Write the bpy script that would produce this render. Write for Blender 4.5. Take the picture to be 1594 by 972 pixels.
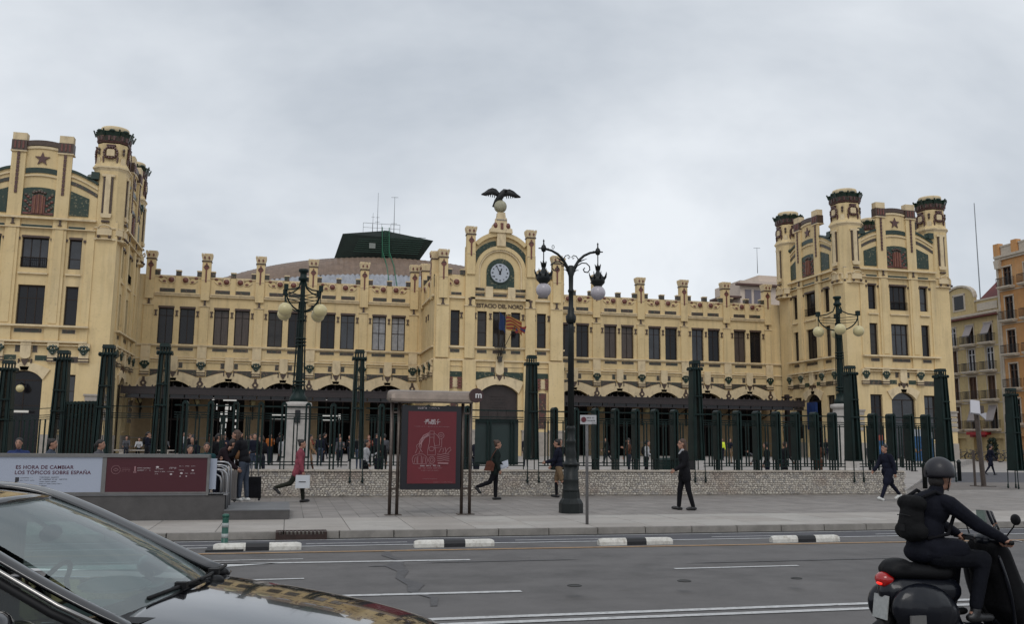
import bpy, math, random
import numpy as np
from mathutils import Matrix, Vector, noise
random.seed(7); rng = np.random.default_rng(7)
S = bpy.context.scene
for o in list(bpy.data.objects): bpy.data.objects.remove(o)
COL = S.collection
PI = math.pi

# ------------------------------------------------------------------ camera
yaw, pitch, roll = .2392, .1430, .0093
cd = bpy.data.cameras.new('camera'); cam = bpy.data.objects.new('camera', cd); COL.objects.link(cam)
_d = Vector((math.sin(yaw)*math.cos(pitch), math.cos(yaw)*math.cos(pitch), math.sin(pitch)))
_r = Vector((math.cos(yaw), -math.sin(yaw), 0)); _u = _r.cross(_d)
_r2 = _r*math.cos(roll) + _u*math.sin(roll); _u2 = _u*math.cos(roll) - _r*math.sin(roll)
M = Matrix.Identity(4)
for i in range(3): M[i][0] = _r2[i]; M[i][1] = _u2[i]; M[i][2] = -_d[i]
M[0][3], M[1][3], M[2][3] = 0, 0, 1.65
cam.matrix_world = M
cd.sensor_width = 36; cd.lens = 1408.4/1594*36; cd.clip_start = .1; cd.clip_end = 3000
S.camera = cam

# ------------------------------------------------------------------ sky and sun (overcast)
SUN_EL, SUN_AZ = math.radians(48), math.radians(200)
w = bpy.data.worlds.new('World'); S.world = w; w.use_nodes = True
nt = w.node_tree; nt.nodes.clear()
def N(nt, t, **k):
    n = nt.nodes.new(t)
    for a, b in k.items():
        if a.startswith('i_'): n.inputs[int(a[2:]) if a[2:].isdigit() else a[2:].replace('_', ' ')].default_value = b
        else: setattr(n, a, b)
    return n
L = nt.links.new
out = N(nt, 'ShaderNodeOutputWorld'); bg = N(nt, 'ShaderNodeBackground'); bg.inputs[1].default_value = .1
sky = N(nt, 'ShaderNodeTexSky'); sky.sky_type = 'NISHITA'; sky.sun_disc = False
sky.sun_elevation = SUN_EL; sky.sun_rotation = SUN_AZ; sky.dust_density = 3; sky.air_density = 1
tc = N(nt, 'ShaderNodeTexCoord'); sep = N(nt, 'ShaderNodeSeparateXYZ'); L(tc.outputs['Generated'], sep.inputs[0])
# the cloud deck: the view direction is carried up to a flat layer, so clouds shrink towards the horizon
ad = N(nt, 'ShaderNodeMath', operation='ADD', i_1=.62); L(sep.outputs[2], ad.inputs[0])
mx = N(nt, 'ShaderNodeMath', operation='MAXIMUM', i_1=.2); L(ad.outputs[0], mx.inputs[0])
dx = N(nt, 'ShaderNodeMath', operation='DIVIDE'); L(sep.outputs[0], dx.inputs[0]); L(mx.outputs[0], dx.inputs[1])
dy = N(nt, 'ShaderNodeMath', operation='DIVIDE'); L(sep.outputs[1], dy.inputs[0]); L(mx.outputs[0], dy.inputs[1])
cb = N(nt, 'ShaderNodeCombineXYZ'); L(dx.outputs[0], cb.inputs[0]); L(dy.outputs[0], cb.inputs[1])
mp = N(nt, 'ShaderNodeMapping'); mp.inputs['Location'].default_value = (5.5, 8.1, .4); mp.inputs['Scale'].default_value = (.8, 1.25, 1)
mp.inputs['Rotation'].default_value = (0, 0, .25)
L(cb.outputs[0], mp.inputs[0])
n1 = N(nt, 'ShaderNodeTexNoise'); n1.inputs['Scale'].default_value = 1.7; n1.inputs['Detail'].default_value = 6; n1.inputs['Roughness'].default_value = .56; n1.inputs['Distortion'].default_value = .25
L(mp.outputs[0], n1.inputs[0])
cr = N(nt, 'ShaderNodeValToRGB'); L(n1.outputs[0], cr.inputs[0])
e = cr.color_ramp.elements
e[0].position = .33; e[0].color = (5.15, 5.65, 6.3, 1); e[1].position = .64; e[1].color = (8.75, 9.15, 9.6, 1)
mix = N(nt, 'ShaderNodeMixRGB'); mix.inputs[0].default_value = .95
L(sky.outputs[0], mix.inputs[1]); L(cr.outputs[0], mix.inputs[2]); L(mix.outputs[0], bg.inputs[0]); L(bg.outputs[0], out.inputs[0])
sd = bpy.data.lights.new('sun', 'SUN'); sd.energy = .75; sd.angle = math.radians(25); sd.color = (1, .97, .93)
so = bpy.data.objects.new('sun', sd); COL.objects.link(so)
so.rotation_euler = (PI/2 - SUN_EL, 0, PI - SUN_AZ)
S.view_settings.view_transform = 'Standard'; S.view_settings.look = 'None'; S.view_settings.exposure = 0; S.view_settings.gamma = 1
S.render.engine = 'CYCLES'; S.cycles.max_bounces = 6

# ------------------------------------------------------------------ materials
MAT = {}
def mat(name, col=(.5,.5,.5), rough=.7, metal=0, var=.0, vscale=3., bump=0., bscale=30., emit=None, spec=.5, coat=0, extra=None, stretch=(1,1,1), alpha=1, trans=0):
    if name in MAT: return MAT[name]
    m = bpy.data.materials.new(name); m.use_nodes = True; MAT[name] = m
    nt = m.node_tree; b = nt.nodes['Principled BSDF']
    b.inputs['Base Color'].default_value = (*col, 1); b.inputs['Roughness'].default_value = rough; b.inputs['Metallic'].default_value = metal
    b.inputs['Specular IOR Level'].default_value = spec; b.inputs['Coat Weight'].default_value = coat; b.inputs['Alpha'].default_value = alpha
    b.inputs['Transmission Weight'].default_value = trans
    if emit: b.inputs['Emission Color'].default_value = (*emit[0], 1); b.inputs['Emission Strength'].default_value = emit[1]
    geo = N(nt, 'ShaderNodeNewGeometry'); mpn = N(nt, 'ShaderNodeMapping'); mpn.inputs['Scale'].default_value = stretch
    nt.links.new(geo.outputs['Position'], mpn.inputs[0])
    if var:
        n = N(nt, 'ShaderNodeTexNoise'); n.inputs['Scale'].default_value = vscale; n.inputs['Detail'].default_value = 6; n.inputs['Roughness'].default_value = .65
        nt.links.new(mpn.outputs[0], n.inputs[0])
        r = N(nt, 'ShaderNodeValToRGB'); r.color_ramp.elements[0].position = .3; r.color_ramp.elements[1].position = .7
        r.color_ramp.elements[0].color = (*[c*(1-var) for c in col], 1); r.color_ramp.elements[1].color = (*[min(1, c*(1+var*.6)) for c in col], 1)
        nt.links.new(n.outputs[0], r.inputs[0]); nt.links.new(r.outputs[0], b.inputs['Base Color'])
    if bump:
        n2 = N(nt, 'ShaderNodeTexNoise'); n2.inputs['Scale'].default_value = bscale; n2.inputs['Detail'].default_value = 4
        nt.links.new(mpn.outputs[0], n2.inputs[0])
        bp = N(nt, 'ShaderNodeBump'); bp.inputs['Strength'].default_value = bump; bp.inputs['Distance'].default_value = .02
        nt.links.new(n2.outputs[0], bp.inputs['Height']); nt.links.new(bp.outputs[0], b.inputs['Normal'])
    if extra: extra(nt, b, mpn)
    return m
def mixin(nt, b, fac, col):
    """mix a colour over the base colour by a factor socket"""
    mm = N(nt, 'ShaderNodeMixRGB'); mm.inputs[2].default_value = (*col, 1); nt.links.new(fac, mm.inputs[0])
    src = b.inputs['Base Color'].links
    if src: nt.links.new(src[0].from_socket, mm.inputs[1])
    else: mm.inputs[1].default_value = b.inputs['Base Color'].default_value
    nt.links.new(mm.outputs[0], b.inputs['Base Color'])
def noisefac(nt, mpn, scale, lo, hi, amt, stretch=None, detail=5):
    n = N(nt, 'ShaderNodeTexNoise'); n.inputs['Scale'].default_value = scale; n.inputs['Detail'].default_value = detail; n.inputs['Roughness'].default_value = .6
    if stretch:
        q = N(nt, 'ShaderNodeMapping'); q.inputs['Scale'].default_value = stretch; nt.links.new(mpn.outputs[0], q.inputs[0]); nt.links.new(q.outputs[0], n.inputs[0])
    else: nt.links.new(mpn.outputs[0], n.inputs[0])
    r = N(nt, 'ShaderNodeMapRange'); r.inputs[1].default_value = lo; r.inputs[2].default_value = hi; r.inputs[3].default_value = 0; r.inputs[4].default_value = amt
    nt.links.new(n.outputs[0], r.inputs[0]); return r.outputs[0]
def plaster_x(nt, b, mpn):
    mixin(nt, b, noisefac(nt, mpn, 1.0, .5, .78, .5, (2.2, 2.2, .16)), (.30, .235, .145))     # rain streaks
    mixin(nt, b, noisefac(nt, mpn, .35, .5, .72, .25), (.60, .50, .34))
    mixin(nt, b, noisefac(nt, mpn, 5, .58, .78, .5), (.27, .215, .145))
def mosaic(c1, c2, c3, sc=5.):
    def f(nt, b, mpn):
        v = N(nt, 'ShaderNodeTexVoronoi'); v.inputs['Scale'].default_value = sc; nt.links.new(mpn.outputs[0], v.inputs[0])
        r = N(nt, 'ShaderNodeValToRGB'); r.color_ramp.interpolation = 'CONSTANT'; e = r.color_ramp.elements
        e[0].color = (*c1, 1); e[1].position = .55; e[1].color = (*c2, 1); x = e.new(.92); x.color = (*c3, 1)
        s = N(nt, 'ShaderNodeSeparateColor'); nt.links.new(v.outputs['Color'], s.inputs[0]); nt.links.new(s.outputs[0], r.inputs[0]); nt.links.new(r.outputs[0], b.inputs['Base Color'])
    return f
PLASTER = mat('plaster_cream', (.70, .535, .285), .85, var=.10, vscale=.7, bump=.15, bscale=12, extra=plaster_x)
TRIM = mat('trim_cream', (.70, .56, .35), .8, var=.12, vscale=2, bump=.1, bscale=15, extra=lambda nt,b,m: mixin(nt, b, noisefac(nt, m, 2., .5, .75, .45, (1,1,.4)), (.22,.17,.115)))
BROWN = mat('brown_ceramic', (.075, .045, .032), .45, var=.35, vscale=6)
RED = mat('red_ceramic', (.16, .052, .038), .4, var=.3, vscale=6)
GREEN = mat('green_ceramic', (.013, .034, .022), .35, var=.5, vscale=5)
MOSG = mat('green_mosaic', (.03,.07,.04), .4, extra=mosaic((.012,.034,.022),(.028,.042,.024),(.13,.125,.075), 9))
MOSR = mat('red_mosaic', (.2,.06,.04), .4, extra=mosaic((.10,.035,.028),(.05,.035,.026),(.18,.12,.06), 8))
MOSB = mat('brown_mosaic', (.1,.07,.05), .4, extra=mosaic((.06,.04,.03),(.035,.045,.03),(.15,.10,.06), 9))
STONE = mat('stone_base', (.36,.32,.28), .8, var=.2, vscale=2, bump=.3)
FRAMEW = mat('window_frame_brown', (.028,.018,.014), .5, var=.3, spec=.3)
GLASS2 = mat('glass_with_blind', (.030,.026,.024), .15, spec=.4, var=.5, vscale=.5, stretch=(1,1,3)); GLASS3 = mat('reflecting_glass', (.022,.024,.030), .08, spec=.7, var=.7, vscale=.9)
GLASS = mat('dark_glass', (.010,.010,.013), .12, spec=.35, var=.3, vscale=.6)
CURTAIN = mat('pale_curtain', (.30,.30,.31), .6, var=.3, vscale=4)
DIMCURT = mat('brown_blind', (.075,.055,.045), .35, var=.4, vscale=2, stretch=(6,6,.5))
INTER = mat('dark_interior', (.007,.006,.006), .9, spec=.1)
IRON = mat('green_iron_paint', (.005,.017,.015), .5, var=.45, vscale=2.5, bump=.1, bscale=40, spec=.25)
IRONB = mat('black_green_iron', (.010,.013,.013), .45, var=.3, vscale=8, bump=.15, bscale=60, spec=.3)
GLOBE = mat('cream_globe', (.58,.50,.27), .3, var=.06)
GLOBEW = mat('frosted_globe', (.42,.39,.42), .2, var=.15, vscale=4)

# ------------------------------------------------------------------ mesh builder
class MB:
    def __init__(s, F=None): s.v = []; s.f = []; s.m = []; s.s = []; s.F = F
    def add(s, vs, fs, m=0, smooth=False):
        b = len(s.v); F = s.F
        s.v += [tuple(F @ Vector(p)) for p in vs] if F is not None else [tuple(p) for p in vs]
        for f in fs: s.f.append([b+i for i in f]); s.m.append(m); s.s.append(smooth)
        return s
    def box(s, x0, x1, y0, y1, z0, z1, m=0, tx=0, ty=0):
        if x0 > x1: x0, x1 = x1, x0
        if y0 > y1: y0, y1 = y1, y0
        vs = [(x0,y0,z0),(x1,y0,z0),(x1,y1,z0),(x0,y1,z0),(x0+tx,y0+ty,z1),(x1-tx,y0+ty,z1),(x1-tx,y1-ty,z1),(x0+tx,y1-ty,z1)]
        return s.add(vs, [(0,3,2,1),(4,5,6,7),(0,1,5,4),(1,2,6,5),(2,3,7,6),(3,0,4,7)], m)
    def prism(s, poly, y0, y1, m=0):            # poly in (x, z), extruded along y (y0 = front)
        n = len(poly)
        vs = [(x, y0, z) for x, z in poly] + [(x, y1, z) for x, z in poly]
        return s.add(vs, [tuple(range(n)), tuple(range(2*n-1, n-1, -1))] + [(i, i+n, (i+1) % n + n, (i+1) % n) for i in range(n)], m)
    def vprism(s, poly, z0, z1, m=0, top=None):  # poly in (x, y), extruded along z
        n = len(poly); top = top or poly
        vs = [(x, y, z0) for x, y in poly] + [(x, y, z1) for x, y in top]
        return s.add(vs, [tuple(range(n-1, -1, -1)), tuple(range(n, 2*n))] + [(i, (i+1) % n, (i+1) % n + n, i+n) for i in range(n)], m)
    def lathe(s, prof, cx=0, cy=0, n=16, m=0, smooth=True, rot=0., sx=1, sy=1, flute=0.):
        vs = []; k = len(prof)
        for r, z in prof:
            for i in range(n):
                a = rot + 2*PI*i/n; rr = r*(1 - (flute if i % 2 else 0)); vs.append((cx+rr*sx*math.cos(a), cy+rr*sy*math.sin(a), z))
        fs = [(j*n+i, j*n+(i+1) % n, (j+1)*n+(i+1) % n, (j+1)*n+i) for j in range(k-1) for i in range(n)]
        if prof[0][0] > 1e-6: fs.append(tuple(range(n-1, -1, -1)))
        if prof[-1][0] > 1e-6: fs.append(tuple(range((k-1)*n, k*n)))
        return s.add(vs, fs, m, smooth)
    def tube(s, pts, r, n=8, m=0, smooth=True, cap=True):
        pts = [Vector(p) for p in pts]; k = len(pts); rs = r if isinstance(r, (list, tuple)) else [r]*k
        vs = []; up0 = None
        for j, p in enumerate(pts):
            t = (pts[min(j+1, k-1)] - pts[max(j-1, 0)]).normalized()
            if up0 is None:
                up0 = Vector((0,0,1)) if abs(t.z) < .9 else Vector((1,0,0))
            a = t.cross(up0).normalized(); b = a.cross(t).normalized(); up0 = b
            for i in range(n):
                q = 2*PI*i/n + PI/4; vs.append(p + a*(math.cos(q)*rs[j]) + b*(math.sin(q)*rs[j]))
        fs = [(j*n+i, j*n+(i+1) % n, (j+1)*n+(i+1) % n, (j+1)*n+i) for j in range(k-1) for i in range(n)]
        if cap: fs += [tuple(range(n-1, -1, -1)), tuple(range((k-1)*n, k*n))]
        return s.add(vs, fs, m, smooth)
    def bar(s, p, q, r, m=0, n=4): return s.tube([p, q], r, n, m, False)
    def ball(s, c, r, n=12, k=8, m=0, smooth=True):
        rx, ry, rz = r if isinstance(r, (tuple, list)) else (r, r, r)
        vs = [(c[0], c[1], c[2]-rz)]
        for j in range(1, k):
            t = -PI/2 + PI*j/k
            for i in range(n):
                a = 2*PI*i/n; vs.append((c[0]+rx*math.cos(t)*math.cos(a), c[1]+ry*math.cos(t)*math.sin(a), c[2]+rz*math.sin(t)))
        vs.append((c[0], c[1], c[2]+rz)); last = len(vs)-1
        fs = [(0, 1+(i+1) % n, 1+i) for i in range(n)]
        fs += [(1+(j*n)+i, 1+j*n+(i+1) % n, 1+(j+1)*n+(i+1) % n, 1+(j+1)*n+i) for j in range(k-2) for i in range(n)]
        fs += [(last, 1+(k-2)*n+i, 1+(k-2)*n+(i+1) % n) for i in range(n)]
        return s.add(vs, fs, m, smooth)
    def disc(s, c, r, y0, y1, n=20, m=0, rz=None):   # disc facing -y
        rz = rz or r
        return s.prism([(c[0]+r*math.cos(2*PI*i/n), c[1]+rz*math.sin(2*PI*i/n)) for i in range(n)], y0, y1, m)
    def mesh(s, name, mats, origin=(0,0,0)):
        me = bpy.data.meshes.new(name); ox, oy, oz = origin
        me.from_pydata([(x-ox, y-oy, z-oz) for x, y, z in s.v], [], s.f)
        for mt in (mats if isinstance(mats, (list, tuple)) else [mats]): me.materials.append(mt)
        me.polygons.foreach_set('material_index', s.m); me.polygons.foreach_set('use_smooth', s.s); me.update(); return me
    def build(s, name, mats, parent=None, origin=None):
        if origin is None:
            if parent is not None: origin = WO[parent.name]
            else:
                a = np.array(s.v); origin = (float(a[:,0].mean()), float(a[:,1].mean()), float(a[:,2].min()))
        return put(s.mesh(name, mats, origin), name, parent, origin)
WO = {}
def put(me, name, parent=None, loc=(0,0,0), rz=0):
    o = bpy.data.objects.new(name, me); COL.objects.link(o)
    if parent is not None:
        p = WO[parent.name]; o.parent = parent; o.location = (loc[0]-p[0], loc[1]-p[1], loc[2]-p[2])
    else: o.location = loc
    o.rotation_euler = (0, 0, rz); WO[o.name] = tuple(loc); return o
def thing(name, label, cat, loc=(0,0,0), group=None):
    o = bpy.data.objects.new(name, None); COL.objects.link(o); o.location = loc; WO[o.name] = tuple(loc); o.empty_display_size = .2
    return tag(o, label, cat, group)
def tag(o, label=None, cat=None, group=None, kind=None):
    if label: o['label'] = label
    if cat: o['category'] = cat
    if group: o['group'] = group
    if kind: o['kind'] = kind
    return o
def struct(o): o['kind'] = 'structure'; return o
def dup(root, loc, rz=None, label=None, parent=None):
    r = root.copy(); COL.objects.link(r); WO[r.name] = tuple(loc)
    if parent is None: r.location = loc
    if rz is not None: r.rotation_euler = (0,0,rz)
    if label: r['label'] = label
    for ch in root.children:
        c = ch.copy(); COL.objects.link(c); c.parent = r
        for g in ch.children:
            d = g.copy(); COL.objects.link(d); d.parent = c
    return r
def text_mesh(txt, size, depth=.01, bold=0., align='CENTER', spacing=1.):
    c = bpy.data.curves.new('t', 'FONT'); c.body = txt; c.size = size; c.extrude = depth; c.offset = bold; c.align_x = align; c.space_character = spacing
    o = bpy.data.objects.new('t', c); COL.objects.link(o)
    dg = bpy.context.evaluated_depsgraph_get(); me = bpy.data.meshes.new_from_object(o.evaluated_get(dg))
    bpy.data.objects.remove(o); bpy.data.curves.remove(c)
    me.transform(Matrix.Rotation(PI/2, 4, 'X')); return me          # now stands in x/z, faces -y
def text(txt, size, loc, m, parent=None, name='lettering', **k):
    me = text_mesh(txt, size, **k); me.materials.clear(); me.materials.append(m); return put(me, name, parent, loc)
def arc(a, b, s, p, n=10):
    """points of a circular arc from (a, s) to (b, s) rising to p"""
    c = (a+b)/2; h = (b-a)/2; r = p-s; R = (h*h+r*r)/(2*r); t = math.asin(min(1, h/R)); t = PI-t if r > h else t
    return [(c+R*math.sin(q), p-R+R*math.cos(q)) for q in np.linspace(-t, t, n+1)]
def wall(mb, u0, u1, z0, z1, holes, m=0, y=0, depth=.45, rm=None):
    """wall sheet in x/z at y, with real openings and reveals; a hole is (a, b, c, d) or (a, b, c, spring, apex)"""
    us = sorted({u0, u1, *[h[0] for h in holes], *[h[1] for h in holes]}); zs = sorted({z0, z1, *[h[2] for h in holes], *[h[-1] for h in holes]})
    rm = m if rm is None else rm
    for i in range(len(us)-1):
        for j in range(len(zs)-1):
            cu, cz = (us[i]+us[i+1])/2, (zs[j]+zs[j+1])/2
            if any(h[0] < cu < h[1] and h[2] < cz < h[-1] for h in holes): continue
            mb.add([(us[i],y,zs[j]),(us[i+1],y,zs[j]),(us[i+1],y,zs[j+1]),(us[i],y,zs[j+1])], [(0,1,2,3)], m)
    for h in holes:
        a, b, c = h[:3]; d = h[3]
        mb.add([(a,y,c),(a,y+depth,c),(a,y+depth,d),(a,y,d)], [(0,1,2,3)], rm); mb.add([(b,y,c),(b,y+depth,c),(b,y+depth,d),(b,y,d)], [(3,2,1,0)], rm)
        mb.add([(a,y,c),(b,y,c),(b,y+depth,c),(a,y+depth,c)], [(0,1,2,3)], rm)
        if len(h) == 4: mb.add([(a,y,d),(b,y,d),(b,y+depth,d),(a,y+depth,d)], [(3,2,1,0)], rm)
        else:
            P = arc(a, b, d, h[4])
            for (xa, za), (xb, zb) in zip(P[:-1], P[1:]):
                mb.add([(xa,y,za),(xb,y,zb),(xb,y,h[4]),(xa,y,h[4])], [(0,1,2,3)], m)
                mb.add([(xa,y,za),(xb,y,zb),(xb,y+depth,zb),(xa,y+depth,za)], [(3,2,1,0)], rm)
def octo(cx, cy, a):
    c = a*.44; p = [(a,-a+c),(a,a-c),(a-c,a),(-a+c,a),(-a,a-c),(-a,-a+c),(-a+c,-a),(a-c,-a)]; return [(cx+x, cy+y) for x, y in p]
def octo_old(cx, cy, a, rot=PI/8): R = a/math.cos(PI/8); return [(cx+R*math.cos(rot+i*PI/4), cy+R*math.sin(rot+i*PI/4)) for i in range(8)]
# ================================================================== the station
ZB = .38
ST = thing('station_building', 'long cream railway station with crenellated towers and a central clock gable', 'railway station', (18.8, 86, ZB))
PM = {}
def fr(ox, oy, rz=0): return Matrix.Translation((ox, oy, 0)) @ Matrix.Rotation(rz, 4, 'Z')
def inst(key, mk, name, F, u, z, y=0, parent=None):
    """one of many alike pieces: shared mesh, its own object"""
    if key not in PM:
        mb = MB(); mats = mk(mb); PM[key] = mb.mesh(name, mats)
    p = F @ Vector((u, y, z)); rz = F.to_euler().z
    return put(PM[key], name, parent or ST, tuple(p), rz)
def window(F, u0, u1, z0, z1, cols=2, rows=(.3,), y=.28, glass=None, arch=0):
    w, h = u1-u0, z1-z0; g = glass or GLASS
    if g is GLASS: g = random.choice((GLASS, GLASS, GLASS, GLASS2, GLASS3))
    key = ('win', round(w, 2), round(h, 2), cols, rows, arch)
    def mk(mb):
        t = .09
        if arch: P = arc(0, w, h-arch, h); poly = [(0,0)] + [(w, 0)] + P[::-1]
        mb.box(0, t, -.05, .05, 0, h-arch); mb.box(w-t, w, -.05, .05, 0, h-arch); mb.box(t, w-t, -.05, .05, 0, t)
        if not arch: mb.box(t, w-t, -.05, .05, h-t*1.6, h)
        else:
            for (xa, za), (xb, zb) in zip(P[:-1], P[1:]): mb.prism([(xa, za-t), (xb, zb-t), (xb, zb), (xa, za)], -.05, .05)
            mb.box(t, w-t, -.045, .045, h-arch-t, h-arch)
        for i in range(1, cols): x = w*i/cols; mb.box(x-.035, x+.035, -.04, .04, t, h-t-arch)
        for r in rows: mb.box(t, w-t, -.03, .03, (h-arch)*(1-r)-.03, (h-arch)*(1-r)+.03)
        return [FRAMEW]
    o = inst(key, mk, 'window', F, u0, z0, y)
    gk = ('pane', round(w, 2), round(h, 2), g.name, arch)
    if gk not in PM:
        mb = MB(); poly = [(.02,.02),(w-.02,.02)] + (arc(.02, w-.02, h-arch, h-.02)[::-1] if arch else [(w-.02,h-.02),(.02,h-.02)]); mb.prism(poly, .0, .02); PM[gk] = mb.mesh('pane', [g])
    q = put(PM[gk], 'pane', o, WO[o.name]); q.location = (0,0,0)
    return o
def tilep(F, u0, u1, z0, z1, m, y=-.05, name='tile_panel'):
    w, h = round(u1-u0, 3), round(z1-z0, 3)
    return inst(('tp', w, h, m.name), lambda mb: (mb.box(0, w, 0, .06, 0, h), mb.box(-.05, w+.05, .03, .08, -.05, h+.05, 1), [m, TRIM])[2], name, F, u0, z0, y)
def mk_pinnacle(mb):
    mb.box(-.40, .40, -.22, .5, -2.0, 1.75, 0)                          # shaft
    mb.box(-.46, .46, -.28, .55, 1.75, 1.86, 1)                         # dark neck moulding
    mb.add([(-.40,-.24,1.86),(.40,-.24,1.86),(.40,.5,1.86),(-.40,.5,1.86),(-.52,-.34,2.38),(.52,-.34,2.38),(.52,.58,2.38),(-.52,.58,2.38)], [(0,3,2,1),(4,5,6,7),(0,1,5,4),(1,2,6,5),(2,3,7,6),(3,0,4,7)], 2)
    for x in (-.42, -.14, .14, .42): mb.box(x-.09, x+.09, -.36, -.2, 2.38, 2.55, 2); mb.box(x-.09, x+.09, .44, .58, 2.38, 2.55, 2)
    for y in (0, .25): mb.box(-.52, -.36, y-.08, y+.08, 2.38, 2.55, 2); mb.box(.36, .52, y-.08, y+.08, 2.38, 2.55, 2)
    mb.box(-.3, .3, -.1, .4, 2.38, 2.6, 2)
    for x in (-.2, .2): mb.disc((x, 2.14), .085, -.36, -.2, 8, 3, .14)
    mb.box(-.07, .07, -.27, -.2, -.25, 1.62, 3)                          # red cross strip
    mb.prism([(-.28,1.2),(0,.85),(.28,1.2),(.1,1.45),(-.1,1.45)], -.26, -.2, 3); mb.box(-.2, .2, -.28, -.2, 1.3, 1.38, 1)
    mb.box(-.42, .42, -.26, -.2, -.06, 0, 4)
    return [PLASTER, BROWN, TRIM, RED, TRIM]
def pinnacle(F, u, z, y=0): return inst('pin', mk_pinnacle, 'pinnacle', F, u, z, y)
def mk_ibeam(mb, s=1.): mb.box(-.09*s, .09*s, -.09, 0, -.3*s, .3*s); mb.box(-.18*s, .18*s, -.1, 0, .22*s, .36*s); mb.box(-.18*s, .18*s, -.1, 0, -.36*s, -.26*s); return [BROWN]
def ibeam(F, u, z, s=1., y=0): return inst(('ib', s), lambda mb: mk_ibeam(mb, s), 'ceramic_ornament', F, u, z, y)
def mk_bracket(mb):
    mb.box(-.41, .41, -.28, 0, 1.0, 1.54, 0); mb.box(-.36, .36, -.2, 0, 0, .95, 0); mb.box(-.41, .41, -.24, 0, .05, .15, 1); mb.box(-.41, .41, -.24, 0, .28, .36, 1)
    for x, z, r in ((-.3,1.08,.17),(.3,1.08,.17),(0,.95,.2),(0,1.25,.15),(-.2,1.25,.12),(.2,1.25,.12),(0,.72,.12)): mb.ball((x, -.25, z), (r, .13, r), 6, 4, 2, False)
    mb.prism([(-.38,1.02),(.38,1.02),(.1,.6),(-.1,.6)], -.3, -.15, 2)
    return [TRIM, BROWN, GREEN]
def bracket(F, u, z=7.53, y=0): return inst('brk', mk_bracket, 'bracket', F, u, z, y)
def mk_key(mb):
    mb.prism([(-.38,1.5),(-.38,.35)] + [(.38*math.cos(t), .35-.3*math.sin(t)) for t in np.linspace(PI, 0, 9)][1:-1] + [(.38,.35),(.38,1.5)], -.26, 0, 0)
    mb.prism([(-.3,.02),(.3,.02),(.14,-.3),(0,-.5),(-.14,-.3)], -.2, 0, 1); mb.prism([(-.34,-.55),(.34,-.55),(.26,-.85),(-.26,-.85)], -.14, 0, 0)
    mb.box(-.5, -.4, -.18, 0, -.3, .05, 1); mb.box(.4, .5, -.18, 0, -.3, .05, 1)
    return [TRIM, BROWN]
def keystone(F, u, z=7.9, y=0): return inst('key', mk_key, 'keystone', F, u, z, y)
def mk_merlon(mb, w): mb.box(-w/2, w/2, -.12, .4, 0, .45, 1); mb.box(-w/2-.03, w/2+.03, -.15, .43, .45, .56, 0); return [TRIM, MOSB]
def merlon(F, u, z, w=.46, y=0): return inst(('mer', w), lambda mb: mk_merlon(mb, w), 'merlon', F, u, z, y)
def mk_round(mb, sg):
    mb.lathe([(.36,0),(.36,.06),(.3,.1)], n=14, m=0, smooth=False); mb.lathe([(.28,.05),(.26,.16),(.14,.22),(0,.24)], n=14, m=1)
    mb.v = [(x, -z, y) for x, y, z in mb.v]
    mb.tube([(sg*a, -.05, b) for a, b in ((.35,.1),(.55,.32),(.85,.36),(1.02,.22))], .05, 6, 0); mb.ball((sg*.62,-.05,-.18), (.17,.08,.13), 6, 4, 1, False); mb.ball((sg*.95,-.05,.24), (.18,.08,.12), 6, 4, 1, False); mb.tube([(sg*.4,-.05,-.3),(sg*.8,-.06,-.26),(sg*1.1,-.05,0)], .045, 6, 0)
    return [TRIM, RED]
def roundel(F, u, z, sg=1): return inst(('rou', sg), lambda mb: mk_round(mb, sg), 'roundel', F, u, z)

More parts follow.
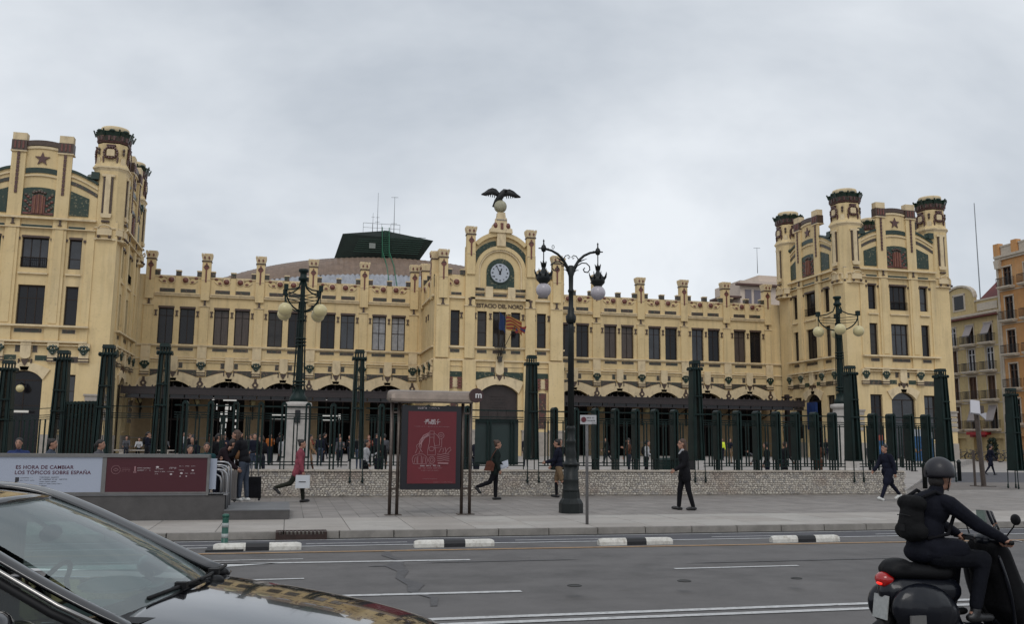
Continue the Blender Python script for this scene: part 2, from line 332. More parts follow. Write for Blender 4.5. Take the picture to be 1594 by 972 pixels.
def parapet_bay(F, a, b, body):
    """parapet between two pinnacle axes a and b: merlons, roundels, tile slots, string moulding"""
    c = (a+b)/2
    tilep(F, c-1.6, c-.25, 15.5, 15.84, MOSB, name='tile_panel'); tilep(F, c+.27, c+1.62, 15.5, 15.84, MOSB)
    body.box(a+.45, b-.45, -.2, 0, 15.12, 15.3, 1); body.box(a+.5, b-.5, -.28, 0, 15.3, 15.42, 1)
    body.box(c-.25, c+.25, -.1, 0, 15.42, 17.07, 0)
    roundel(F, c-.62, 16.68, -1); roundel(F, c+.66, 16.68, 1)
    merlon(F, c, 17.07); merlon(F, a+.62, 17.1, .42); merlon(F, b-.62, 17.1, .42)
    body.box(a+.41, c-.3, -.08, .35, 16.95, 17.1, 1); body.box(c+.3, b-.41, -.08, .35, 16.95, 17.1, 1)
def wing(x0, nb, curtained=None):
    """a wing with nb bays of 5.016 m, pinnacle axes at x0 + i*5.016"""
    W5 = 5.016; F = fr(0, 90.16); body = MB(F); holes = []; xe = x0+nb*W5
    for i in range(nb):
        c = x0+(i+.5)*W5+.04
        holes += [(c-1.64, c-.26, 10.55, 14.02), (c+.27, c+1.65, 10.55, 14.02), (c-1.63, c+1.63, ZB, 6.45, 7.1)]
    wall(body, x0-3.2, xe+3.2, ZB, 17.12, holes, 0, 0, .5)
    body.box(x0-3.2, xe+3.2, .35, .5, 16.6, 17.12, 0)
    for z0, z1, p in ((10.3,10.38,.16),(10.38,10.5,.22),(9.07,9.2,.16),(8.84,8.9,.1),(8.13,8.18,.08)): body.box(x0-3, xe+3, -p, 0, z0, z1, 1)
    for i in range(nb+1):                                                   # pilasters
        a = x0+i*W5
        body.box(a-.41, a+.41, -.12, 0, 10.5, 14.2, 0); body.box(a-.42, a+.42, -.14, 0, 14.9, 17.0, 0); body.box(a-.46, a+.46, -.2, 0, 14.18, 14.26, 1)
        body.box(a-.42, a+.42, -.2, 0, 9.2, 10.3, 1)
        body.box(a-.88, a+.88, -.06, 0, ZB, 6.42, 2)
        for z in (.9, 1.7): body.box(a-.93, a+.93, -.1, 0, z, z+.08, 3)
        pinnacle(F, a, 16.8); ibeam(F, a, 14.58, 1., -.03); bracket(F, a)
        # lamp plate above the canopy
        inst('lozenge', lambda mb: (mb.prism([(-.22,-.35),(0,-.6),(.22,-.35),(.3,-.15),(.12,.1),(.1,.4),(-.1,.4),(-.12,.1),(-.3,-.15)], -.1, 0), mb.disc((0,-.2), .1, -.13, 0, 8, 1), [BROWN, TRIM])[2], 'ceramic_ornament', F, a, 7.0, -.14)
        body.prism([(a-.79,6.42),(a+.87,6.42),(a+.45,7.42),(a-.37,7.42)], -.139, 0, 1)
    for i in range(nb):
        a = x0+i*W5; b = a+W5; c = (a+b)/2+.04
        g = CURTAIN if curtained == i else (DIMCURT if (i*7+int(x0)) % 3 == 0 else GLASS)  # the chosen bay has pale curtains
        rows = (.2, .5) if curtained == i else (.22,)
        window(F, c-1.64, c-.26, 10.55, 14.02, 2, rows, glass=g); window(F, c+.27, c+1.65, 10.55, 14.02, 2, rows, glass=g if i % 2 else GLASS if curtained != i else g)
        for s0, s1 in ((-1.64,-.26),(.27,1.65)):
            tilep(F, c+s0+.02, c+s1-.02, 9.95, 10.22, MOSB); inst('lint', lambda mb: (mb.box(-.03, 1.41, -.05, .25, 0, .2), [BROWN])[1], 'lintel', F, c+s0, 13.95)
        for q in (-1.87, 0, 1.88): ibeam(F, c+q, 13.48, .75)
        body.box(c-1.75, c+1.77, -.05, 0, 9.3, 9.42, 1)
        parapet_bay(F, a, b, body); keystone(F, c)
        for s in (-1, 1): tilep(F, c+s*.62-.17, c+s*.62+.17, 8.3, 8.8, MOSB)
        # archivolt and the dark tile wedges above it
        P = arc(c-1.68, c+1.68, 6.42, 7.1, 12); Q = [(x, 7.42+.52*math.cos((x-c)/2.1*PI/2)) for x in np.linspace(c-2.1, c+2.1, 13)]
        for k in range(12): body.prism([P[k], P[k+1], Q[k+1], Q[k]], -.14, 0, 1)
        for s in (-1, 1):
            pts = [(c+s*x, 7.47+.52*math.cos(x/2.1*PI/2)) for x in np.linspace(.42, 2.05, 8)]
            poly = pts + [(c+s*2.05, 8.12), (c+s*.42, 8.12)]
            if s > 0: poly = poly[::-1]
            m2 = MB(F); m2.prism(poly, -.06, 0, 0); m2.build('tile_panel', [MOSB], ST)
        # door frame, transom; near-black sheet paints the shade of the open hall
        m3 = MB(F)
        m3.box(c-1.62, c+1.62, .6, .7, 6.0, 6.15); m3.box(c-1.62, c+1.62, .6, .7, 3.4, 3.55)
        for x in (-1.58, -.8, 0, .8, 1.58): m3.box(c+x-.06, c+x+.06, .58, .68, ZB, 7.0)
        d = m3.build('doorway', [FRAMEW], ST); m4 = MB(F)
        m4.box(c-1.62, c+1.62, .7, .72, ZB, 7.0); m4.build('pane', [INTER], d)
    body.build('facade_wall', [PLASTER, TRIM, mat('pier_ochre_shaded', (.36,.26,.15), .8, var=.15), STONE], ST)  # pier ochre is darkened for the shade under the canopy
wing(-13.3, 5, 4)
wing(26.15, 5)

# ---------------------------------------------------------------- central pavilion with the clock gable
def pavilion():
    cx = 18.82; F = fr(cx, 82.); b = MB(F); u = lambda x: x-cx
    wins = [(14.15,15.02),(16.68,17.58),(18.16,19.42),(19.92,20.82),(22.44,23.34)]
    wins = [(u(a), u(c)) for a, c in wins]
    holes = [(a, c, 10.45, 13.76) for a, c in wins] + [(-1.82, 1.82, ZB, 6.15, 6.95)]
    wall(b, -6.2, 6.2, ZB, 15.9, holes, 0, 0, .45)
    # gable silhouette above, one thick piece
    g = [(-6.2,15.9),(6.2,15.9),(6.2,17.1),(3.3,17.1),(3.3,19.9)] + [(3.39*math.sin(t), 17.95+3.39*math.cos(t)) for t in np.linspace(.83, -.83, 19)] + [(-3.3,19.9),(-3.3,17.1),(-6.2,17.1)]
    b.prism(g, 0, .7, 0)
    def ring(cz, r0, r1, y0, m, t0=-PI/2, t1=PI/2, n=24, legs=None):
        A = [(r0*math.sin(t), cz+r0*math.cos(t)) for t in np.linspace(t0, t1, n+1)]; B = [(r1*math.sin(t), cz+r1*math.cos(t)) for t in np.linspace(t0, t1, n+1)]
        q = MB(F)
        for k in range(n): q.prism([A[k], A[k+1], B[k+1], B[k]], y0, .05, 0)
        if legs:
            for s in (-1, 1): q.box(s*r0, s*r1, y0, .05, legs, cz, 0)
        return q.build('arch_ring', [m], ST)
    ring(17.95, 3.02, 3.42, -.32, PLASTER, -.83, .83)
    ring(17.6, 2.47, 3.0, -.05, MOSG, -1.25, -.16); ring(17.6, 2.47, 3.0, -.05, MOSG, .16, 1.25)
    ring(17.57, 2.12, 2.46, -.26, PLASTER, legs=15.95); ring(17.57, 1.95, 2.13, -.16, TRIM, legs=15.95)
    b.box(-.42, .42, -.42, .1, 20.0, 21.5, 1)
    # recessed field: clock tile panel, arched
    q = MB(F); P = [(1.34*math.sin(t), 17.5+1.34*math.cos(t)) for t in np.linspace(PI/2, -PI/2, 17)]
    q.prism([(-1.34,15.95),(1.34,15.95)] + P, -.1, 0.05, 0); q.build('clock_surround', [MOSG], ST)
    for s0, s1 in ((-2.5,-1.5),(1.5,2.45)): tilep(F, s0, s1, 15.72, 15.95, MOSB)
    for s0, s1 in ((-2.45,-1.5),(-.65,.65),(1.5,2.4)): tilep(F, s0, s1, 15.18, 15.42, MOSB)
    for x in (-1.08, 1.08): b.box(x-.36, x+.36, -.22, 0, 15.05, 16.1, 1)
    b.box(-2.9, 2.9, -.3, 0, 14.82, 15.02, 1); b.box(-2.9, 2.9, -.14, 0, 15.55, 15.62, 1)
    # piers with pinnacles
    for x, top in ((-5.47,16.8),(5.47,16.8),(-2.9,19.15),(2.9,19.15)):
        w = .47
        b.box(x-w-.13 if abs(x) > 4 else x-w, x+w+.13 if abs(x) > 4 else x+w, -.3, 0, 9.3, top+.1, 0)
        b.box(x-w-.08, x+w+.08, -.38, 0, 14.14, 14.24, 1)
        b.box(x-.62, x+.62, -.34, 0, ZB, 9.05, 0) if abs(x) < 4 else b.box(x-.75, x+.75, -.34, 0, ZB, 9.05, 0)
        b.box(x-.72, x+.72, -.42, 0, ZB, 2.6, 2); b.box(x-.78, x+.78, -.47, 0, 2.6, 2.75, 2)
        pinnacle(F, x, top, -.25); ibeam(F, x, 14.55, 1., -.3)
    for s in (-1, 1):                                                     # side bays: roundel, slot, merlons
        c = s*4.18
        roundel(F, c, 16.4, s); tilep(F, c-.48, c+.48, 15.2, 15.44, MOSB); b.box(c-.8, c+.8, -.22, 0, 14.85, 15.05, 1)
        merlon(F, s*3.6, 17.1, .42); merlon(F, s*4.85, 17.1, .42)
        tilep(F, c-.78, c+.88, 7.55, 8.05, MOSG)
        # red capitals above a tall panel
        inst('redcap', lambda mb: ([mb.box(sx*.35-.2*1, sx*.35+.2, -.2, 0, z, z+h) for sx in (-1.2,1.2) for z, h in ((0,.16),(.22,.22),(.5,.25),(.82,.2))], [mb.box(-.3, .3, -.12, 0, .1, .9, 1)], [RED, TRIM])[2], 'capital', F, c, 6.5)
        tilep(F, c-.36, c+.36, 2.9, 6.2, MOSR); b.box(c-.85, c+.85, -.1, 0, ZB, 2.6, 2)
        bracket_y = 0
    for (a, c_), nm in zip(wins, 'abcde'):
        window(F, a, c_, 10.45, 13.76, 1 if c_-a < 1 else 2, (.25,.6)); tilep(F, a, c_, 9.82, 10.12, MOSB)
    for x in (-4.67-.38, -4.67+.98, -2.37, -.93, .87, 2.22, 3.35, 4.75): ibeam(F, x+.02, 13.3, .75)
    for z0, z1, p, e in ((10.25,10.4,.2,6.0),(9.05,9.2,.16,6.2),(8.55,8.6,.08,6.2)): b.box(-e, e, -p, 0, z0, z1, 1)
    # centre arch over the door, tile band, keystone
    P = arc(-1.86, 1.86, 6.12, 6.95, 14); Q = [(x, 7.2+.5*math.cos(x/2.35*PI/2)) for x in np.linspace(-2.35, 2.35, 15)]
    for k in range(14): b.prism([P[k], P[k+1], Q[k+1], Q[k]], -.16, 0, 1)
    for s in (-1, 1):
        pts = [(s*x, 7.25+.5*math.cos(x/2.35*PI/2)) for x in np.linspace(.42, 2.35, 8)]; poly = pts + [(s*2.35, 8.08), (s*.42, 8.08)]
        m2 = MB(F); m2.prism(poly if s < 0 else poly[::-1], -.07, 0, 0); m2.build('tile_panel', [MOSG], ST)
        tilep(F, s*.62-.17, s*.62+.17, 8.1, 8.5, MOSB)
    keystone(F, 0, 7.75)
    # big wooden door
    dm = MB(F); dm.box(-1.8, 1.8, .3, .38, ZB, 6.1); dm.prism(arc(-1.8, 1.8, 6.1, 6.9)[::-1], .3, .38)
    for i in range(5): dm.box(-.75, .75, .26, .3, 4.8+i*.25, 4.86+i*.25)
    for s in (-1, 1):
        for i in range(4): dm.box(s*.95, s*1.65, .26, .3, 3.9+i*.22, 3.96+i*.22)
    for x in (-1.7, -.85, 0, .85, 1.7): dm.box(x-.05, x+.05, .24, .3, ZB, 4.6)
    dm.build('door', [mat('dark_wood', (.03,.02,.018), .5, var=.4, vscale=3)], ST)
    # side walls of the pavilion, back to the wing
    for X, rz in ((12.62, -PI/2), (25.02, PI/2)):
        G = fr(X, 86.1, rz); b2 = MB(G)
        hs = [(-.45,.45,10.45,13.76)]
        wall(b2, -4.06, 4.06, ZB, 17.1, hs, 0, 0, .4); window(G, -.45, .45, 10.45, 13.76, 1, (.25,))
        for z0, z1, p in ((15.0,15.2,.2),(10.25,10.4,.2),(9.05,9.2,.16),(8.13,8.2,.08)): b2.box(-4.0, 4.0, -p, 0, z0, z1, 1)
        for x in (-3.3, 0, 3.3):
            b2.box(x-.9 if 0 else x-.45, x+.45, -.12, 0, 14.9, 17.0, 0); bracket(G, x)
        pinnacle(G, -3.3, 16.8); pinnacle(G, 3.1, 16.8, -.0); roundel(G, -1.5, 16.5, -1); roundel(G, 1.4, 16.5, 1)
        merlon(G, 0, 17.1); merlon(G, 2.3, 17.1); merlon(G, -2.4, 17.1)
        tilep(G, -2.4, -.6, 7.6, 8.05, MOSB); tilep(G, .6, 2.4, 7.6, 8.05, MOSB)
        for x in (-.7, .7): ibeam(G, x, 13.4, .75)
        b2.build('facade_wall', [PLASTER, TRIM], ST)
    # stepped pedestal for the globe
    for x0_, x1_, z0, z1, y0 in ((-1.1,1.05,21.28,21.7,-.55),(-.85,.85,21.7,22.1,-.5),(-.55,.55,22.1,22.75,-.42),(-.4,.4,22.75,23.3,-.36)): b.box(x0_, x1_, y0, .4, z0, z1, 1, .05, .03)
    for x in (-.62, .62): b.ball((x, -.45, 21.95), (.22,.18,.3), 8, 6, 3)
    b.box(-.12, .12, -.6, -.4, 21.6, 22.2, 3); b.box(-.5, .5, -.46, .4, 22.5, 22.6, 2)
    b.build('facade_wall', [PLASTER, TRIM, STONE, RED], ST)
    gb = MB(F); gb.ball((-.06, 0, 23.93), .62, 16, 10); gb.build('globe_ornament', [mat('grey_globe', (.36,.34,.24), .5, var=.4, vscale=2)], ST)
    text('ESTACIO DEL NORD', .52, (cx-.02, 81.94, 14.12), BROWN, ST, depth=.03, bold=.004, spacing=.93)
    # clock
    ck = MB(F); ck.disc((-.07, 17.43), 1.02, -.2, 0, 32, 0); ck.disc((-.07, 17.43), .9, -.23, 0, 32, 1)
    co = ck.build('clock', [GREEN, mat('clock_face', (.42,.45,.50), .4)], ST)
    nm = ['XII','I','II','III','IV','V','VI','VII','VIII','IX','X','XI']
    for i, t in enumerate(nm):
        a = i*PI/6; o = text(t, .2, (cx-.07+.72*math.sin(a), 82-.235, 17.43+.72*math.cos(a)-.07), INTER, co, 'numeral', depth=.004, bold=.008)
    for a, l, wd in ((math.radians(20), .48, .07), (math.radians(-28), .74, .045)):
        h = MB(Matrix.Translation((cx-.07, 82-.25, 17.43)) @ Matrix.Rotation(a, 4, 'Y')); h.prism([(-wd,-.15),(wd,-.15),(wd*.4,l),(-wd*.4,l)], -.02, 0); h.build('clock_hand', [INTER], co)
    # roof behind the gable
    r = MB(F); r.box(-6.0, 6.0, .7, 9, 15.9, 16.2); r.build('roof', [STONE], ST)
pavilion()

# ---------------------------------------------------------------- corner towers
def mk_wreath(mb):
    n = 14
    for i in range(n):
        a = 2*PI*i/n; mb.ball((.5*math.cos(a), -.12, .45*math.sin(a)), (.12,.12,.12), 6, 4, 0, False)
    mb.box(-.3, .3, -.16, 0, -.27, .3, 1); mb.box(-.3, .3, -.2, 0, .48, .62, 0); mb.box(-.36, .36, -.22, 0, .6, .68, 0)
    for s in (-1, 1): mb.prism([(s*.5,-.3),(s*.62,-.35),(s*.55,-.85),(s*.48,-.8)][::s], -.14, 0, 0)
    return [RED if 0 else BROWNRED, TRIM]
BROWNRED = mat('maroon_ceramic', (.10,.045,.038), .45, var=.3, vscale=6)
def turret(cx, cy, s=1.):
    a = 1.24*s; DG_ = lambda k: 1.105 if k % 2 else 1.; q = MB()
    q.vprism(octo(cx, cy, a), 17.6, 23.5, 0); q.vprism(octo(cx, cy, a+.12), 17.55, 17.72, 1); q.vprism(octo(cx, cy, a+.1), 18.5, 18.62, 1)
    q.vprism(octo(cx, cy, a), 23.4, 23.62, 1, octo(cx, cy, a+.1)); q.vprism(octo(cx, cy, a+.14), 23.62, 23.75, 1); q.vprism(octo(cx, cy, a+.08), 23.75, 24.2, 0, octo(cx, cy, a-.1))
    q.vprism(octo(cx, cy, a-.12), 24.2, 25.75, 0)
    t = q.build('turret', [PLASTER, TRIM], ST)
    c = MB(); c.vprism(octo(cx, cy, a-.06), 25.82, 25.97, 1, octo(cx, cy, a-.0)); c.vprism(octo(cx, cy, a-.08), 25.95, 26.4, 2, octo(cx, cy, a+.02))
    c.vprism(octo(cx, cy, a+.0), 26.4, 26.75, 0, octo(cx, cy, a+.13))
    for k in range(8):
        an = k*PI/4+PI/8; R = (a+.1)*1.13
        c.bar((cx+(R-.06)*math.cos(an), cy+(R-.06)*math.sin(an), 26.35), (cx+(R+.14)*math.cos(an), cy+(R+.14)*math.sin(an), 26.88), .075, 0)
        an = k*PI/4; c.ball((cx+(a+.02)*DG_(k)*math.cos(an), cy+(a+.02)*DG_(k)*math.sin(an), 26.8), (.28,.28,.15), 6, 4, 0, False)
        for dd in (-.2, .2): c.box(cx+(a-.03)*DG_(k)*math.cos(an)-dd*math.sin(an)-.08, cx+(a-.03)*DG_(k)*math.cos(an)-dd*math.sin(an)+.08, cy+(a-.03)*DG_(k)*math.sin(an)+dd*math.cos(an)-.08, cy+(a-.03)*DG_(k)*math.sin(an)+dd*math.cos(an)+.08, 26.0, 26.38, 1)
    c.build('capital', [GREEN, BROWNRED, MOSB], ST)
    d = MB(); R = a-.12; d.lathe([(R,26.7),(R,27.18),(R*.97,27.28),(R*.5,27.36),(0,27.38)], cx, cy, 20); d.build('turret_cap', [TRIM], ST)
    for k in range(8):
        an = k*PI/4-PI/2; F = Matrix.Translation((cx, cy, 0)) @ Matrix.Rotation(an+PI/2, 4, 'Z')
        if math.sin(an) > .9: continue
        if k % 2 == 0:
            if s == 1.: inst('wre', mk_wreath, 'wreath_ornament', F, 0, 24.92, -(a-.1))
            else: inst('wre', mk_wreath, 'wreath_ornament', F, 0, 24.92, -(a-.1))
            inst('tstrip', lambda mb: (mb.box(-.38, -.24, -.1, 0, 0, 3.05, 0), mb.box(.24, .38, -.1, 0, 0, 3.05, 0), mb.box(-.2, .2, -.18, 0, -.1, 3.3, 1), mb.box(-.5, .5, -.16, 0, 3.1, 3.3, 1), mb.prism([(-.35,-.35),(.35,-.35),(.45,0),(-.45,0)], -.2, 0, 1), mb.box(-.3, .3, -.22, 0, -.72, -.58, 0), [BROWN, TRIM])[-1], 'tile_strip', F, 0, 19.75, -a)
            inst('tbal', lambda mb: ([mb.ball((x, -.22, .15), .13, 8, 5, 1) for x in (-.42, .42)], mb.box(-.55, .55, -.2, 0, .3, .85, 0), mb.tube([(-.5,-.25,.85),(-.3,-.3,1.05),(0,-.3,1.12),(.3,-.3,1.05),(.5,-.25,.85)], .06, 6, 0), mb.box(-.6, .6, -.25, 0, -.06, 0, 0), [TRIM, BROWN])[-1], 'ball_frieze', F, 0, 17.66, -a)
        else:
            a2 = a*1.105; inst('drop', lambda mb: (mb.ball((0,-.08,.3), (.13,.1,.15), 6, 4, 0, False), mb.ball((0,-.08,0), (.11,.1,.2), 6, 4, 0, False), mb.prism([(-.24,-1.0),(.24,-1.0),(.18,-.4),(-.18,-.4)], -.08, 0, 1), [BROWN, TRIM])[-1], 'ceramic_ornament', F, 0, 24.95, -(a2-.1))
            inst('tbal2', lambda mb: (mb.ball((0, -.22, .15), .13, 8, 5, 1), mb.box(-.3, .3, -.18, 0, .32, .8, 0), [TRIM, BROWN])[-1], 'ball_frieze', F, 0, 17.66, -a2)
def tower_face(F, hw, full=True):
    b = MB(F); z0 = ZB
    W3 = [(-3.42,-2.5),(-.98,.98),(2.48,3.42)]
    holes = [(a, c, 10.5, 13.64) for a, c in W3] + [(a, c, 15.03, 17.5) for a, c in W3] + [(-3.7,-2.35,ZB+1.9,6.6),(2.35,3.7,ZB+1.9,6.6),(-1.33,1.33,ZB,6.15,6.85)]
    wall(b, -hw, hw, z0, 19.1, holes, 0, 0, .5)
    for k, (a, c) in enumerate(W3):
        n = 3 if c-a > 1.5 else 1
        window(F, a, c, 10.5, 13.64, n, (.33,)); window(F, a, c, 15.03, 17.5, n, (.65,)); tilep(F, a, c, 9.85, 10.15, MOSB)
        b.box(a-.1, c+.1, -.16, 0, 14.5, 14.62, 1); b.box(a-.02, c+.02, -.1, .2, 17.45, 17.62, 2)
        if n == 3:
            rl = MB(F); rl.box(a, c, -.12, -.08, 15.75, 15.8); rl.box(a, c, -.12, -.08, 15.1, 15.14)
            for i in range(14): x = a+.07+i*(c-a-.14)/13; rl.box(x-.015, x+.015, -.11, -.09, 15.14, 15.75)
            rl.build('balcony_rail', [INTER], ST)
        tilep(F, a-.15, c+.15, 18.28, 18.5, GREEN)
        for x in (a-.22, c+.22): inst('dot', lambda mb: (mb.box(-.1, .1, -.12, 0, -.1, .1), [BROWN])[1], 'ceramic_ornament', F, x, 17.35)
    for x in (-1.72, 1.72):                                                # pilasters rising to the posts
        b.box(x-.52, x+.52, -.18, 0, 9.2, 24.4, 0, 0); b.box(x-.3, x+.3, -.24, 0, 10.6, 18.2, 0)
    for x in (-4.05, 4.05): b.box(x-.3, x+.3, -.1, 0, 9.2, 18.3, 0)
    for x in (-1.72, 1.72):
        p = MB(F); p.box(x-.6, x+.6, -.3, .5, 24.4, 24.5, 2); p.box(x-.56, x+.56, -.28, .45, 24.5, 25.35, 1); p.box(x-.52, x+.52, -.26, .4, 25.35, 25.95, 0)
        for q in (-.3, 0, .3): p.box(x+q-.07, x+q+.07, -.32, -.26, 24.65, 25.25, 3)
        p.build('post_cap', [TRIM, BROWN, TRIM, RED], ST)
        inst('pstrip', lambda mb: ([mb.box(-.1, .1, -.08, 0, i*.34, i*.34+.28, 0) for i in range(10)], [BROWNRED])[1], 'tile_strip', F, x, 21.0, -.18)
        ibeam(F, x, 18.75, .8, -.18)
    for z0_, z1_, p in ((18.95,19.1,.2),(18.2,18.27,.12),(10.3,10.45,.2),(9.07,9.22,.16),(8.84,8.9,.1)): b.box(-4.4, 4.4, -p-.19, 0, z0_, z1_, 1)
    # parapet: centre with curved top, lower curved sides
    Q = arc(-1.2, 1.2, 24.93, 25.06, 8); b.prism([(-1.2,19.1),(1.2,19.1)] + Q[::-1], 0, .5, 0)
    q2 = MB(F)
    for (xa, za), (xb, zb) in zip(Q[:-1], Q[1:]): q2.prism([(xa, za), (xb, zb), (xb, zb+.42), (xa, za+.42)], -.15, .5)
    q2.build('tile_coping', [BROWN], ST)
    for (xa, za), (xb, zb) in zip(Q[:-1], Q[1:]): b.prism([(xa, za-.25), (xb, zb-.25), (xb, zb-.05), (xa, za-.05)], -.1, .02, 1)
    tp = MB(F); P = arc(-1.22, 1.22, 21.42, 21.58, 8); tp.prism([(-1.2,19.3),(1.2,19.3)] + P[::-1], -.08, .02); tp.build('tile_panel', [MOSG], ST)
    sh = MB(F)                                                             # striped shield with ornament
    for i, x in enumerate(np.linspace(-.42, .42, 7)):
        h = 1.45*math.cos(x*1.1)+.1; sh.box(x-.06, x+.06, -.16-.05*(i % 2), -.06, 19.42, 19.42+h, i % 2)
    for sx in (-1,1):
        for q in range(9): sh.ball((sx*(.62+.17*(q % 3)), -.1, 19.55+.17*q), (.14,.07,.12), 6, 4, 0 if q % 2 else 2, False)
    for q in range(5): sh.ball((-.4+.2*q, -.12, 21.1+.06*(2-abs(q-2))), (.15,.1,.12), 6, 4, 2, False)
    sh.box(-1.12, 1.12, -.12, -.06, 19.34, 19.5, 0); sh.build('shield_ornament', [RED, mat('ochre_ceramic', (.20,.075,.04), .45, var=.3), BROWN], ST)
    st = MB(F); st.prism([((.58 if i % 2 == 0 else .23)*math.sin(i*PI/5), 23.95+(.58 if i % 2 == 0 else .23)*math.cos(i*PI/5)) for i in range(9, -1, -1)], -.1, .02); st.build('star_ornament', [BROWNRED], ST)
    gb = MB(F); P = arc(-1.15, 1.15, 23.1, 23.22, 8)
    for (xa, za), (xb, zb) in zip(P[:-1], P[1:]): gb.prism([(xa, za-.42), (xb, zb-.42), (xb, zb), (xa, za)], -.06, .02)
    gb.build('tile_band', [GREEN], ST)
    P = arc(-1.2, 1.2, 22.5, 22.62, 8)
    for (xa, za), (xb, zb) in zip(P[:-1], P[1:]): b.prism([(xa, za-.1), (xb, zb-.1), (xb, zb), (xa, za)], -.12, .02, 1)
    for s in (-1, 1):
        def zz(x): return 23.0-.85*((abs(x)-2.24)/1.9)**1.3
        xs = np.linspace(2.24, 4.3, 7)
        poly = [(s*2.24,19.1),(s*4.3,19.1)] + [(s*x, zz(x)) for x in xs[::-1]]
        b.prism(poly if s > 0 else poly[::-1], 0, .45, 0)
        for off, h, yy, mm, nm in ((0, .22, -.14, GREEN, 'tile_coping'), (-1.02, .3, -.06, MOSB, 'tile_band')):
            g2 = MB(F)
            for xa, xb in zip(xs[:-1], xs[1:]):
                pl = [(s*xa, zz(xa)+off), (s*xb, zz(xb)+off), (s*xb, zz(xb)+off+h), (s*xa, zz(xa)+off+h)]; g2.prism(pl if s > 0 else pl[::-1], yy, .3 if off == 0 else .02)
            g2.build(nm, [mm], ST)
        for xa, xb in zip(xs[:-1], xs[1:]):
            pl = [(s*xa, zz(xa)-.4), (s*xb, zz(xb)-.4), (s*xb, zz(xb)-.28), (s*xa, zz(xa)-.28)]; b.prism(pl if s > 0 else pl[::-1], -.12, .02, 1)
        pl = [(s*2.3,19.4),(s*3.72,19.4),(s*3.72,zz(3.72)-1.5),(s*2.3,zz(2.3)-1.55)]; g3 = MB(F); g3.prism(pl if s > 0 else pl[::-1], -.07, .02); g3.build('tile_panel', [MOSG], ST)
        g4 = MB(F); g4.box(s*3.75, s*4.35, -.25, .4, 22.55, 23.15); g4.ball((s*3.7,0,22.7), (.35,.25,.3), 6, 4, 0, False); g4.build('corner_block', [GREEN], ST)
        bracket(F, s*1.95); bracket(F, s*4.2)
        tilep(F, s*3.07-.7, s*3.07+.7, 7.55, 8.0, MOSB); tilep(F, s*1.1-.42, s*1.1+.42, 7.65, 8.05, MOSG); tilep(F, s*.62-.17, s*.62+.17, 8.3, 8.8, MOSB)
    P = arc(-1.36, 1.36, 6.15, 6.85, 12); Q = [(x, 6.95+.55*math.cos(x/1.85*PI/2)) for x in np.linspace(-1.85, 1.85, 13)]
    for k in range(12): b.prism([P[k], P[k+1], Q[k+1], Q[k]], -.14, 0, 1)
    keystone(F, 0, 7.7)
    for a, c in ((-3.7,-2.35),(2.35,3.7)): window(F, a, c, ZB+1.9, 6.6, 2, (.3,)); b.box(a-.12, c+.12, -.12, 0, ZB+1.78, ZB+1.9, 1)
    window(F, -1.33, 1.33, ZB, 6.85, 2, (.35,), arch=.7)
    for x0_, x1_ in ((-hw,-1.5),(1.5,hw)): b.box(x0_, x1_, -.1, 0, ZB, 1.9, 3)
    for s in (-1, 1):
        for zc in (3.0, 3.5, 4.0, 4.5): b.box(s*4.5, s*(hw+.02), -.08, 0, zc+.06, zc+.42, 3)
        b.box(s*4.4, s*(hw+.1), -.16, 0, 4.95, 5.1, 3)
    b.build('facade_wall', [PLASTER, TRIM, BROWN, STONE], ST)
def tower(cx, faces, turrets):
    for k in faces:
        F = {'f': fr(cx, 77.6), 'l': fr(cx-6.0, 83.75, -PI/2), 'r': fr(cx+6.0, 83.75, PI/2), 'b': fr(cx, 89.9, PI)}[k]
        tower_face(F, 6.0 if k in 'fb' else 6.15)
    for tx, ty, s in turrets: turret(cx+tx, ty, s)
    r = MB(); r.box(cx-5.9, cx+5.9, 77.7, 89.8, 18.8, 19.2); r.build('roof', [STONE], ST)
tower(58.65, 'flr', [(-4.75,78.82,1.06),(5.3,78.82,1.),(-5.4,88.5,1.),(4.95,88.5,1.)])
tower(-20.2, 'fr', [(5.05,78.82,1.),(-5.75,78.82,1.),(4.95,88.5,1.)])
# plain ends of the wings beside the towers
# hall roof behind the facade, and the dark hall volume
r = MB(); r.box(-14, 52, 90.7, 104, 15.6, 15.8); r.build('roof', [STONE], ST)
r = MB(); r.box(-14.2, 52.6, 97, 97.2, ZB, 15.7); r.build('hall_back_wall', [INTER], ST)
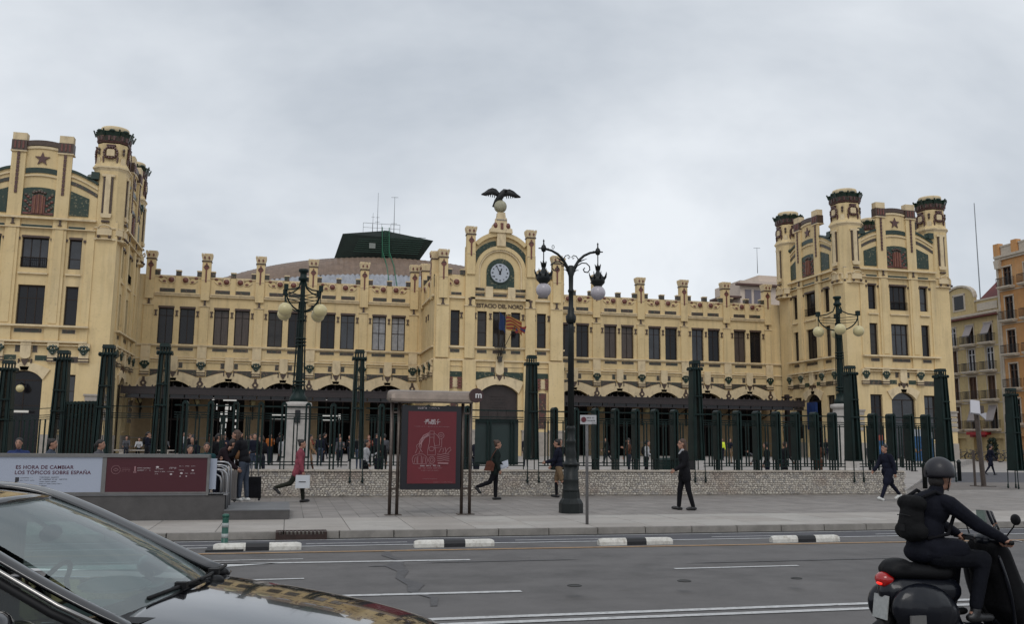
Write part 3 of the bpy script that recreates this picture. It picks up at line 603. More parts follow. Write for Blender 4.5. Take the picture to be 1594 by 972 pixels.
# ================================================================== ground, road, pavement, plaza
ZR = -.13
def speckle(nt, b, m):
    mixin(nt, b, noisefac(nt, m, 90, .55, .75, .35, None, 2), (.20,.19,.185)); mixin(nt, b, noisefac(nt, m, .5, .45, .66, .55, (.12,1.9,1)), (.135,.127,.124)); mixin(nt, b, noisefac(nt, m, 1.6, .62, .75, .5, (.3,1,1)), (.075,.072,.073))
ASPH = mat('asphalt', (.108,.102,.100), .85, var=.32, vscale=1.6, bump=.25, bscale=120, extra=speckle)
ASPHB = mat('bike_lane_asphalt', (.066,.065,.074), .8, var=.2, vscale=2, bump=.2, bscale=120)
def tiles(sx, sy, c=(.10,.092,.085), off=.5, grime=(.14,.125,.115)):
    def f(nt, b, m):
        mixin(nt, b, noisefac(nt, m, .8, .48, .72, .5), grime)
        t = N(nt, 'ShaderNodeTexBrick'); t.offset = off; t.inputs['Scale'].default_value = 1; t.inputs['Brick Width'].default_value = sx; t.inputs['Row Height'].default_value = sy; t.inputs['Mortar Size'].default_value = .012
        t.inputs['Color1'].default_value = (0,0,0,1); t.inputs['Color2'].default_value = (.25,.25,.25,1); t.inputs['Mortar'].default_value = (1,1,1,1); nt.links.new(m.outputs[0], t.inputs[0])
        r = N(nt, 'ShaderNodeMath', operation='MULTIPLY', i_1=.65); s = N(nt, 'ShaderNodeSeparateColor'); nt.links.new(t.outputs[0], s.inputs[0]); nt.links.new(s.outputs[0], r.inputs[0]); mixin(nt, b, r.outputs[0], c)
        bp = N(nt, 'ShaderNodeBump'); bp.inputs['Strength'].default_value = .4; bp.inputs['Distance'].default_value = .01; bp.invert = True; nt.links.new(t.outputs['Fac'], bp.inputs['Height']); nt.links.new(bp.outputs[0], b.inputs['Normal'])
    return f
PAVE = mat('pavement_tiles', (.25,.228,.21), .8, var=.18, vscale=1.5, extra=tiles(.4,.4))
SLAB = mat('pale_slabs', (.37,.34,.31), .8, var=.2, vscale=1.2, extra=tiles(1.2,.6,(.17,.155,.14), grime=(.22,.195,.175)))
KERB = mat('kerb_stone', (.25,.232,.21), .8, var=.3, vscale=3, bump=.2)
PLAZ = mat('plaza_paving', (.33,.305,.285), .8, var=.15, vscale=.6, extra=tiles(.8,.8,(.2,.185,.17)))
WHITE = mat('white_road_paint', (.50,.50,.50), .7, var=.25, vscale=14, extra=lambda nt,b,m: mixin(nt, b, noisefac(nt, m, 22, .58, .68, .8, (.5,1,1)), (.14,.135,.135)))
ORANGE = mat('orange_road_paint', (.33,.20,.095), .7, var=.3, vscale=12, extra=lambda nt,b,m: mixin(nt, b, noisefac(nt, m, 16, .5, .65, .7, (.5,1,1)), (.12,.105,.095)))
def sheet(name, poly, z, m, kind=True):
    me = bpy.data.meshes.new(name); me.from_pydata([(x, y, z) for x, y in poly], [], [tuple(range(len(poly)))]); me.materials.append(m); o = put(me, name)
    if kind: struct(o)
    return o
def rect(x0, x1, y0, y1): return [(x0,y0),(x1,y0),(x1,y1),(x0,y1)]
sheet('ground', rect(-700,900,-500,1500), -.15, ASPH)
sheet('road', rect(-90,160,-14,17.32), ZR, ASPH)
sheet('bike_lane', rect(-90,160,16.02,17.26), ZR+.004, ASPHB)
def solid(name, poly, z0, z1, m, top=None):
    b = MB(); b.vprism(poly, z0, z1, 0, top); return struct(b.build(name, [m], None, (poly[0][0], poly[0][1], z0)))
GB = -.149
JOINT = mat('joint_dirt', (.10,.092,.084), .9, var=.3)
for nm, xx0, xx1 in (('pavement_edge_slabs',-90,-13.2),('pavement_edge_slabs',27.6,160)): solid(nm, rect(xx0,xx1,17.42,20.22), GB, 0, SLAB)
es = solid('pavement_edge', rect(-13.2,27.6,17.42,20.22), GB, -.008, JOINT)
def slabmesh(nm, sx, sy, m, g): b = MB(); b.box(g,sx-g,g,sy-g,-.02,0,0,.003,.003); return b.mesh(nm, [m])
SL2 = [mat('pale_slab_%s' % q, c, .8, var=.2, vscale=1.6, extra=lambda nt,b,m: (mixin(nt, b, noisefac(nt, m, .8, .48, .72, .5), (.22,.195,.175)), mixin(nt, b, noisefac(nt, m, 9, .6, .75, .5), (.15,.135,.12)))) for q, c in (('a',(.37,.34,.31)),('b',(.345,.315,.285)),('c',(.385,.36,.33)))]
sm3 = [slabmesh('slab', 1.2, .7, m, .005) for m in SL2]
for j in range(4):
    for i in range(34): put(sm3[int(rng.integers(3))], 'slab', es, (-13.2+1.2*i, 17.42+.7*j, float(rng.uniform(-.0015,.0015))))
for nm, xx0, xx1 in (('pavement',-90,-13.2),('pavement',27.6,160)): solid(nm, rect(xx0,xx1,20.22,33.0), GB, -.002, PAVE)
pvb = solid('pavement', rect(-13.2,27.6,20.22,33.0), GB, -.010, JOINT)
PT2 = [mat('paving_tile_%s' % q, c, .8, var=.2, vscale=1.3, extra=lambda nt,b,m: mixin(nt, b, noisefac(nt, m, .8, .48, .72, .5), (.165,.145,.13))) for q, c in (('a',(.25,.228,.21)),('b',(.225,.205,.19)),('c',(.265,.24,.22)))]
tm3 = [slabmesh('tile', .4, .4, m, .004) for m in PT2]
for j in range(4):
    for i in range(75): put(tm3[int(rng.choice(3, p=[.6,.25,.15]))], 'tile', pvb, (-4.4+.4*i, 20.22+.4*j, -.004+float(rng.uniform(-.001,.001))))
b = MB()
for j in range(31):
    for i in range(102):
        if j < 4 and 22 <= i < 97: continue
        x_, y_, z_ = -13.2+.4*i, 20.22+.4*j, -.004+float(rng.uniform(-.001,.001)); b.add([(x_+.004,y_+.004,z_),(x_+.396,y_+.004,z_),(x_+.396,y_+.396,z_),(x_+.004,y_+.396,z_)], [(0,1,2,3)], int(rng.choice(3, p=[.6,.25,.15])))
b.build('tile_field', PT2, pvb)['kind'] = 'stuff'
kmb = MB(); kmb.box(0, .985, 0, .14, 0, .138, 0, .006, .008); km = kmb.mesh('kerb_stone', [KERB])
KR = thing('kerb', 'dark grey stone kerb running along the road edge of the pavement', 'kerb', (0, 17.28, GB)); 
for i in range(58):
    if 15.2 < i < 17.2-1e-9 and False: continue
    put(km, 'kerb_stone', KR, (-16+i, 17.28, GB+.01 + .002*math.sin(i*2.3)))
# strips beyond the end of the fence on the right
sheet('side_kerb_line', rect(22.8,160,30.3,30.42), .006, KERB); sheet('side_pavement', rect(22.8,160,30.42,36), .004, mat('brown_paving', (.155,.135,.122), .8, var=.2, extra=tiles(.6,.6)))
sheet('side_street', rect(22.8,170,36,50), .003, ASPHB); sheet('side_plaza', rect(22.8,260,50,160), .002, PLAZ)
def PZ(y): return .02 + .36*min(1, max(0, (y-28)/42))
b = MB(); PP = [(-90,28.0,.02),(20.9,28.0,.02),(33.0,42.0,PZ(42)),(59,70,.38),(66.0,77.2,.38),(66.0,100,.38),(-90,100,.38),(-90,70,.38)]
n_ = len(PP); b.add([(x,y,GB) for x,y,z in PP]+PP, [(n_+0,n_+1,n_+2,n_+3,n_+7),(n_+3,n_+4,n_+5,n_+6,n_+7)] + [(i,(i+1)%n_,(i+1)%n_+n_,i+n_) for i in range(n_)]); struct(b.build('plaza', [PLAZ], None, (-90,28,GB)))

# ---------------------------------------------------------------- road markings (thin sheets)
MK = []
def mark(poly, m=WHITE, z=ZR+.008, name='road_marking'): o = sheet(name, poly, z, m); MK.append(o)
def strip(x0, y0, x1, y1, w, m=WHITE, **k): mark([(x0,y0-w/2),(x1,y1-w/2),(x1,y1+w/2),(x0,y0+w/2)], m, **k)
mark(rect(-90,160,17.10,17.285), mat('gutter_dark', (.028,.026,.025), .9, var=.3), ZR+.006, 'gutter'); strip(-30, 17.02, 60, 16.98, .06); strip(-30, 16.05, 60, 16.0, .09)  # dark strip along the foot of the kerb
for x in (-8.4,-5.4,-2.4,.38,4.1,8.0,11.6,15.2): strip(x, 16.42+.0*x, x+1.75, 16.42, .06)
strip(-30, 15.72, 60, 14.2, .14, ORANGE)
mark([(-4.5,14.15),(-1.3,14.15),(-.05,13.95),(-1.0,13.55),(-4.5,13.75)]); strip(-1.0, 14.0, 2.76, 13.85, .12); strip(-4.5, 14.42, .3, 14.35, .06)
strip(5.45, 12.39, 7.42, 12.39, .09); strip(-.6, 12.36, .28, 12.36, .08)
strip(-1.5, 11.0, 2.8, 10.88, .12)
strip(-20, 9.42, 40, 9.25, .12); strip(-20, 9.14, 40, 8.97, .12)
strip(-20, 3.2, 60, 3.2, .12)
TAR = mat('tar_patch', (.078,.075,.077), .7, var=.3, vscale=8, bump=.2, bscale=60)
def blotch(pts, wds, z=ZR+.0075):
    Lp, Rp = [], []
    for i, (x, y) in enumerate(pts):
        k = wds[i]; Lp.append((x-k*(1+.3*random.random()), y)); Rp.append((x+k*(1+.3*random.random()), y))
    for i in range(len(pts)-1): mark([Lp[i], Rp[i], Rp[i+1], Lp[i+1]], TAR, z, 'tar_patch')
blotch([(1.66,15.2),(1.58,14.6),(1.72,14.0),(1.55,13.4),(1.62,12.8),(1.5,12.2),(1.62,11.6),(1.52,11.1),(1.7,10.6),(1.62,10.1)], [.04,.07,.05,.12,.07,.05,.09,.05,.04,.03])
for (a, b, c, d_) in ((1.45,13.35,.5,.05),(3.2,13.6,2.4,.04),(7.6,12.9,3.5,.04)): blotch([(a,b),(a+.02,b+d_*2)], [c/2,c/3], ZR+.0066)
MHM = mat('cast_iron_cover', (.02,.019,.018), .6, bump=.3, bscale=60)
for nm, (x, y), r, lb in (('manhole_cover', (3.30,10.35), .085, 'small dark round cover in the road left of the middle'), ('manhole_cover', (4.72,10.45), .085, 'small dark round cover in the road below the second dash'), ('manhole_cover', (6.2,10.4), .07, 'faint small round cover in the road near the scooter')):
    b = MB(); b.lathe([(r,0),(r,.008),(r*.8,.010),(r*.78,.006),(0,.006)], x, y, 16); tag(b.build(nm, [MHM], None, (x, y, ZR+.0)), lb, 'manhole cover'); 
    bpy.context.view_layer.update()
for o in [q for q in COL.objects if q.name.startswith('manhole_cover')]: o.location.z = ZR+.004
# drain grate in the kerb
dr = thing('drain_grate', 'rusty drain grating set in the kerb beside the green bollard', 'drain', (.35,16.9,ZR))
b = MB(); b.box(-.1,.72,17.05,17.10,ZR,ZR+.10); b.box(-.1,.72,17.42,17.5,ZR,.012); b.box(-.14,-.08,17.06,17.5,ZR,.012); b.box(.70,.76,17.06,17.5,ZR,.012); b.build('frame', [mat('rusty_iron', (.035,.018,.014), .8, var=.5, vscale=12)], dr)
for i in range(11): b = MB(); b.box(-.06+i*.07,-.03+i*.07,17.08,17.45,ZR+.05,.016); b.build('bar', [MAT['rusty_iron']], dr)

# ---------------------------------------------------------------- black and white lane blocks, green bollard
BLW = mat('white_rubber', (.62,.60,.55), .6, var=.2, vscale=9, extra=lambda nt,b,m: mixin(nt, b, noisefac(nt, m, 14, .5, .7, .6), (.28,.24,.19)))
BLK = mat('black_rubber', (.012,.012,.014), .6, bump=.2)
def lane_block(x, y, label, worn=False):
    t = thing('lane_divider', label, 'lane divider', (x, y, ZR), 'black and white dividers along the bike lane')
    sec = [(-.085,0),(-.085,.06),(-.06,.105),(-.02,.12),(.02,.12),(.06,.105),(.085,.06),(.085,0)]
    for i, (a, c, m) in enumerate(((-.69,-.19,BLW),(-.19,.18,BLK),(.18,.69,BLW))):
        b = MB(); n = len(sec); xs = [a, c]
        if i == 0: xs = [a, a+.03, a+.08, c]
        if i == 2: xs = [a, c-.08, c-.03, c]
        vs = []
        for xx in xs:
            e = min(xx+.69, .69-xx); k = 1 if e > .07 else (.93 if e > .02 else .8)
            vs += [(x+xx, y+p*k, ZR+q*k) for p, q in sec]
        fs = [(j*n+i2, j*n+(i2+1) % n, (j+1)*n+(i2+1) % n, (j+1)*n+i2) for j in range(len(xs)-1) for i2 in range(n)] + [tuple(range(n-1,-1,-1)), tuple(range((len(xs)-1)*n, len(xs)*n))]
        b.add(vs, fs, 0, False); b.build('segment', [m], t)
    return t
lane_block(-.40, 15.66, 'black and white lane divider with the green bollard at its left end')
lane_block(2.84, 15.66, 'black and white lane divider below the metro sign, scuffed on its left end')
lane_block(6.06, 15.46, 'black and white lane divider right of the tall lamp post')
lane_block(9.38, 15.40, 'black and white lane divider nearest the scooter')
t = thing('bollard', 'green flexible bollard with white bands on the bike lane edge', 'bollard', (-.93,15.75,ZR))
GP = mat('green_plastic', (.012,.085,.06), .4, var=.2); b = MB()
b.lathe([(.10,0),(.10,.03),(.055,.05),(.05,.50),(.052,.52)], -.93, 15.78, 16, 0); b.lathe([(.056,.52),(.058,.56),(.035,.575),(0,.578)], -.93, 15.78, 16, 0)
for v in range(len(b.v)): b.v[v] = (b.v[v][0], b.v[v][1], b.v[v][2]+ZR)
b.build('post', [GP], t)
for z in (.19, .36): b = MB(); b.lathe([(.054,ZR+z),(.054,ZR+z+.07)], -.93, 15.78, 16, 0); b.build('reflective_band', [mat('pale_band', (.35,.38,.37), .4, var=.3, vscale=20)], t)
for x in (.9,): pass
b = MB(); b.vprism([(-1.2,15.5),(-.62,15.5),(-.62,15.9),(-1.2,15.9)], ZR, ZR+.03); b.build('foot_plate', [BLK], t)

# ================================================================== rubble wall and green iron fence
WX0, WX1, WY = -12., 20.6, 27.42
wl = thing('rubble_wall', 'low wall of small pale rubble stones below the green fence', 'wall', (4.3, WY+.2, 0))
b = MB(); b.box(WX0, WX1, WY+.03, WY+.45, -.01, .76); b.build('mortar_core', [mat('wall_mortar', (.26,.235,.205), .95, var=.4, vscale=3, bump=.4, bscale=20)], wl)
x = WX0
while x < WX1: 
    L_ = min(1.6, WX1-x); b = MB(); b.box(x, x+L_-.012, WY-.03, WY+.5, .755, .80+.003*math.sin(x*5), 0, .004, .004); b.build('coping_stone', [mat('wall_coping', (.44,.39,.33), .85, var=.35, vscale=5, bump=.3)], wl); x += L_
# stones: random flattened lumps set in the mortar
b = MB(); base = MB().ball((0,0,0), 1., 6, 3); bv = np.array(base.v); bf = base.f
z = .03; row = 0
while z < .74:
    x = WX0 + rng.uniform(0,.08); rh = rng.uniform(.045,.075)
    while x < WX1:
        w_ = rng.uniform(.05,.14); rr = np.array([w_/2*.96, rng.uniform(.02,.045), rh/2*rng.uniform(.85,1.05)])
        th = rng.uniform(-.3,.3); jit = 1+rng.uniform(-.22,.22,(len(bv),1))
        p = bv*jit*rr; c, s_ = math.cos(th), math.sin(th); p = np.stack([p[:,0]*c-p[:,2]*s_, p[:,1], p[:,0]*s_+p[:,2]*c], 1) + np.array([x+w_/2, WY+.03, z+rh/2+rng.uniform(-.008,.008)])
        n0 = len(b.v); b.v += [tuple(q) for q in p]; b.f += [[n0+i for i in f] for f in bf]; mi = int(rng.choice(4, p=[.4,.3,.2,.1])); b.m += [mi]*len(bf); b.s += [False]*len(bf); x += w_*.97
    z += rh*.95; row += 1
sts = [mat('rubble_pale', (.54,.50,.44), .9, var=.3, vscale=9), mat('rubble_mid', (.46,.42,.37), .9, var=.3, vscale=9), mat('rubble_grey', (.34,.32,.30), .9, var=.3, vscale=9), mat('rubble_white', (.56,.51,.44), .85, var=.2, vscale=9)]
for m_ in sts: mixin(m_.node_tree, m_.node_tree.nodes['Principled BSDF'], noisefac(m_.node_tree, [q for q in m_.node_tree.nodes if q.type=='MAPPING'][0], .9, .5, .68, .45, (1,1,1.5)), (.26,.16,.11))
b.build('rubble', sts, wl)['kind'] = 'stuff'

FY = 27.66
def mk_post(mb, H=1.92):   # two deep plates joined by a rounded head, on four short legs
    for s in (-1, 1):
        mb.box(s*.06-.022, s*.06+.022, -.17, .17, .36, H-.03)
        for yy in (-.15, 0, .15): mb.box(s*.055-.018, s*.055+.018, yy-.022, yy+.022, 0, .36)
        mb.box(s*.055-.026, s*.055+.026, -.18, -.14, .36, H-.02); mb.box(s*.055-.026, s*.055+.026, .14, .18, .36, H-.02)
    P = [(.075*math.cos(t), H-.05+.085*math.sin(t)) for t in np.linspace(0, PI, 9)]
    mb.prism(P[::-1], -.18, .18)
    mb.box(-.08, .08, -.18, .18, .33, .37)
post_mb = MB(); mk_post(post_mb); post_me = post_mb.mesh('post', [IRON])
bar_mb = MB(); bar_mb.box(-.019, .019, -.019, .019, 0, 1.38); bar_me = bar_mb.mesh('bar', [IRON])
def fence(x0, x1, posts, bars, label, y=FY, z=.80, rz=0.):
    t = thing('fence', label, 'fence', (x0, y, z), 'green iron fence on the rubble wall')
    b = MB()
    for zz, hh in ((1.80,.042),(1.60,.03),(1.53,.03),(1.46,.03),(.20,.03),(.11,.03)): 
        r_ = MB(); r_.box(x0, x1, y-.014, y+.014, z+zz, z+zz+hh); r_.build('rail', [IRON], t)
    for p in posts: put(post_me, 'post', t, (p, y, z))
    for p in bars: put(bar_me, 'bar', t, (p, y, z+.14))
    return t
def pb(ps):
    o = []
    for a, b_ in zip(ps[:-1], ps[1:]):
        if b_-a < .9: c = (a+b_)/2; o += [c-.05, c+.05]
    return o
seg = [(-3.2, 1.75, [-2.9,-2.2,-1.5,-.8,-.14,.55,1.28], 'green iron fence section left of the pylon nearest the metro sign, open bars'),
       (2.25, 7.15, [2.71,3.42,4.12,4.72,5.33], 'green iron fence section behind the red poster, ending in a gate'),
       (7.65, 12.75, [8.15,8.84,9.52,10.19,10.89,11.55,12.23], 'green iron fence section behind the tall black lamp post'),
       (13.25, 18.5, [13.76,14.48,15.2,15.92,16.64,17.35,18.05], 'green iron fence section right of the man in black, deep fins seen obliquely'),
       (19.05, 22.2, [19.63,20.34,21.06,21.75], 'green iron fence section at the end of the rubble wall')]
for a, b_, ps, lb in seg:
    br = pb([a]+ps+[b_])
    if a == 2.25: br += [6.0, 6.1, 6.75, 6.85]
    if a < 0: br += [-.42,-.5,-1.15,-1.85]
    fence(a, b_, ps, br, lb)
gt = thing('gate_frame', 'dark green gate frame below the fence rail by the station door', 'gate', (6.3, FY+.1, .8))
b = MB(); b.box(5.62, 7.0, FY+.06, FY+.09, .95, 2.35); b.build('sheet', [mat('green_door_shade', (.012,.026,.024), .5, var=.2)], gt)
b = MB(); [b.box(x_, x_+.04, FY+.03, FY+.1, .80, 2.4) for x_ in (5.6, 6.28, 6.98)]; b.build('frame', [IRON], gt)
bpy.data.objects.remove(gt.children[0]) # the sheet only stands in for the shaded door seen through the bars
# pylons
def mk_pylon(mb, H=4.35, wb=.24, wt=.17, pl=True):
    zb = -.32
    for s in (-1, 1):
        for yy in (-1, 1):
            mb.bar((s*wb, yy*.36, zb), (s*wt, yy*.22, H-.8), .024); mb.ball((s*wb, yy*.36, zb), .055, 8, 5); mb.bar((s*wb*1.0, yy*.36, zb), (s*wb, yy*.36, zb+.12), .04)
            mb.tube([(s*(wb-.0), yy*.36, .33), (s*(wb-.06), yy*.33, .38)], .02, 4)
        x0, x1 = s*(wb-.10), s*(wt-.09)
        mb.add([(x0-.045*1,-.3,.35),(x0+.045,-.3,.35),(x0+.045,.3,.35),(x0-.045,.3,.35),(x1-.04,-.2,H-.8),(x1+.04,-.2,H-.8),(x1+.04,.2,H-.8),(x1-.04,.2,H-.8)], [(0,3,2,1),(4,5,6,7),(0,1,5,4),(1,2,6,5),(2,3,7,6),(3,0,4,7)])
        mb.add([(s*wb-.02,-.33,.35),(s*wb+.02,-.33,.35),(s*wb+.02,.33,.35),(s*wb-.02,.33,.35),(s*wt-.02,-.21,H-.8),(s*wt+.02,-.21,H-.8),(s*wt+.02,.21,H-.8),(s*wt-.02,.21,H-.8)], [(0,3,2,1),(4,5,6,7),(0,1,5,4),(1,2,6,5),(2,3,7,6),(3,0,4,7)])
    mb.bar((0,0,.3),(0,0,H-.8), .016)
    for zz, k in ((.33,1.02),(1.8,.9),(2.4,.82)): ww = wb*k; mb.box(-ww-.01, ww+.01, -.36*k, .36*k, zz, zz+.045)
    mb.box(-.21, .21, -.24, .24, H-.8, H-.73)
    for x_ in (-.24, -.12, .0, .12, .24):
        mb.ball((x_, -.24, H-.78), .05, 6, 4); mb.ball((x_, .24, H-.78), .05, 6, 4)
    for s in (-1, 1): mb.box(s*.25-.03, s*.25+.03, -.2, .2, H-.83, H-.72)
    for x_ in (-.15, -.05, .05, .15):
        for y_ in (-.17, .17): mb.box(x_-.022, x_+.022, y_-.02, y_+.02, H-.73, H-.58)
    mb.vprism([(-.19,-.21),(.19,-.21),(.19,.21),(-.19,.21)], H-.6, H-.5, 0, [(-.17,-.19),(.17,-.19),(.17,.19),(-.17,.19)])
py_mb = MB(); mk_pylon(py_mb, 4.10); py_me = py_mb.mesh('pylon', [IRON])
nm_py = [(-8.3,30.2,.38,'riveted green iron pylon cut by the left edge of the photo'),(-6.5,28.9,.62,'riveted green iron pylon standing before the narrow dark side window of the left tower'),(-5.08,27.8,.72,'riveted green iron pylon at the corner where the fence turns'),
         (-3.55,27.66,.8,'riveted green iron pylon in front of the left end of the canopy'),(2.0,27.66,.8,'riveted green iron pylon just left of the metro advertising stand'),(7.4,27.66,.8,'riveted green iron pylon beside the big central door'),(13.0,27.66,.8,'riveted green iron pylon right behind the man in black walking left'),
         (18.82,27.66,.8,'riveted green iron pylon beside the right plaza lamp'),(22.5,27.7,.8,'riveted green iron pylon at the end of the fence behind the scooter rider'),(28.1,30.6,.4,'riveted green iron pylon beyond the open gateway at the right edge')]
for x, y, z, lb in nm_py:
    o = put(py_me, 'iron_pylon', None, (x, y, z-.02)); tag(o, lb, 'iron pylon', 'green iron pylons of the station fence')
    o.scale.x, o.scale.y = (.86, .8) if x < -4 else (.76, .74)
# left return of the fence
tl = thing('fence', 'dense green iron gate leaves left of the metro wall, seen end on', 'fence', (-6.5, 29, .4), 'green iron fence on the rubble wall')
for i in range(9):
    a = i/8; put(post_me, 'post', tl, (-5.3-.95*a, 28.0+.9*a, .75))
for zz in (1.80,1.60,1.54,1.48,.2,.13):
    b = MB(); b.tube([(-3.5,27.66,.76+zz),(-5.1,27.8,.76+zz),(-6.5,28.9,.72+zz),(-8.3,30.2,.66+zz),(-12,33,.5+zz)], .016, 4, 0, False); b.build('rail', [IRON], tl)
for i in range(14):
    a = i/13; put(bar_me, 'bar', tl, (-6.6-2.2*a, 29.0+1.6*a, .8))

# ================================================================== entrance canopies
CB = mat('canopy_metal', (.022,.014,.014), .5, var=.3)
def canopy(x0, x1, label):
    t = thing('entrance_canopy', label, 'canopy', ((x0+x1)/2, 88, ZB))
    x0, x1 = x0*.949, x1*.949; b = MB(); b.box(x0, x1, 82.6, 90.1, 5.86, 5.95); b.build('roof_sheet', [CB], t)
    b = MB(); b.box(x0-.1, x1+.1, 82.45, 82.6, 5.44, 5.98); b.box(x0-.45, x1+.45, 82.4, 82.62, 5.98, 6.07); b.box(x0-.3, x1+.3, 82.46, 82.6, 5.08, 5.16)
    n = int((x1-x0)/.6)
    for i in range(n+1): x = x0+(x1-x0)*i/n; b.prism([(x-.12,6.07),(x+.12,6.07),(x,6.25)], 82.46, 82.5)
    b.build('fascia', [CB], t)
    n = int((x1-x0)/5.0)
    for i in range(n+1):
        x = x0+.6+(x1-x0-1.2)*i/n; b = MB(); b.box(x-.1, x+.1, 82.5, 90, 5.3, 5.85); b.tube([(x,84.0,5.7),(x,87.0,5.2),(x,89.9,4.4)], .06, 4, 0, False); b.build('beam', [CB], t)
    g = MB(); 
    for i in range(int((x1-x0)/1.2)): x = x0+.3+i*1.2; g.box(x, x+1.1, 82.55, 82.58, 5.16, 5.43)
    g.build('glass_panels', [GLASS], t)
canopy(-14.6, 12.2, 'dark metal canopy over the left doors of the station'); canopy(25.4, 53.4, 'dark metal canopy over the right doors of the station')
b = MB(); b.box(50.9, 51.3, 86.2, 86.6, ZB, 6.9); b.box(50.7, 51.5, 86, 86.8, 6.5, 6.7); b.bar((46.5,87,5.4),(53.2,86.6,6.2), .08); b.bar((47.5,87,5.2),(53.6,86.6,6.0), .06)
tag(b.build('canopy_end_post', [CB], None, (51.1,86.4,ZB)), 'dark metal post carrying the right end of the canopy', 'post')
lm = MB(); lm.ball((0,0,0), .30, 14, 10, 0); lmg = lm.mesh('globe', [GLOBE]); lm = MB(); lm.tube([(0,.0,.3),(0,.05,.45),(0,1.2,.35)], .04, 6); lm.lathe([(.1,.26),(.14,.34),(.05,.42)], 0, 0, 8); lm.box(-.06,.06,1.3,1.5,-1.6,.4); lma = lm.mesh('bracket', [IRONB])
W5 = 5.016
wl_n = 0
for i, (xa, lb) in enumerate([(-13.3+W5*k-.1, f) for k, f in enumerate(['leftmost globe wall lamp under the left canopy','second globe wall lamp under the left canopy, left of the bright doorway','third globe wall lamp under the left canopy, right of the bright doorway','fourth globe wall lamp under the left canopy, beside the left plaza lamp','globe wall lamp under the left canopy, left of the metro stand','globe wall lamp at the right end of the left canopy'])] + [(26.15+W5*k, f) for k, f in enumerate(['globe wall lamp beside the central pavilion, under the right canopy','globe wall lamp under the right canopy, right of the tall black lamp post','second globe wall lamp right of the tall lamp post','globe wall lamp behind the middle pylon under the right canopy','last but one globe wall lamp under the right canopy','globe wall lamp at the right end of the right canopy'])]):
    t = thing('wall_lamp', lb, 'wall lamp', (xa, 88.6, 5.1), 'globe lamps under the station canopies')
    put(lmg, 'globe', t, (xa, 88.6, 5.1)); put(lma, 'bracket', t, (xa, 88.6, 5.1))
t = thing('wall_lamp', 'cream globe hanging in the arched doorway of the left tower', 'wall lamp', (-20.2,76.6,5.4), 'globe lamps under the station canopies'); put(lmg, 'globe', t, (-20.2,76.8,5.4)); put(lma, 'bracket', t, (-20.2,76.8,5.4))
# lit things inside the hall
LIT = mat('lit_panel', (.8,.8,.8), .5, emit=((1,.98,.92), .4)); 
def lit(name, label, boxes, loc):
    b = MB(); [b.box(*q) for q in boxes]; tag(b.build(name, [LIT], None, loc), label, 'lit sign')
# X of the doorway axes
dx0 = lambda k: -13.3+(k+.5)*W5
c = dx0(1)
lit('lit_window', 'bright glazed opening inside the second doorway of the left wing', [(c-1.3+.0,c-1.1,89.6,89.62,5.3,5.5),(c-.3,c+.9,89.6,89.62,5.25,5.4)] + [(c-.9+i*.42+rng.uniform(-.05,.05), c-.9+i*.42+rng.uniform(.1,.26), 89.6, 89.62, z0, z0+rng.uniform(.2,.6)) for i in range(5) for z0 in (2.1,2.7,3.3,3.9,4.4) if (i+int(z0*10)) % 3], (c,89.6,2))
c = dx0(2); lit('lit_sign', 'white strip lights inside the third doorway of the left wing', [(c-.8,c+.7,89.6,89.62,3.9,4.05),(c-.8,c+.7,89.6,89.62,3.6,3.68),(c+1.0,c+1.3,89.6,89.62,3.3,4.2)], (c,89.6,2))
c = dx0(3); lit('lit_sign', 'white strip lights inside the fourth doorway of the left wing', [(c-1.0,c+.3,89.6,89.62,5.5,5.56),(c-1.1,c+.3,89.6,89.62,3.9,4.05),(c-1.1,c+.2,89.6,89.62,3.55,3.65),(c+.4,c+.6,89.6,89.62,3.6,4.2)], (c,89.6,2))
b = MB(); b.box(-21.0,-19.5,76.9,77.0,3.55,3.72); tag(b.build('lit_sign', [mat('pale_sign', (.5,.48,.44), .5, emit=((1,.95,.85), .12))], None), 'narrow pale sign across the left tower doorway', 'sign')

# ================================================================== hall roof, control cabin, aerials
rf = thing('train_shed_roof', 'curved brown corrugated train shed roof with a silver lower edge', 'roof', (14, 118, 14))
RFM = mat('brown_corrugated', (.185,.125,.088), .6, var=.3, vscale=1.5, extra=lambda nt,b,m: mixin(nt, b, noisefac(nt, m, 1.2, .5, .7, .5, (2,2,.3)), (.20,.15,.12))); SIL = mat('silver_sheet', (.34,.35,.38), .4, metal=.3, var=.3, vscale=2)
def rz_(x): 
    t = (x-13.)/30.; return 14.6+10.9*math.sqrt(max(0, 1-t*t))**1.15
def patch(name, m, v0, v1, x0=-15, x1=41, rib=.12, step=.3, nv=6):
    b = MB(); xs = np.arange(x0, x1+.01, step); n = len(xs); vs = []
    for j in range(nv+1):
        v = v0+(v1-v0)*j/nv
        for i, x in enumerate(xs):
            z = 13.5+(rz_(x)-13.5)*math.sin(min(1, v)*PI/2)**.8; y = 106+ 12*v - (.10 if i % 2 else 0)*1; vs.append((x, y, z + (rib if i % 2 else 0)))
    b.add(vs, [(j*n+i, j*n+i+1, (j+1)*n+i+1, (j+1)*n+i) for j in range(nv) for i in range(n-1)]); return b.build(name, [m], rf)
patch('glazed_edge', SIL, 0, .46); patch('roof_sheet', RFM, .46, 1.0, rib=.06, step=.34); 
b = MB(); xs = np.linspace(-15, 41, 80); b.tube([(x, 118.2, rz_(x)+.12) for x in xs], .12, 4, 0, False); b.build('ridge_rail', [mat('grey_metal', (.18,.18,.19), .5)], rf)
b = MB(); vs = [(x, 118.2, rz_(x)) for x in xs] + [(x, 150, rz_(x)) for x in xs]; n = len(xs); b.add(vs, [(i, i+1, n+i+1, n+i) for i in range(n-1)]); b.build('roof_back', [RFM], rf)
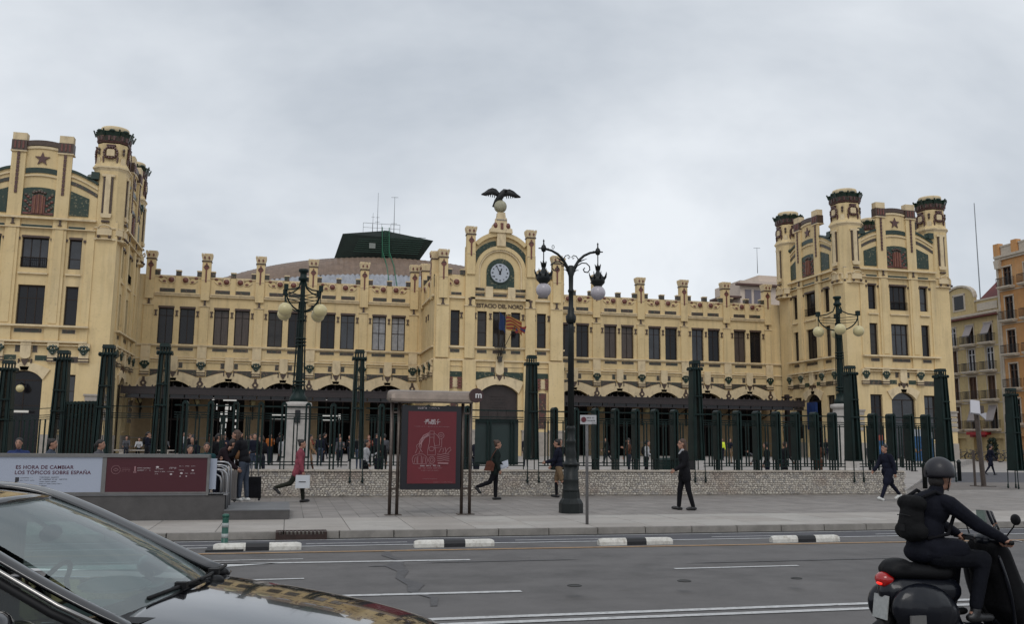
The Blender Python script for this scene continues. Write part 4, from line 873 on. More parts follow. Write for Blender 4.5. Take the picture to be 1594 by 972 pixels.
b = MB(); b.box(-12, 40, 108, 150, 8, 13.6); b.build('wall', [STONE], rf)
# cabin
DG = mat('dark_green_cladding', (.008,.020,.016), .5, var=.3, vscale=1); SG = mat('green_lattice', (.012,.11,.055), .5)
cbn = thing('control_cabin', 'dark green slanted control cabin on top of the train shed roof', 'rooftop cabin', (11, 118, 25))
b = MB(); lo = [(5.6,117.5),(15.9,117.5),(15.9,124),(5.6,124)]; hi = [(5.9,116.8),(17.9,116.8),(17.9,125),(5.9,125)]
b.add([(4.8,117.5,25.0),(15.9,117.5,25.4),(15.9,124,25.4),(4.8,124,25.0),(5.75,116.5,28.2),(17.6,116.5,28.0),(17.6,125,28.0),(5.75,125,28.2)], [(0,3,2,1),(4,5,6,7),(0,1,5,4),(1,2,6,5),(2,3,7,6),(3,0,4,7)])
b.add([(5.75,116.5,28.2),(11.2,116.5,28.95),(17.6,116.5,28.0),(5.75,125,28.2),(11.2,125,28.95),(17.6,125,28.0)], [(0,1,2),(3,5,4),(0,3,4,1),(1,4,5,2)])
b.build('body', [DG], cbn)
b = MB(); b.box(9.2,10.0,116.55,116.62,26.5,27.2); b.build('window', [mat('pale_glass', (.2,.22,.2), .3)], cbn)
b = MB()
for i in range(9): z = 26.0+i*.28; b.bar((7.2+.1*i,116.65,z),(15.6+.12*i,116.45,z+.05), .04)
b.build('lattice', [mat('green_dim', (.010,.05,.03), .5)], cbn)
stt = thing('roof_stair', 'green metal stair climbing the train shed roof to the cabin', 'stair', (12.5,112,18)); b = MB()
for s in (0, 1.0):
    for z0 in (0, .9): b.tube([(11.3+s*.9,108.6,18.5+z0),(11.2+s*.9,113,22.7+z0),(10.9+s*.9,116.2,25.2+z0),(10.8+s*.9,116.3,29+z0*.4)], .07, 4, 0, False)
b.build('stringer', [SG], stt)
sb = MB(); sb.box(0,.9,-.1,.1,0,.06); sm_ = sb.mesh('tread', [SG])
for i in range(22): a = i/21; put(sm_, 'tread', stt, (11.3-.4*a, 108.8+7.2*a, 18.7+6.4*a))
b = MB()
for i in range(14): b.box(11.0,11.8,116.2,116.3,25.6+i*.25,25.66+i*.25)
b.build('ladder_rungs', [SG], stt)['kind'] = 'stuff'
AM = mat('aerial_metal', (.16,.17,.18), .5)
def aerial(x, y, z0, z1, label, arms=(), r=.05, rail=False):
    b = MB(); b.tube([(x,y,z0),(x,y,z1)], [r, r*.5], 5)
    for az, l in arms: b.bar((x-l/2,y,az),(x+l/2,y,az+.05), r*.6)
    tag(b.build('aerial', [AM], None, (x,y,z0)), label, 'aerial')
aerial(10.3,118,28.7,34.4,'thin leaning aerial on the cabin roof, left one',((31,.5),(30.4,.6)),.045); aerial(12.5,118,28.9,34.0,'aerial with a small vane on the cabin roof, right one',((33.9,.9),(30.3,.8)),.05)
aerial(9.7,118,28.6,31.6,'short aerial at the left of the cabin roof',((31,.4),),.04)
b = MB()
for x in (8.4,9.6,10.8,12.0,13.2): b.bar((x,117.2,28.5),(x,117.2,30), .03)
b.bar((8.4,117.2,30),(13.2,117.2,30), .03); b.bar((8.4,117.2,29.4),(13.2,117.2,29.4), .025); tag(b.build('roof_railing', [AM], None), 'thin railing along the cabin roof', 'railing')
aerial(133,151,10,50.5,'very tall thin mast far behind the right buildings',(),.16); aerial(79.9,100.2,20,24.5,'aerial on the white rooftop beside the right tower',((24.2,1.2),(23.2,1.6)),.05)
aerial(72.4,130,29,33.2,'faint aerial above the white house behind the right wing',((33.1,1.2),),.06)

# eagle on the globe
EG = mat('dark_bronze', (.010,.010,.012), .55, var=.4, vscale=4, bump=.3, bscale=12); cxe, cye = 18.76, 82.0
eg = thing('eagle_statue', 'dark bronze eagle with raised wings perched on the gable globe', 'statue', (cxe, cye, 24.5))
b = MB(); b.tube([(cxe-.5,cye+.35,24.15),(cxe-.3,cye+.15,24.5),(cxe,cye,24.95),(cxe+.22,cye-.12,25.3),(cxe+.34,cye-.2,25.52),(cxe+.5,cye-.28,25.5),(cxe+.62,cye-.32,25.42)], [.16,.26,.34,.26,.16,.11,.02], 10); 
b.prism([(cxe-.75,23.95),(cxe-.4,23.85),(cxe-.1,24.6),(cxe-.5,24.7)], cye+.2, cye+.32); [b.bar((cxe+s,cye-.05,24.7),(cxe+s,cye-.15,24.45), .08) for s in (-.1,.12)]; b.build('body', [EG], eg)
def wing_e(s, name='wing'):
    b = MB(); top = [(.1,25.25),(.45,25.6),(.85,25.68),(1.25,25.5),(1.6,25.2),(1.92,24.98)]; bot = [(.1,24.8),(.45,24.95),(.8,25.05),(1.15,24.95),(1.5,24.85),(1.92,24.9)]
    n = len(top); vs = []
    for y0, th in ((-.06,0),(.06,0)):
        for (x, z) in top: vs.append((cxe+s*x, cye+y0-.25*x*.5, z))
        for (x, z) in bot: vs.append((cxe+s*x, cye+y0-.1*x, z))
    f = []
    for i in range(n-1): f += [(i,i+1,n+i+1,n+i),(2*n+i,3*n+i,3*n+i+1,2*n+i+1),(i,2*n+i,2*n+i+1,i+1),(n+i,n+i+1,3*n+i+1,3*n+i)]
    b.add(vs, f, 0, True)
    for i in range(7): x = .5+i*.2; b.tube([(cxe+s*x, cye-.08*x, 25.3-.04*i), (cxe+s*(x+.12), cye-.05, 24.72+.03*i)], [.09,.03], 5)
    b.build('wing', [EG], eg)
wing_e(-1); wing_e(1)
# flags and balcony pole at the centre window
fl = thing('flags', 'red and yellow striped flag with a blue one behind, on poles before the middle window', 'flag', (18.8, 81.0, 10.6)); PO = mat('flag_pole', (.03,.025,.02), .4)
def flag(P0, P1, w_, cols, name, sag, stripes=9, mf=None):
    b = MB(); nu, nv = 14, stripes*1; P0, P1 = Vector(P0), Vector(P1); vs = []
    for j in range(nv+1):
        for i in range(nu+1):
            a, v = i/nu, j/nv; p = P0.lerp(P1, v) + Vector((w_*a, -.12*math.sin(a*9+v*3)*a-.1*a, -sag*a*a - .08*math.sin(a*7+v*4))); vs.append(p)
    n = nu+1
    for j in range(nv): b.add([], [], 0)
    b.v = [tuple(p) for p in vs]; b.f = [[j*n+i, j*n+i+1, (j+1)*n+i+1, (j+1)*n+i] for j in range(nv) for i in range(nu)]; b.m = [j % len(cols) for j in range(nv) for i in range(nu)]; b.s = [True]*len(b.f)
    b.build(name, cols, fl)
FR, FYE, FB = mat('flag_red', (.20,.02,.018), .8), mat('flag_yellow', (.34,.18,.04), .8), mat('flag_blue', (.012,.03,.10), .8)
flag((19.1,80.6,11.95),(19.05,80.4,13.2),1.5,[FYE,FR],'striped_flag',.6,9)
flag((18.5,80.9,12.0),(18.45,80.7,13.5),.6,[FB],'blue_flag',.5,4); flag((19.9,80.5,11.7),(20.1,80.4,12.3),.9,[FR,FB,FR],'small_flag',.1,3)
b = MB(); b.tube([(18.85,81.8,9.6),(19.0,81.0,11.2),(19.08,80.4,13.3)], .04, 6); b.tube([(18.7,81.8,9.6),(18.6,81.1,11.4),(18.45,80.6,13.6)], .035, 6); b.tube([(18.9,81.8,9.6),(19.3,81.0,10.8),(19.9,80.4,12.3)], .03, 6)
b.build('pole', [PO], fl); b = MB()
for i in range(7): x = 18.3+i*.15; b.bar((18.75+(x-18.75)*.4,81.5,9.2),(x,81.3,10.35), .025)
b.box(18.2,19.3,81.1,81.5,10.3,10.38); b.box(18.6,18.95,81.4,81.99,9.0,9.5); b.build('holder', [PO], fl)

# ================================================================== houses on the right, white house behind
def house_right():
    YP = mat('yellow_house_plaster', (.55,.43,.22), .85, var=.12, extra=plaster_x); OP = mat('orange_house_plaster', (.56,.29,.115), .85, var=.12, extra=plaster_x); WP = mat('pale_stone_trim', (.52,.46,.38), .8, var=.15); RT = mat('red_roof', (.13,.02,.018), .7, var=.3)
    IR = mat('balcony_iron', (.012,.012,.014), .5); SH = mat('brown_shutter', (.10,.055,.035), .6, var=.3); AW = mat('grey_awning', (.30,.27,.27), .8, var=.1); WF = mat('white_joinery', (.55,.56,.60), .6)
    def rail(F, a, b_, z, parent, d=.8):
        q = MB(F); q.box(a-.05, b_+.05, -d-.02, 0, z-.16, z, 1); q.box(a-.0, b_+.0, -d+.1, 0, z-.3, z-.16, 1); q.build('balcony_slab', [IR, WP], parent)
        q = MB(F); q.box(a, b_, -d, -d+.05, z+.95, z+1.0); q.box(a, b_, -d, -d+.04, z+.08, z+.12)
        n = int((b_-a)/.13)
        for i in range(n+1): x = a+(b_-a)*i/n; q.box(x-.014, x+.014, -d+.01, -d+.035, z+.1, z+.97)
        for x in (a, b_): q.box(x-.02, x+.02, -d, 0, z+.95, z+1.0)
        for x in (a, b_):
            for y in np.linspace(-d, -.1, 6): q.box(x-.012, x+.012, y, y+.02, z+.1, z+.97)
        q.build('balcony_rail', [IR], parent)
    def house(F, hw, floors, ztop, wall_m, cols, name, label, styles, loc, ground=None):
        t = thing(name, label, 'building', loc); b = MB(F); hs = []
        for fz, fh in floors:
            for c in cols: hs.append((c-.62, c+.62, fz, fz+2.75 if fh > 3 else fz+2.3))
        wall(b, -hw, hw, 0, ztop, hs + (ground or []), 0, 0, .35)
        b.box(-hw, hw, -.35, 0, ztop-.12, ztop+.15, 1); b.box(-hw, hw, -.2, 0, ztop-.4, ztop-.12, 1)
        for fz, fh in floors: b.box(-hw, hw, -.06, 0, fz-.5, fz-.36, 1)
        for c in (-hw+.15, hw-.15): b.box(c-.15, c+.15, -.08, 0, 0, ztop-.4, 1)
        b.box(-hw, hw, .35, 9, 0, ztop-.2, 0); b.build('wall', [wall_m, WP], t)
        for k, (fz, fh) in enumerate(floors):
            for i, c in enumerate(cols):
                h = 2.75 if fh > 3 else 2.3; st = styles[k][i % len(styles[k])]
                q = MB(F); q.box(c-.62, c-.52, .08, .2, fz, fz+h); q.box(c+.52, c+.62, .08, .2, fz, fz+h); q.box(c-.52, c+.52, .08, .2, fz+h-.12, fz+h); q.box(c-.05, c+.05, .06, .2, fz, fz+h-.12)
                q.box(c-.52, c+.52, .08, .18, fz+h*.72, fz+h*.72+.08); q.box(c-.74, c-.62, -.07, 0, fz, fz+h+.1, 1); q.box(c+.62, c+.74, -.07, 0, fz, fz+h+.1, 1); q.box(c-.74, c+.74, -.1, 0, fz+h, fz+h+.16, 1)
                wd = q.build('window', [WF if st == 'w' else SH, WP], t)
                q = MB(F); q.box(c-.52, c+.52, .2, .22, fz, fz+h-.1); q.build('pane', [SH if st == 's' else GLASS], wd)
                if st == 'a':
                    q = MB(F); q.add([(c-.6,-.05,fz+h),(c+.6,-.05,fz+h),(c+.6,-.75,fz+.9),(c-.6,-.75,fz+.9),(c-.6,-.02,fz+h),(c+.6,-.02,fz+h),(c+.6,-.72,fz+.88),(c-.6,-.72,fz+.88)], [(0,1,2,3),(7,6,5,4),(0,3,7,4),(1,5,6,2),(3,2,6,7)]); q.build('awning', [AW], t)
                if st != 'n': rail(F, c-1.0, c+1.0, fz, t, .75)
        return t
    # facades stand on x = 80 facing -x; u runs towards the viewer (-y)
    F1 = fr(80, 92.6, -PI/2)
    t = house(F1, 4.55, [(3.7,3.3),(7.2,3.3),(10.6,3.3),(13.9,3)], 17.4, YP, (-3.3,-.3,2.7), 'yellow_house', 'yellow corner house with iron balconies, arched attic and a red roof', ['sas','sss','sww','asa'] and [['s','a','a'],['s','s','s'],['s','w','w'],['w','a','a']], (80,92.6,0), [(-3.6,-2.0,0,2.6),(-.8,1.0,0,2.8),(1.8,3.9,0,2.6)])
    q = MB(F1); q.prism([(-4.4,17.5),(0.6,17.5),(.6,19.6)] + [(-1.9+2.5*math.cos(a), 19.6+1.5*math.sin(a)) for a in np.linspace(0, PI, 11)] + [(-4.4,19.6)], .1, .5, 0)
    for (xa, za), (xb, zb) in zip(*[(l := [(-1.9+2.55*math.cos(a), 19.6+1.55*math.sin(a)) for a in np.linspace(0, PI, 11)])[:-1], l[1:]]): q.prism([(xb,zb),(xa,za),(xa,za+.25),(xb,zb+.25)], -.05, .55, 1)
    q.box(.6, 4.5, .2, .5, 17.5, 19.0, 0); q.box(1.0, 4.2, .1, .2, 17.8, 18.7, 1); q.box(.6, 4.5, .1, .6, 19.0, 19.2, 1); q.box(-2.9,-.9,.05,.1,18.2,18.35,1)
    q.box(-2.95,-2.75,.0,.1,18.2,20.2,1); q.box(-1.05,-.85,.0,.1,18.2,20.2,1); q.box(-2.95,-.85,.0,.1,20.1,20.35,1); q.build('attic_wall', [YP, WP], t)
    q = MB(F1); q.box(-2.7,-1.1,.04,.09,18.4,20.1); q.build('window', [GLASS], t)
    q = MB(F1); q.add([(.6,.6,19.1),(4.5,.6,19.1),(4.5,4,21.9),(.3,4,21.9),(.6,4,19.1),(4.5,4,19.1)], [(0,1,2,3),(0,3,4),(1,5,2)]); q.build('roof', [RT], t)
    q = MB(F1); q.box(-4.5,4.5,-.55,0,17.0,17.12); q.build('tile_eaves', [RT], t)
    q = MB(F1); q.box(-.9,2.2,-.9,-.1,3.0,3.35); q.box(-1.2,1.4,-.15,-.05,2.75,3.4); q.build('shop_awning', [mat('red_shop_sign', (.30,.012,.016), .6)], t)
    q = MB(F1); q.box(-.4,.8,-.18,-.15,3.0,3.2); q.build('shop_lettering', [mat('shop_letters', (.5,.4,.4), .6)], t)
    F2 = fr(80, 84.9, -PI/2)
    t2 = house(F2, 3.1, [(4.3,3.4),(8.3,3.4),(12.2,3.4),(16.1,3.4),(20.0,3.0)], 23.6, OP, (-1.5,1.6), 'orange_house', 'tall orange house with stacked iron balconies cut by the right edge', [['x'],['x'],['x'],['x'],['x']], (80,84.9,0), [(-2.2,-.6,0,2.8)])
    q = MB(F2)
    for x in (-2.7, 0, 2.7): q.box(x-.4, x+.4, -.3, .4, 23.75, 25.2, 0)
    for x in (-1.35, 1.35): q.box(x-.8, x+.8, -.1, .2, 23.75, 24.7, 1); q.box(x-.85, x+.85, -.15, .25, 24.7, 24.9, 1)
    for x in (-2.6, 2.6): q.prism([(x-.4,23.2),(x+.4,23.2),(x+.25,22.2),(x-.25,22.2)], -.5, 0, 1)
    q.build('attic_wall', [OP, WP], t2)
    F3 = fr(80, 102.6, -PI/2); t3 = thing('white_house', 'plain white rooftop volumes between the right tower and the yellow house', 'building', (82,103,0))
    q = MB(F3); q.box(-5,5.4,.2,3,0,21.4); q.box(-2,5.4,-.1,.2,21.2,21.4); q.box(-2.0,3.4,1.0,3,21.4,23.2); q.box(-5,5.4,.1,.2,15,15.2); q.build('wall', [mat('white_house_plaster', (.62,.60,.58), .85, var=.1)], t3)
    # white house behind the right wing
    t4 = thing('white_house', 'white house with a tiled eave rising behind the right wing', 'building', (74,131,0)); q = MB(); q.box(69.8,86,131,140,0,27.9); q.box(74.2,86,133,140,27.9,29.3); q.build('wall', [mat('cream_house_plaster', (.60,.50,.42), .85, var=.1)], t4)
    q = MB(); q.box(68.9,86,130.2,131,27.0,27.3); q.box(66.8,70,131,136,25.0,25.3); q.build('eave', [mat('brown_eave', (.10,.05,.04), .7)], t4)
    for x in (70.6,72.2,73.9): q = MB(); q.box(x,x+1.1,130.9,131,23.8,26.4); q.build('window', [mat('grey_window', (.16,.14,.16), .3)], t4)
house_right()
# ================================================================== tall street lamp
t = thing('street_lamp', 'tall black iron street lamp with two scrolled arms and hanging frosted globes', 'street lamp', (6.62,20.97,0))
lx, ly = 6.6, 20.97
b = MB(); b.lathe([(.29,0),(.29,.22),(.27,.26),(.25,.30),(.215,.34),(.205,.5)], lx, ly, 8, 0, False, PI/8); b.lathe([(.205,.5),(.215,.53),(.2,.56),(.19,.75),(.20,.78),(.185,.80),(.18,1.10)], lx, ly, 16, 0, True, 0, 1, 1, .06)
b.lathe([(.18,1.10),(.21,1.12),(.21,1.16),(.15,1.19),(.12,1.3),(.135,1.38),(.11,1.5),(.10,1.62),(.12,1.66),(.12,1.7),(.085,1.74),(.09,1.95),(.11,2.0),(.08,2.05)], lx, ly, 16); b.build('base', [IRONB], t)
b = MB(); b.lathe([(.08,2.05),(.078,4.4),(.072,4.6)], lx, ly, 16, 0, True, 0, 1, 1, .12); b.lathe([(.105,4.55),(.125,4.62),(.13,4.72),(.08,4.78),(.085,4.9),(.06,4.95),(.058,5.3),(.075,5.32),(.075,5.36),(.055,5.4),(.06,5.7),(.10,5.95),(.05,5.98)], lx, ly, 16); b.build('shaft', [IRONB], t)
def arm(s):
    b = MB(); zx = [(.03,5.75),(.10,5.95),(.2,6.12),(.34,6.25),(.50,6.33),(.66,6.36)]; b.tube([(lx+s*x, ly, z) for x, z in zx], [.045,.038,.034,.032,.03,.028], 8)
    ex, ez = lx+s*.70, 6.37; b.lathe([(0,ez-.10),(.05,ez-.07),(.075,ez),(.05,ez+.07),(.02,ez+.1),(.015,ez+.17),(.025,ez+.19),(0,ez+.24)], ex, ly, 10); b.bar((ex-.13,ly,ez),(ex+.13,ly,ez), .018)
    sc = [(.08+.0*a, 0) for a in (0,)]
    P = [(lx+s*(.06),5.80)] + [(lx+s*x, z) for x, z in ((.16,5.98),(.28,6.06),(.40,6.06),(.48,5.99),(.49,5.90),(.43,5.83),(.35,5.84),(.32,5.90),(.36,5.94))]; b.tube([(x, ly, z) for x, z in P], .016, 6)
    b.tube([(lx+s*x, ly, z) for x, z in ((.08,5.92),(.2,6.08),(.3,6.13),(.42,6.18))], [.02,.022,.015,.004], 6); b.tube([(lx+s*x, ly, z) for x, z in ((.08,5.82),(.14,5.87),(.2,5.87))], [.014,.012,.008], 6)
    b.tube([(lx+s*x, ly, z) for x, z in ((.19,6.14),(.14,6.22),(.07,6.24),(.02,6.19),(.05,6.15),(.08,6.18))], .012, 6)
    b.build('arm', [IRONB], t)
    ax, dz = lx+s*.70, (0 if s > 0 else -.05)
    b = MB(); b.bar((ax,ly,6.3),(ax,ly,5.98), .015); b.lathe([(.02,6.02),(.07,6.0),(.035,5.97),(.05,5.86),(.055,5.84),(.10,5.78),(.16,5.72),(.18,5.70),(.17,5.58),(.10,5.50),(.10,5.47)], ax, ly, 14)
    for k in range(8): a = k*PI/4; b.tube([(ax+.15*math.cos(a),ly+.15*math.sin(a),5.66),(ax+.21*math.cos(a),ly+.21*math.sin(a),5.74),(ax+.235*math.cos(a),ly+.235*math.sin(a),5.84)], [.03,.02,.006], 5)
    for k in range(6): a = k*PI/3; b.tube([(ax+.04*math.cos(a),ly+.04*math.sin(a),5.9),(ax+.08*math.cos(a),ly+.08*math.sin(a),6.05)], [.02,.006], 4)
    b.build('lantern_crown', [IRONB], t)
    b = MB(); b.ball((ax,ly,5.33), .185, 20, 14); b.build('globe', [GLOBEW], t)
arm(-1); arm(1)
b = MB(); [b.bar((lx-.46+.03*math.cos(a), ly, 6.42+.05*math.sin(a)), (lx-.46+.03*math.cos(a+.8), ly, 6.42+.05*math.sin(a+.8)), .008) for a in np.arange(0, 6.3, .8)]; b.build('ring', [IRONB], t)

# ================================================================== plaza lamps with four globes
PED = mat('white_pedestal_stone', (.42,.39,.36), .7, var=.2, vscale=3, bump=.2)
def plaza_lamp(x, y, zb, zp, zt, label, rot):
    t = thing('plaza_lamp', label, 'plaza lamp', (x,y,zb), 'four globe plaza lamps'); k = (zt-zp)/6.1
    b = MB(); b.lathe([(.70,zb),(.70,zb+.35),(.6,zb+.42),(.46,zp-1.2),(.42,zp-.22)], x, y, 20, 0, False); b.lathe([(.42,zp-.22),(.5,zp-.2),(.55,zp-.12),(.52,zp),(.2,zp+.06)], x, y, 24); b.box(x-.1,x+.1,y-.52,y-.40,zp-.8,zp-.3,1); b.build('pedestal', [PED, BLK], t)
    b = MB(); b.lathe([(.36,zp),(.34,zp+.2),(.27,zp+.3),(.2,zp+.6*k)], x, y, 16); b.lathe([(.14,zp+.6*k),(.12,zp+2.4*k),(.10,zt-2.2*k),(.09,zt-.5)], x, y, 16, 0, False, 0, 1, 1, .2)
    b.build('column', [IRON], t)
    for i in range(8):
        a = i*PI/4+.2; b = MB(); b.bar((x+.24*math.cos(a), y+.24*math.sin(a), zp+.3), (x+.13*math.cos(a), y+.13*math.sin(a), zt-1.5*k), .022); b.build('rod', [IRON], t)
    b = MB()
    for zz, r in ((zp+.75*k,.26),(zp+.9*k,.26),(zp+2.55*k,.22),(zp+2.7*k,.22),(zp+2.85*k,.215),(zt-2.4*k,.17)): b.lathe([(r-.06,zz),(r,zz+.02),(r,zz+.06),(r-.06,zz+.08)], x, y, 16)
    b.build('collars', [IRON], t)['kind'] = 'stuff'
    b = MB(); b.lathe([(.10,zt-.5),(.19,zt-.45),(.20,zt-.35),(.13,zt-.3),(.13,zt-.15),(.20,zt-.1),(.20,zt)], x, y, 12); b.build('finial', [IRON], t)
    for i in range(4):
        a = i*PI/2+rot; c, s = math.cos(a), math.sin(a); b = MB(); R = .95; za = zt-1.1*k
        b.tube([(x+.12*c,y+.12*s,zt-.5),(x+.22*c,y+.22*s,zt-.85*k),(x+.5*c,y+.5*s,za+.08),(x+R*c,y+R*s,za)], .032, 6); b.tube([(x+R*c*math.sin(q),y+R*s*math.sin(q),za-R*.8*math.cos(q)) for q in np.linspace(.15,PI/2,8)], .034, 6)
        for dz in (-.12,-.26,-.40): b.bar((x,y,za+dz),(x+R*c*(1+dz*.2),y+R*s*(1+dz*.2),za+dz+.06), .018)
        b.box(x+R*c-.085,x+R*c+.085,y+R*s-.085,y+R*s+.085,za-.02,za+.22); b.bar((x+R*c,y+R*s,za),(x+R*c,y+R*s,za-.62*k), .02); b.lathe([(.04,za-.62*k),(.09,za-.68*k)], x+R*c, y+R*s, 8); b.build('arm', [IRON], t)
        b = MB(); b.ball((x+R*c,y+R*s,za-.9*k), .275, 16, 12); b.build('globe', [GLOBE], t)
plaza_lamp(.33, 37, .10, 3.12, 8.5, 'dark plaza lamp with four cream globes on a white pedestal, left one', .82); plaza_lamp(26.67, 40, .12, 3.65, 9.1, 'dark plaza lamp with four cream globes on a white pedestal, right one', -.50)

# ================================================================== no parking sign
t = thing('parking_sign', 'grey post with a small white no parking sign beside the tall lamp', 'sign', (6.01,18,0)); GM = mat('galvanised_steel', (.19,.185,.185), .5, metal=.3, var=.2, vscale=10)
b = MB(); b.lathe([(.032,0),(.032,2.03),(.03,2.05),(0,2.05)], 6.01, 18, 12); b.build('post', [GM], t)
b = MB(); b.box(5.85,6.2,17.94,17.955,2.03,2.22); b.build('plate', [mat('sign_white', (.42,.41,.42), .6)], t)
b = MB(); b.disc((5.92,2.125), .055, 17.932, 17.939, 20, 0); b.build('red_disc', [mat('sign_red', (.10,.012,.02), .6)], t)
def scrib(name, parent, x0, x1, z, h, y, m, seed=0, gap=.35):
    r = random.Random(seed); b = MB(); x = x0
    while x < x1-h*.3:
        w_ = h*r.uniform(.45,.75); 
        if r.random() > .14:
            k = r.random(); b.box(x, x+h*.16, y, y+.003, z, z+h)
            b.box(x+h*.16, x+w_, y, y+.003, z+h*(.84 if k < .5 else .0), z+h*(1 if k < .5 else .16))
            if k > .3: b.box(x+w_-h*.16, x+w_, y, y+.003, z+h*.16, z+h*.84)
            if .2 < k < .7: b.box(x+h*.16, x+w_-h*.16, y, y+.003, z+h*.42, z+h*.57)
        x += w_+h*gap
    b.build(name, [m], parent)['kind'] = 'stuff'
INK = mat('black_print', (.02,.02,.025), .6); INKW = mat('white_print', (.50,.44,.45), .6); INKP = mat('pale_red_print', (.30,.16,.17), .6)
scrib('lettering', t, 5.99, 6.16, 2.15, .026, 17.934, INK, 1); scrib('lettering', t, 5.985, 6.17, 2.095, .022, 17.934, INK, 2)
b = MB(); b.box(6.10,6.19,17.93,17.937,2.035,2.075,0); b.build('sticker', [mat('sticker', (.3,.29,.3), .7)], t)

# ================================================================== metro advertising stand
t = thing('metro_stand', 'brown metal advertising stand with a round metro sign and a dark red lit poster', 'advertising stand', (3.2,20.85,0))
BRZ = mat('bronze_metal', (.10,.078,.066), .42, metal=.5, var=.35, vscale=6); BRZL = mat('worn_bronze_top', (.24,.19,.155), .4, metal=.3, var=.3, vscale=3)
for x in (2.285,2.45,3.93,4.12):
    b = MB(); b.lathe([(.038,0),(.038,2.6)], x, 20.85, 12); b.build('post', [BRZ], t)
b = MB()
for x0,x1 in ((2.285,2.45),(3.93,4.12)):
    for z in (.56,2.28): b = MB(); b.box(x0,x1,20.83,20.87,z,z+.04); b.build('cross_bar', [BRZ], t)
    b = MB(); b.box(x0-.1,x1+.1,20.72,20.98,0,.015); b.build('foot_plate', [BRZ], t)
prof = [(-.25,.0),(-.25,.06),(-.22,.16),(-.14,.235),(0,.265),(.14,.235),(.22,.16),(.25,.06),(.25,0)]
b = MB(); xs = [(2.17,.55),(2.19,.8),(2.24,.95),(2.32,1.),(4.12,1.)]; n = len(prof); vs = []
for x, k in xs: vs += [(x, 20.85+p*k, 2.55+.13*(1-k)+q*k) for p, q in prof]
b.add(vs, [(j*n+i,j*n+i+1,(j+1)*n+i+1,(j+1)*n+i) for j in range(len(xs)-1) for i in range(n-1)] + [(j*n,(j+1)*n,(j+1)*n+n-1,j*n+n-1) for j in range(len(xs)-1)] + [tuple(range(n))[::-1], tuple(range((len(xs)-1)*n, len(xs)*n))], 0, False); b.build('roof', [BRZL], t)
b = MB(); b.box(2.2,4.12,20.62,20.66,2.52,2.60); b.build('roof_edge', [BRZ], t)
b = MB(); b.disc((4.19,2.71), .165, 20.55, 20.66, 28); b.build('round_sign', [mat('maroon_sign', (.045,.018,.018), .4)], t)
text('m', .21, (4.235,20.548,2.655), mat('sign_letter_white', (.62,.60,.60), .5), t, 'letter', depth=.003, bold=.004)
b = MB(); b.box(2.50,3.87,20.72,20.9,.57,2.46); b.build('case', [mat('black_case', (.008,.008,.012), .3)], t)
PR = mat('red_poster', (.11,.008,.014), .5, emit=((.3,.02,.03), .02), var=.15, vscale=1.2); b = MB(); b.box(2.645,3.755,20.70,20.72,.70,2.33); b.build('poster', [PR], t)
yy = 20.694
scrib('lettering', t, 2.86, 3.06, 2.385, .045, 20.714, INKW, 5); scrib('lettering', t, 3.13, 3.36, 2.395, .022, 20.714, INKW, 6)
scrib('lettering', t, 3.04, 3.36, 2.10, .05, yy, INKW, 7, .12); scrib('lettering', t, 3.04, 3.36, 2.035, .05, yy, INKW, 8, .12); b = MB(); b.box(3.0,3.38,yy-.002,yy,2.09,2.096); b.build('rule_line', [INKW], t)
scrib('lettering', t, 2.79, 3.60, 1.975, .016, yy, INKP, 9); scrib('lettering', t, 2.94, 3.40, 1.085, .028, yy, INKW, 10); scrib('lettering', t, 2.90, 3.44, 1.035, .022, yy, INKP, 11); scrib('lettering', t, 2.97, 3.36, .985, .018, yy, INKP, 12); scrib('lettering', t, 3.0,3.34,.80,.012,yy,INKP,13); scrib('lettering', t, 3.25,3.68,.725,.01,yy,INKP,14)
b = MB(); Lr = .0065
def ln(pts, r=Lr): b.tube([(3.2+x, yy, 1.5+z) for x, z in pts], r, 4, 0, False)
ln([(-.06,.38),(-.06,.15),(-.10,-.05),(-.10,-.16),(.08,-.16),(.08,-.05),(.04,.15),(.04,.38),(-.06,.38)]); ln([(-.06,.31),(.04,.31)]); ln([(-.06,.24),(.04,.24)]); ln([(-.08,.34),(-.2,.28),(-.28,.16),(-.3,.02)], .012); ln([(-.08,.28),(-.18,.22),(-.24,.12),(-.26,.0)], .012); ln([(-.08,.31),(-.22,.22),(-.27,.08)], .016)
ln([(.04,.34),(.12,.28),(.16,.24)]); ln([(.2+.07*math.cos(a),.28+.07*math.sin(a)) for a in np.linspace(0,6.3,14)]); ln([(.2+.03*math.cos(a),.28+.03*math.sin(a)) for a in np.linspace(0,6.3,9)]); ln([(.22,.21),(.22,.02),(.05,.0)]); ln([(.17,.21),(.17,.06),(.05,.05)]); ln([(-.01+.06*math.cos(a),-.02+.05*math.sin(a)) for a in np.linspace(0,6.3,12)])
ln([(-.42,-.36),(-.45,-.26),(-.42,-.18),(-.32,-.14),(-.2,-.14),(-.12,-.2),(-.10,-.28),(-.12,-.36),(-.42,-.36)]); ln([(-.32,-.36),(-.32,-.18),(-.24,-.18),(-.24,-.36)]); ln([(-.4,-.34),(-.38,-.22),(-.34,-.2),(-.34,-.34)]); ln([(-.21,-.34),(-.2,-.2),(-.15,-.22),(-.14,-.34)]); ln([(-.38,-.12),(-.34,-.02),(-.36,.05),(-.3,.1)]); ln([(-.3,-.12),(-.26,-.04),(-.3,.03),(-.22,-.1)])
ln([(.07*math.cos(a),-.27+.08*math.sin(a)) for a in np.linspace(0,6.3,14)]); ln([(.035*math.cos(a),-.27+.04*math.sin(a)) for a in np.linspace(0,6.3,10)]); ln([(-.08,-.36),(.1,-.38)])
for z in (-.14,-.19,-.235,-.28): ln([(.12,z),(.2,z-.012),(.28,z+.012),(.4,z-.005)], .008)
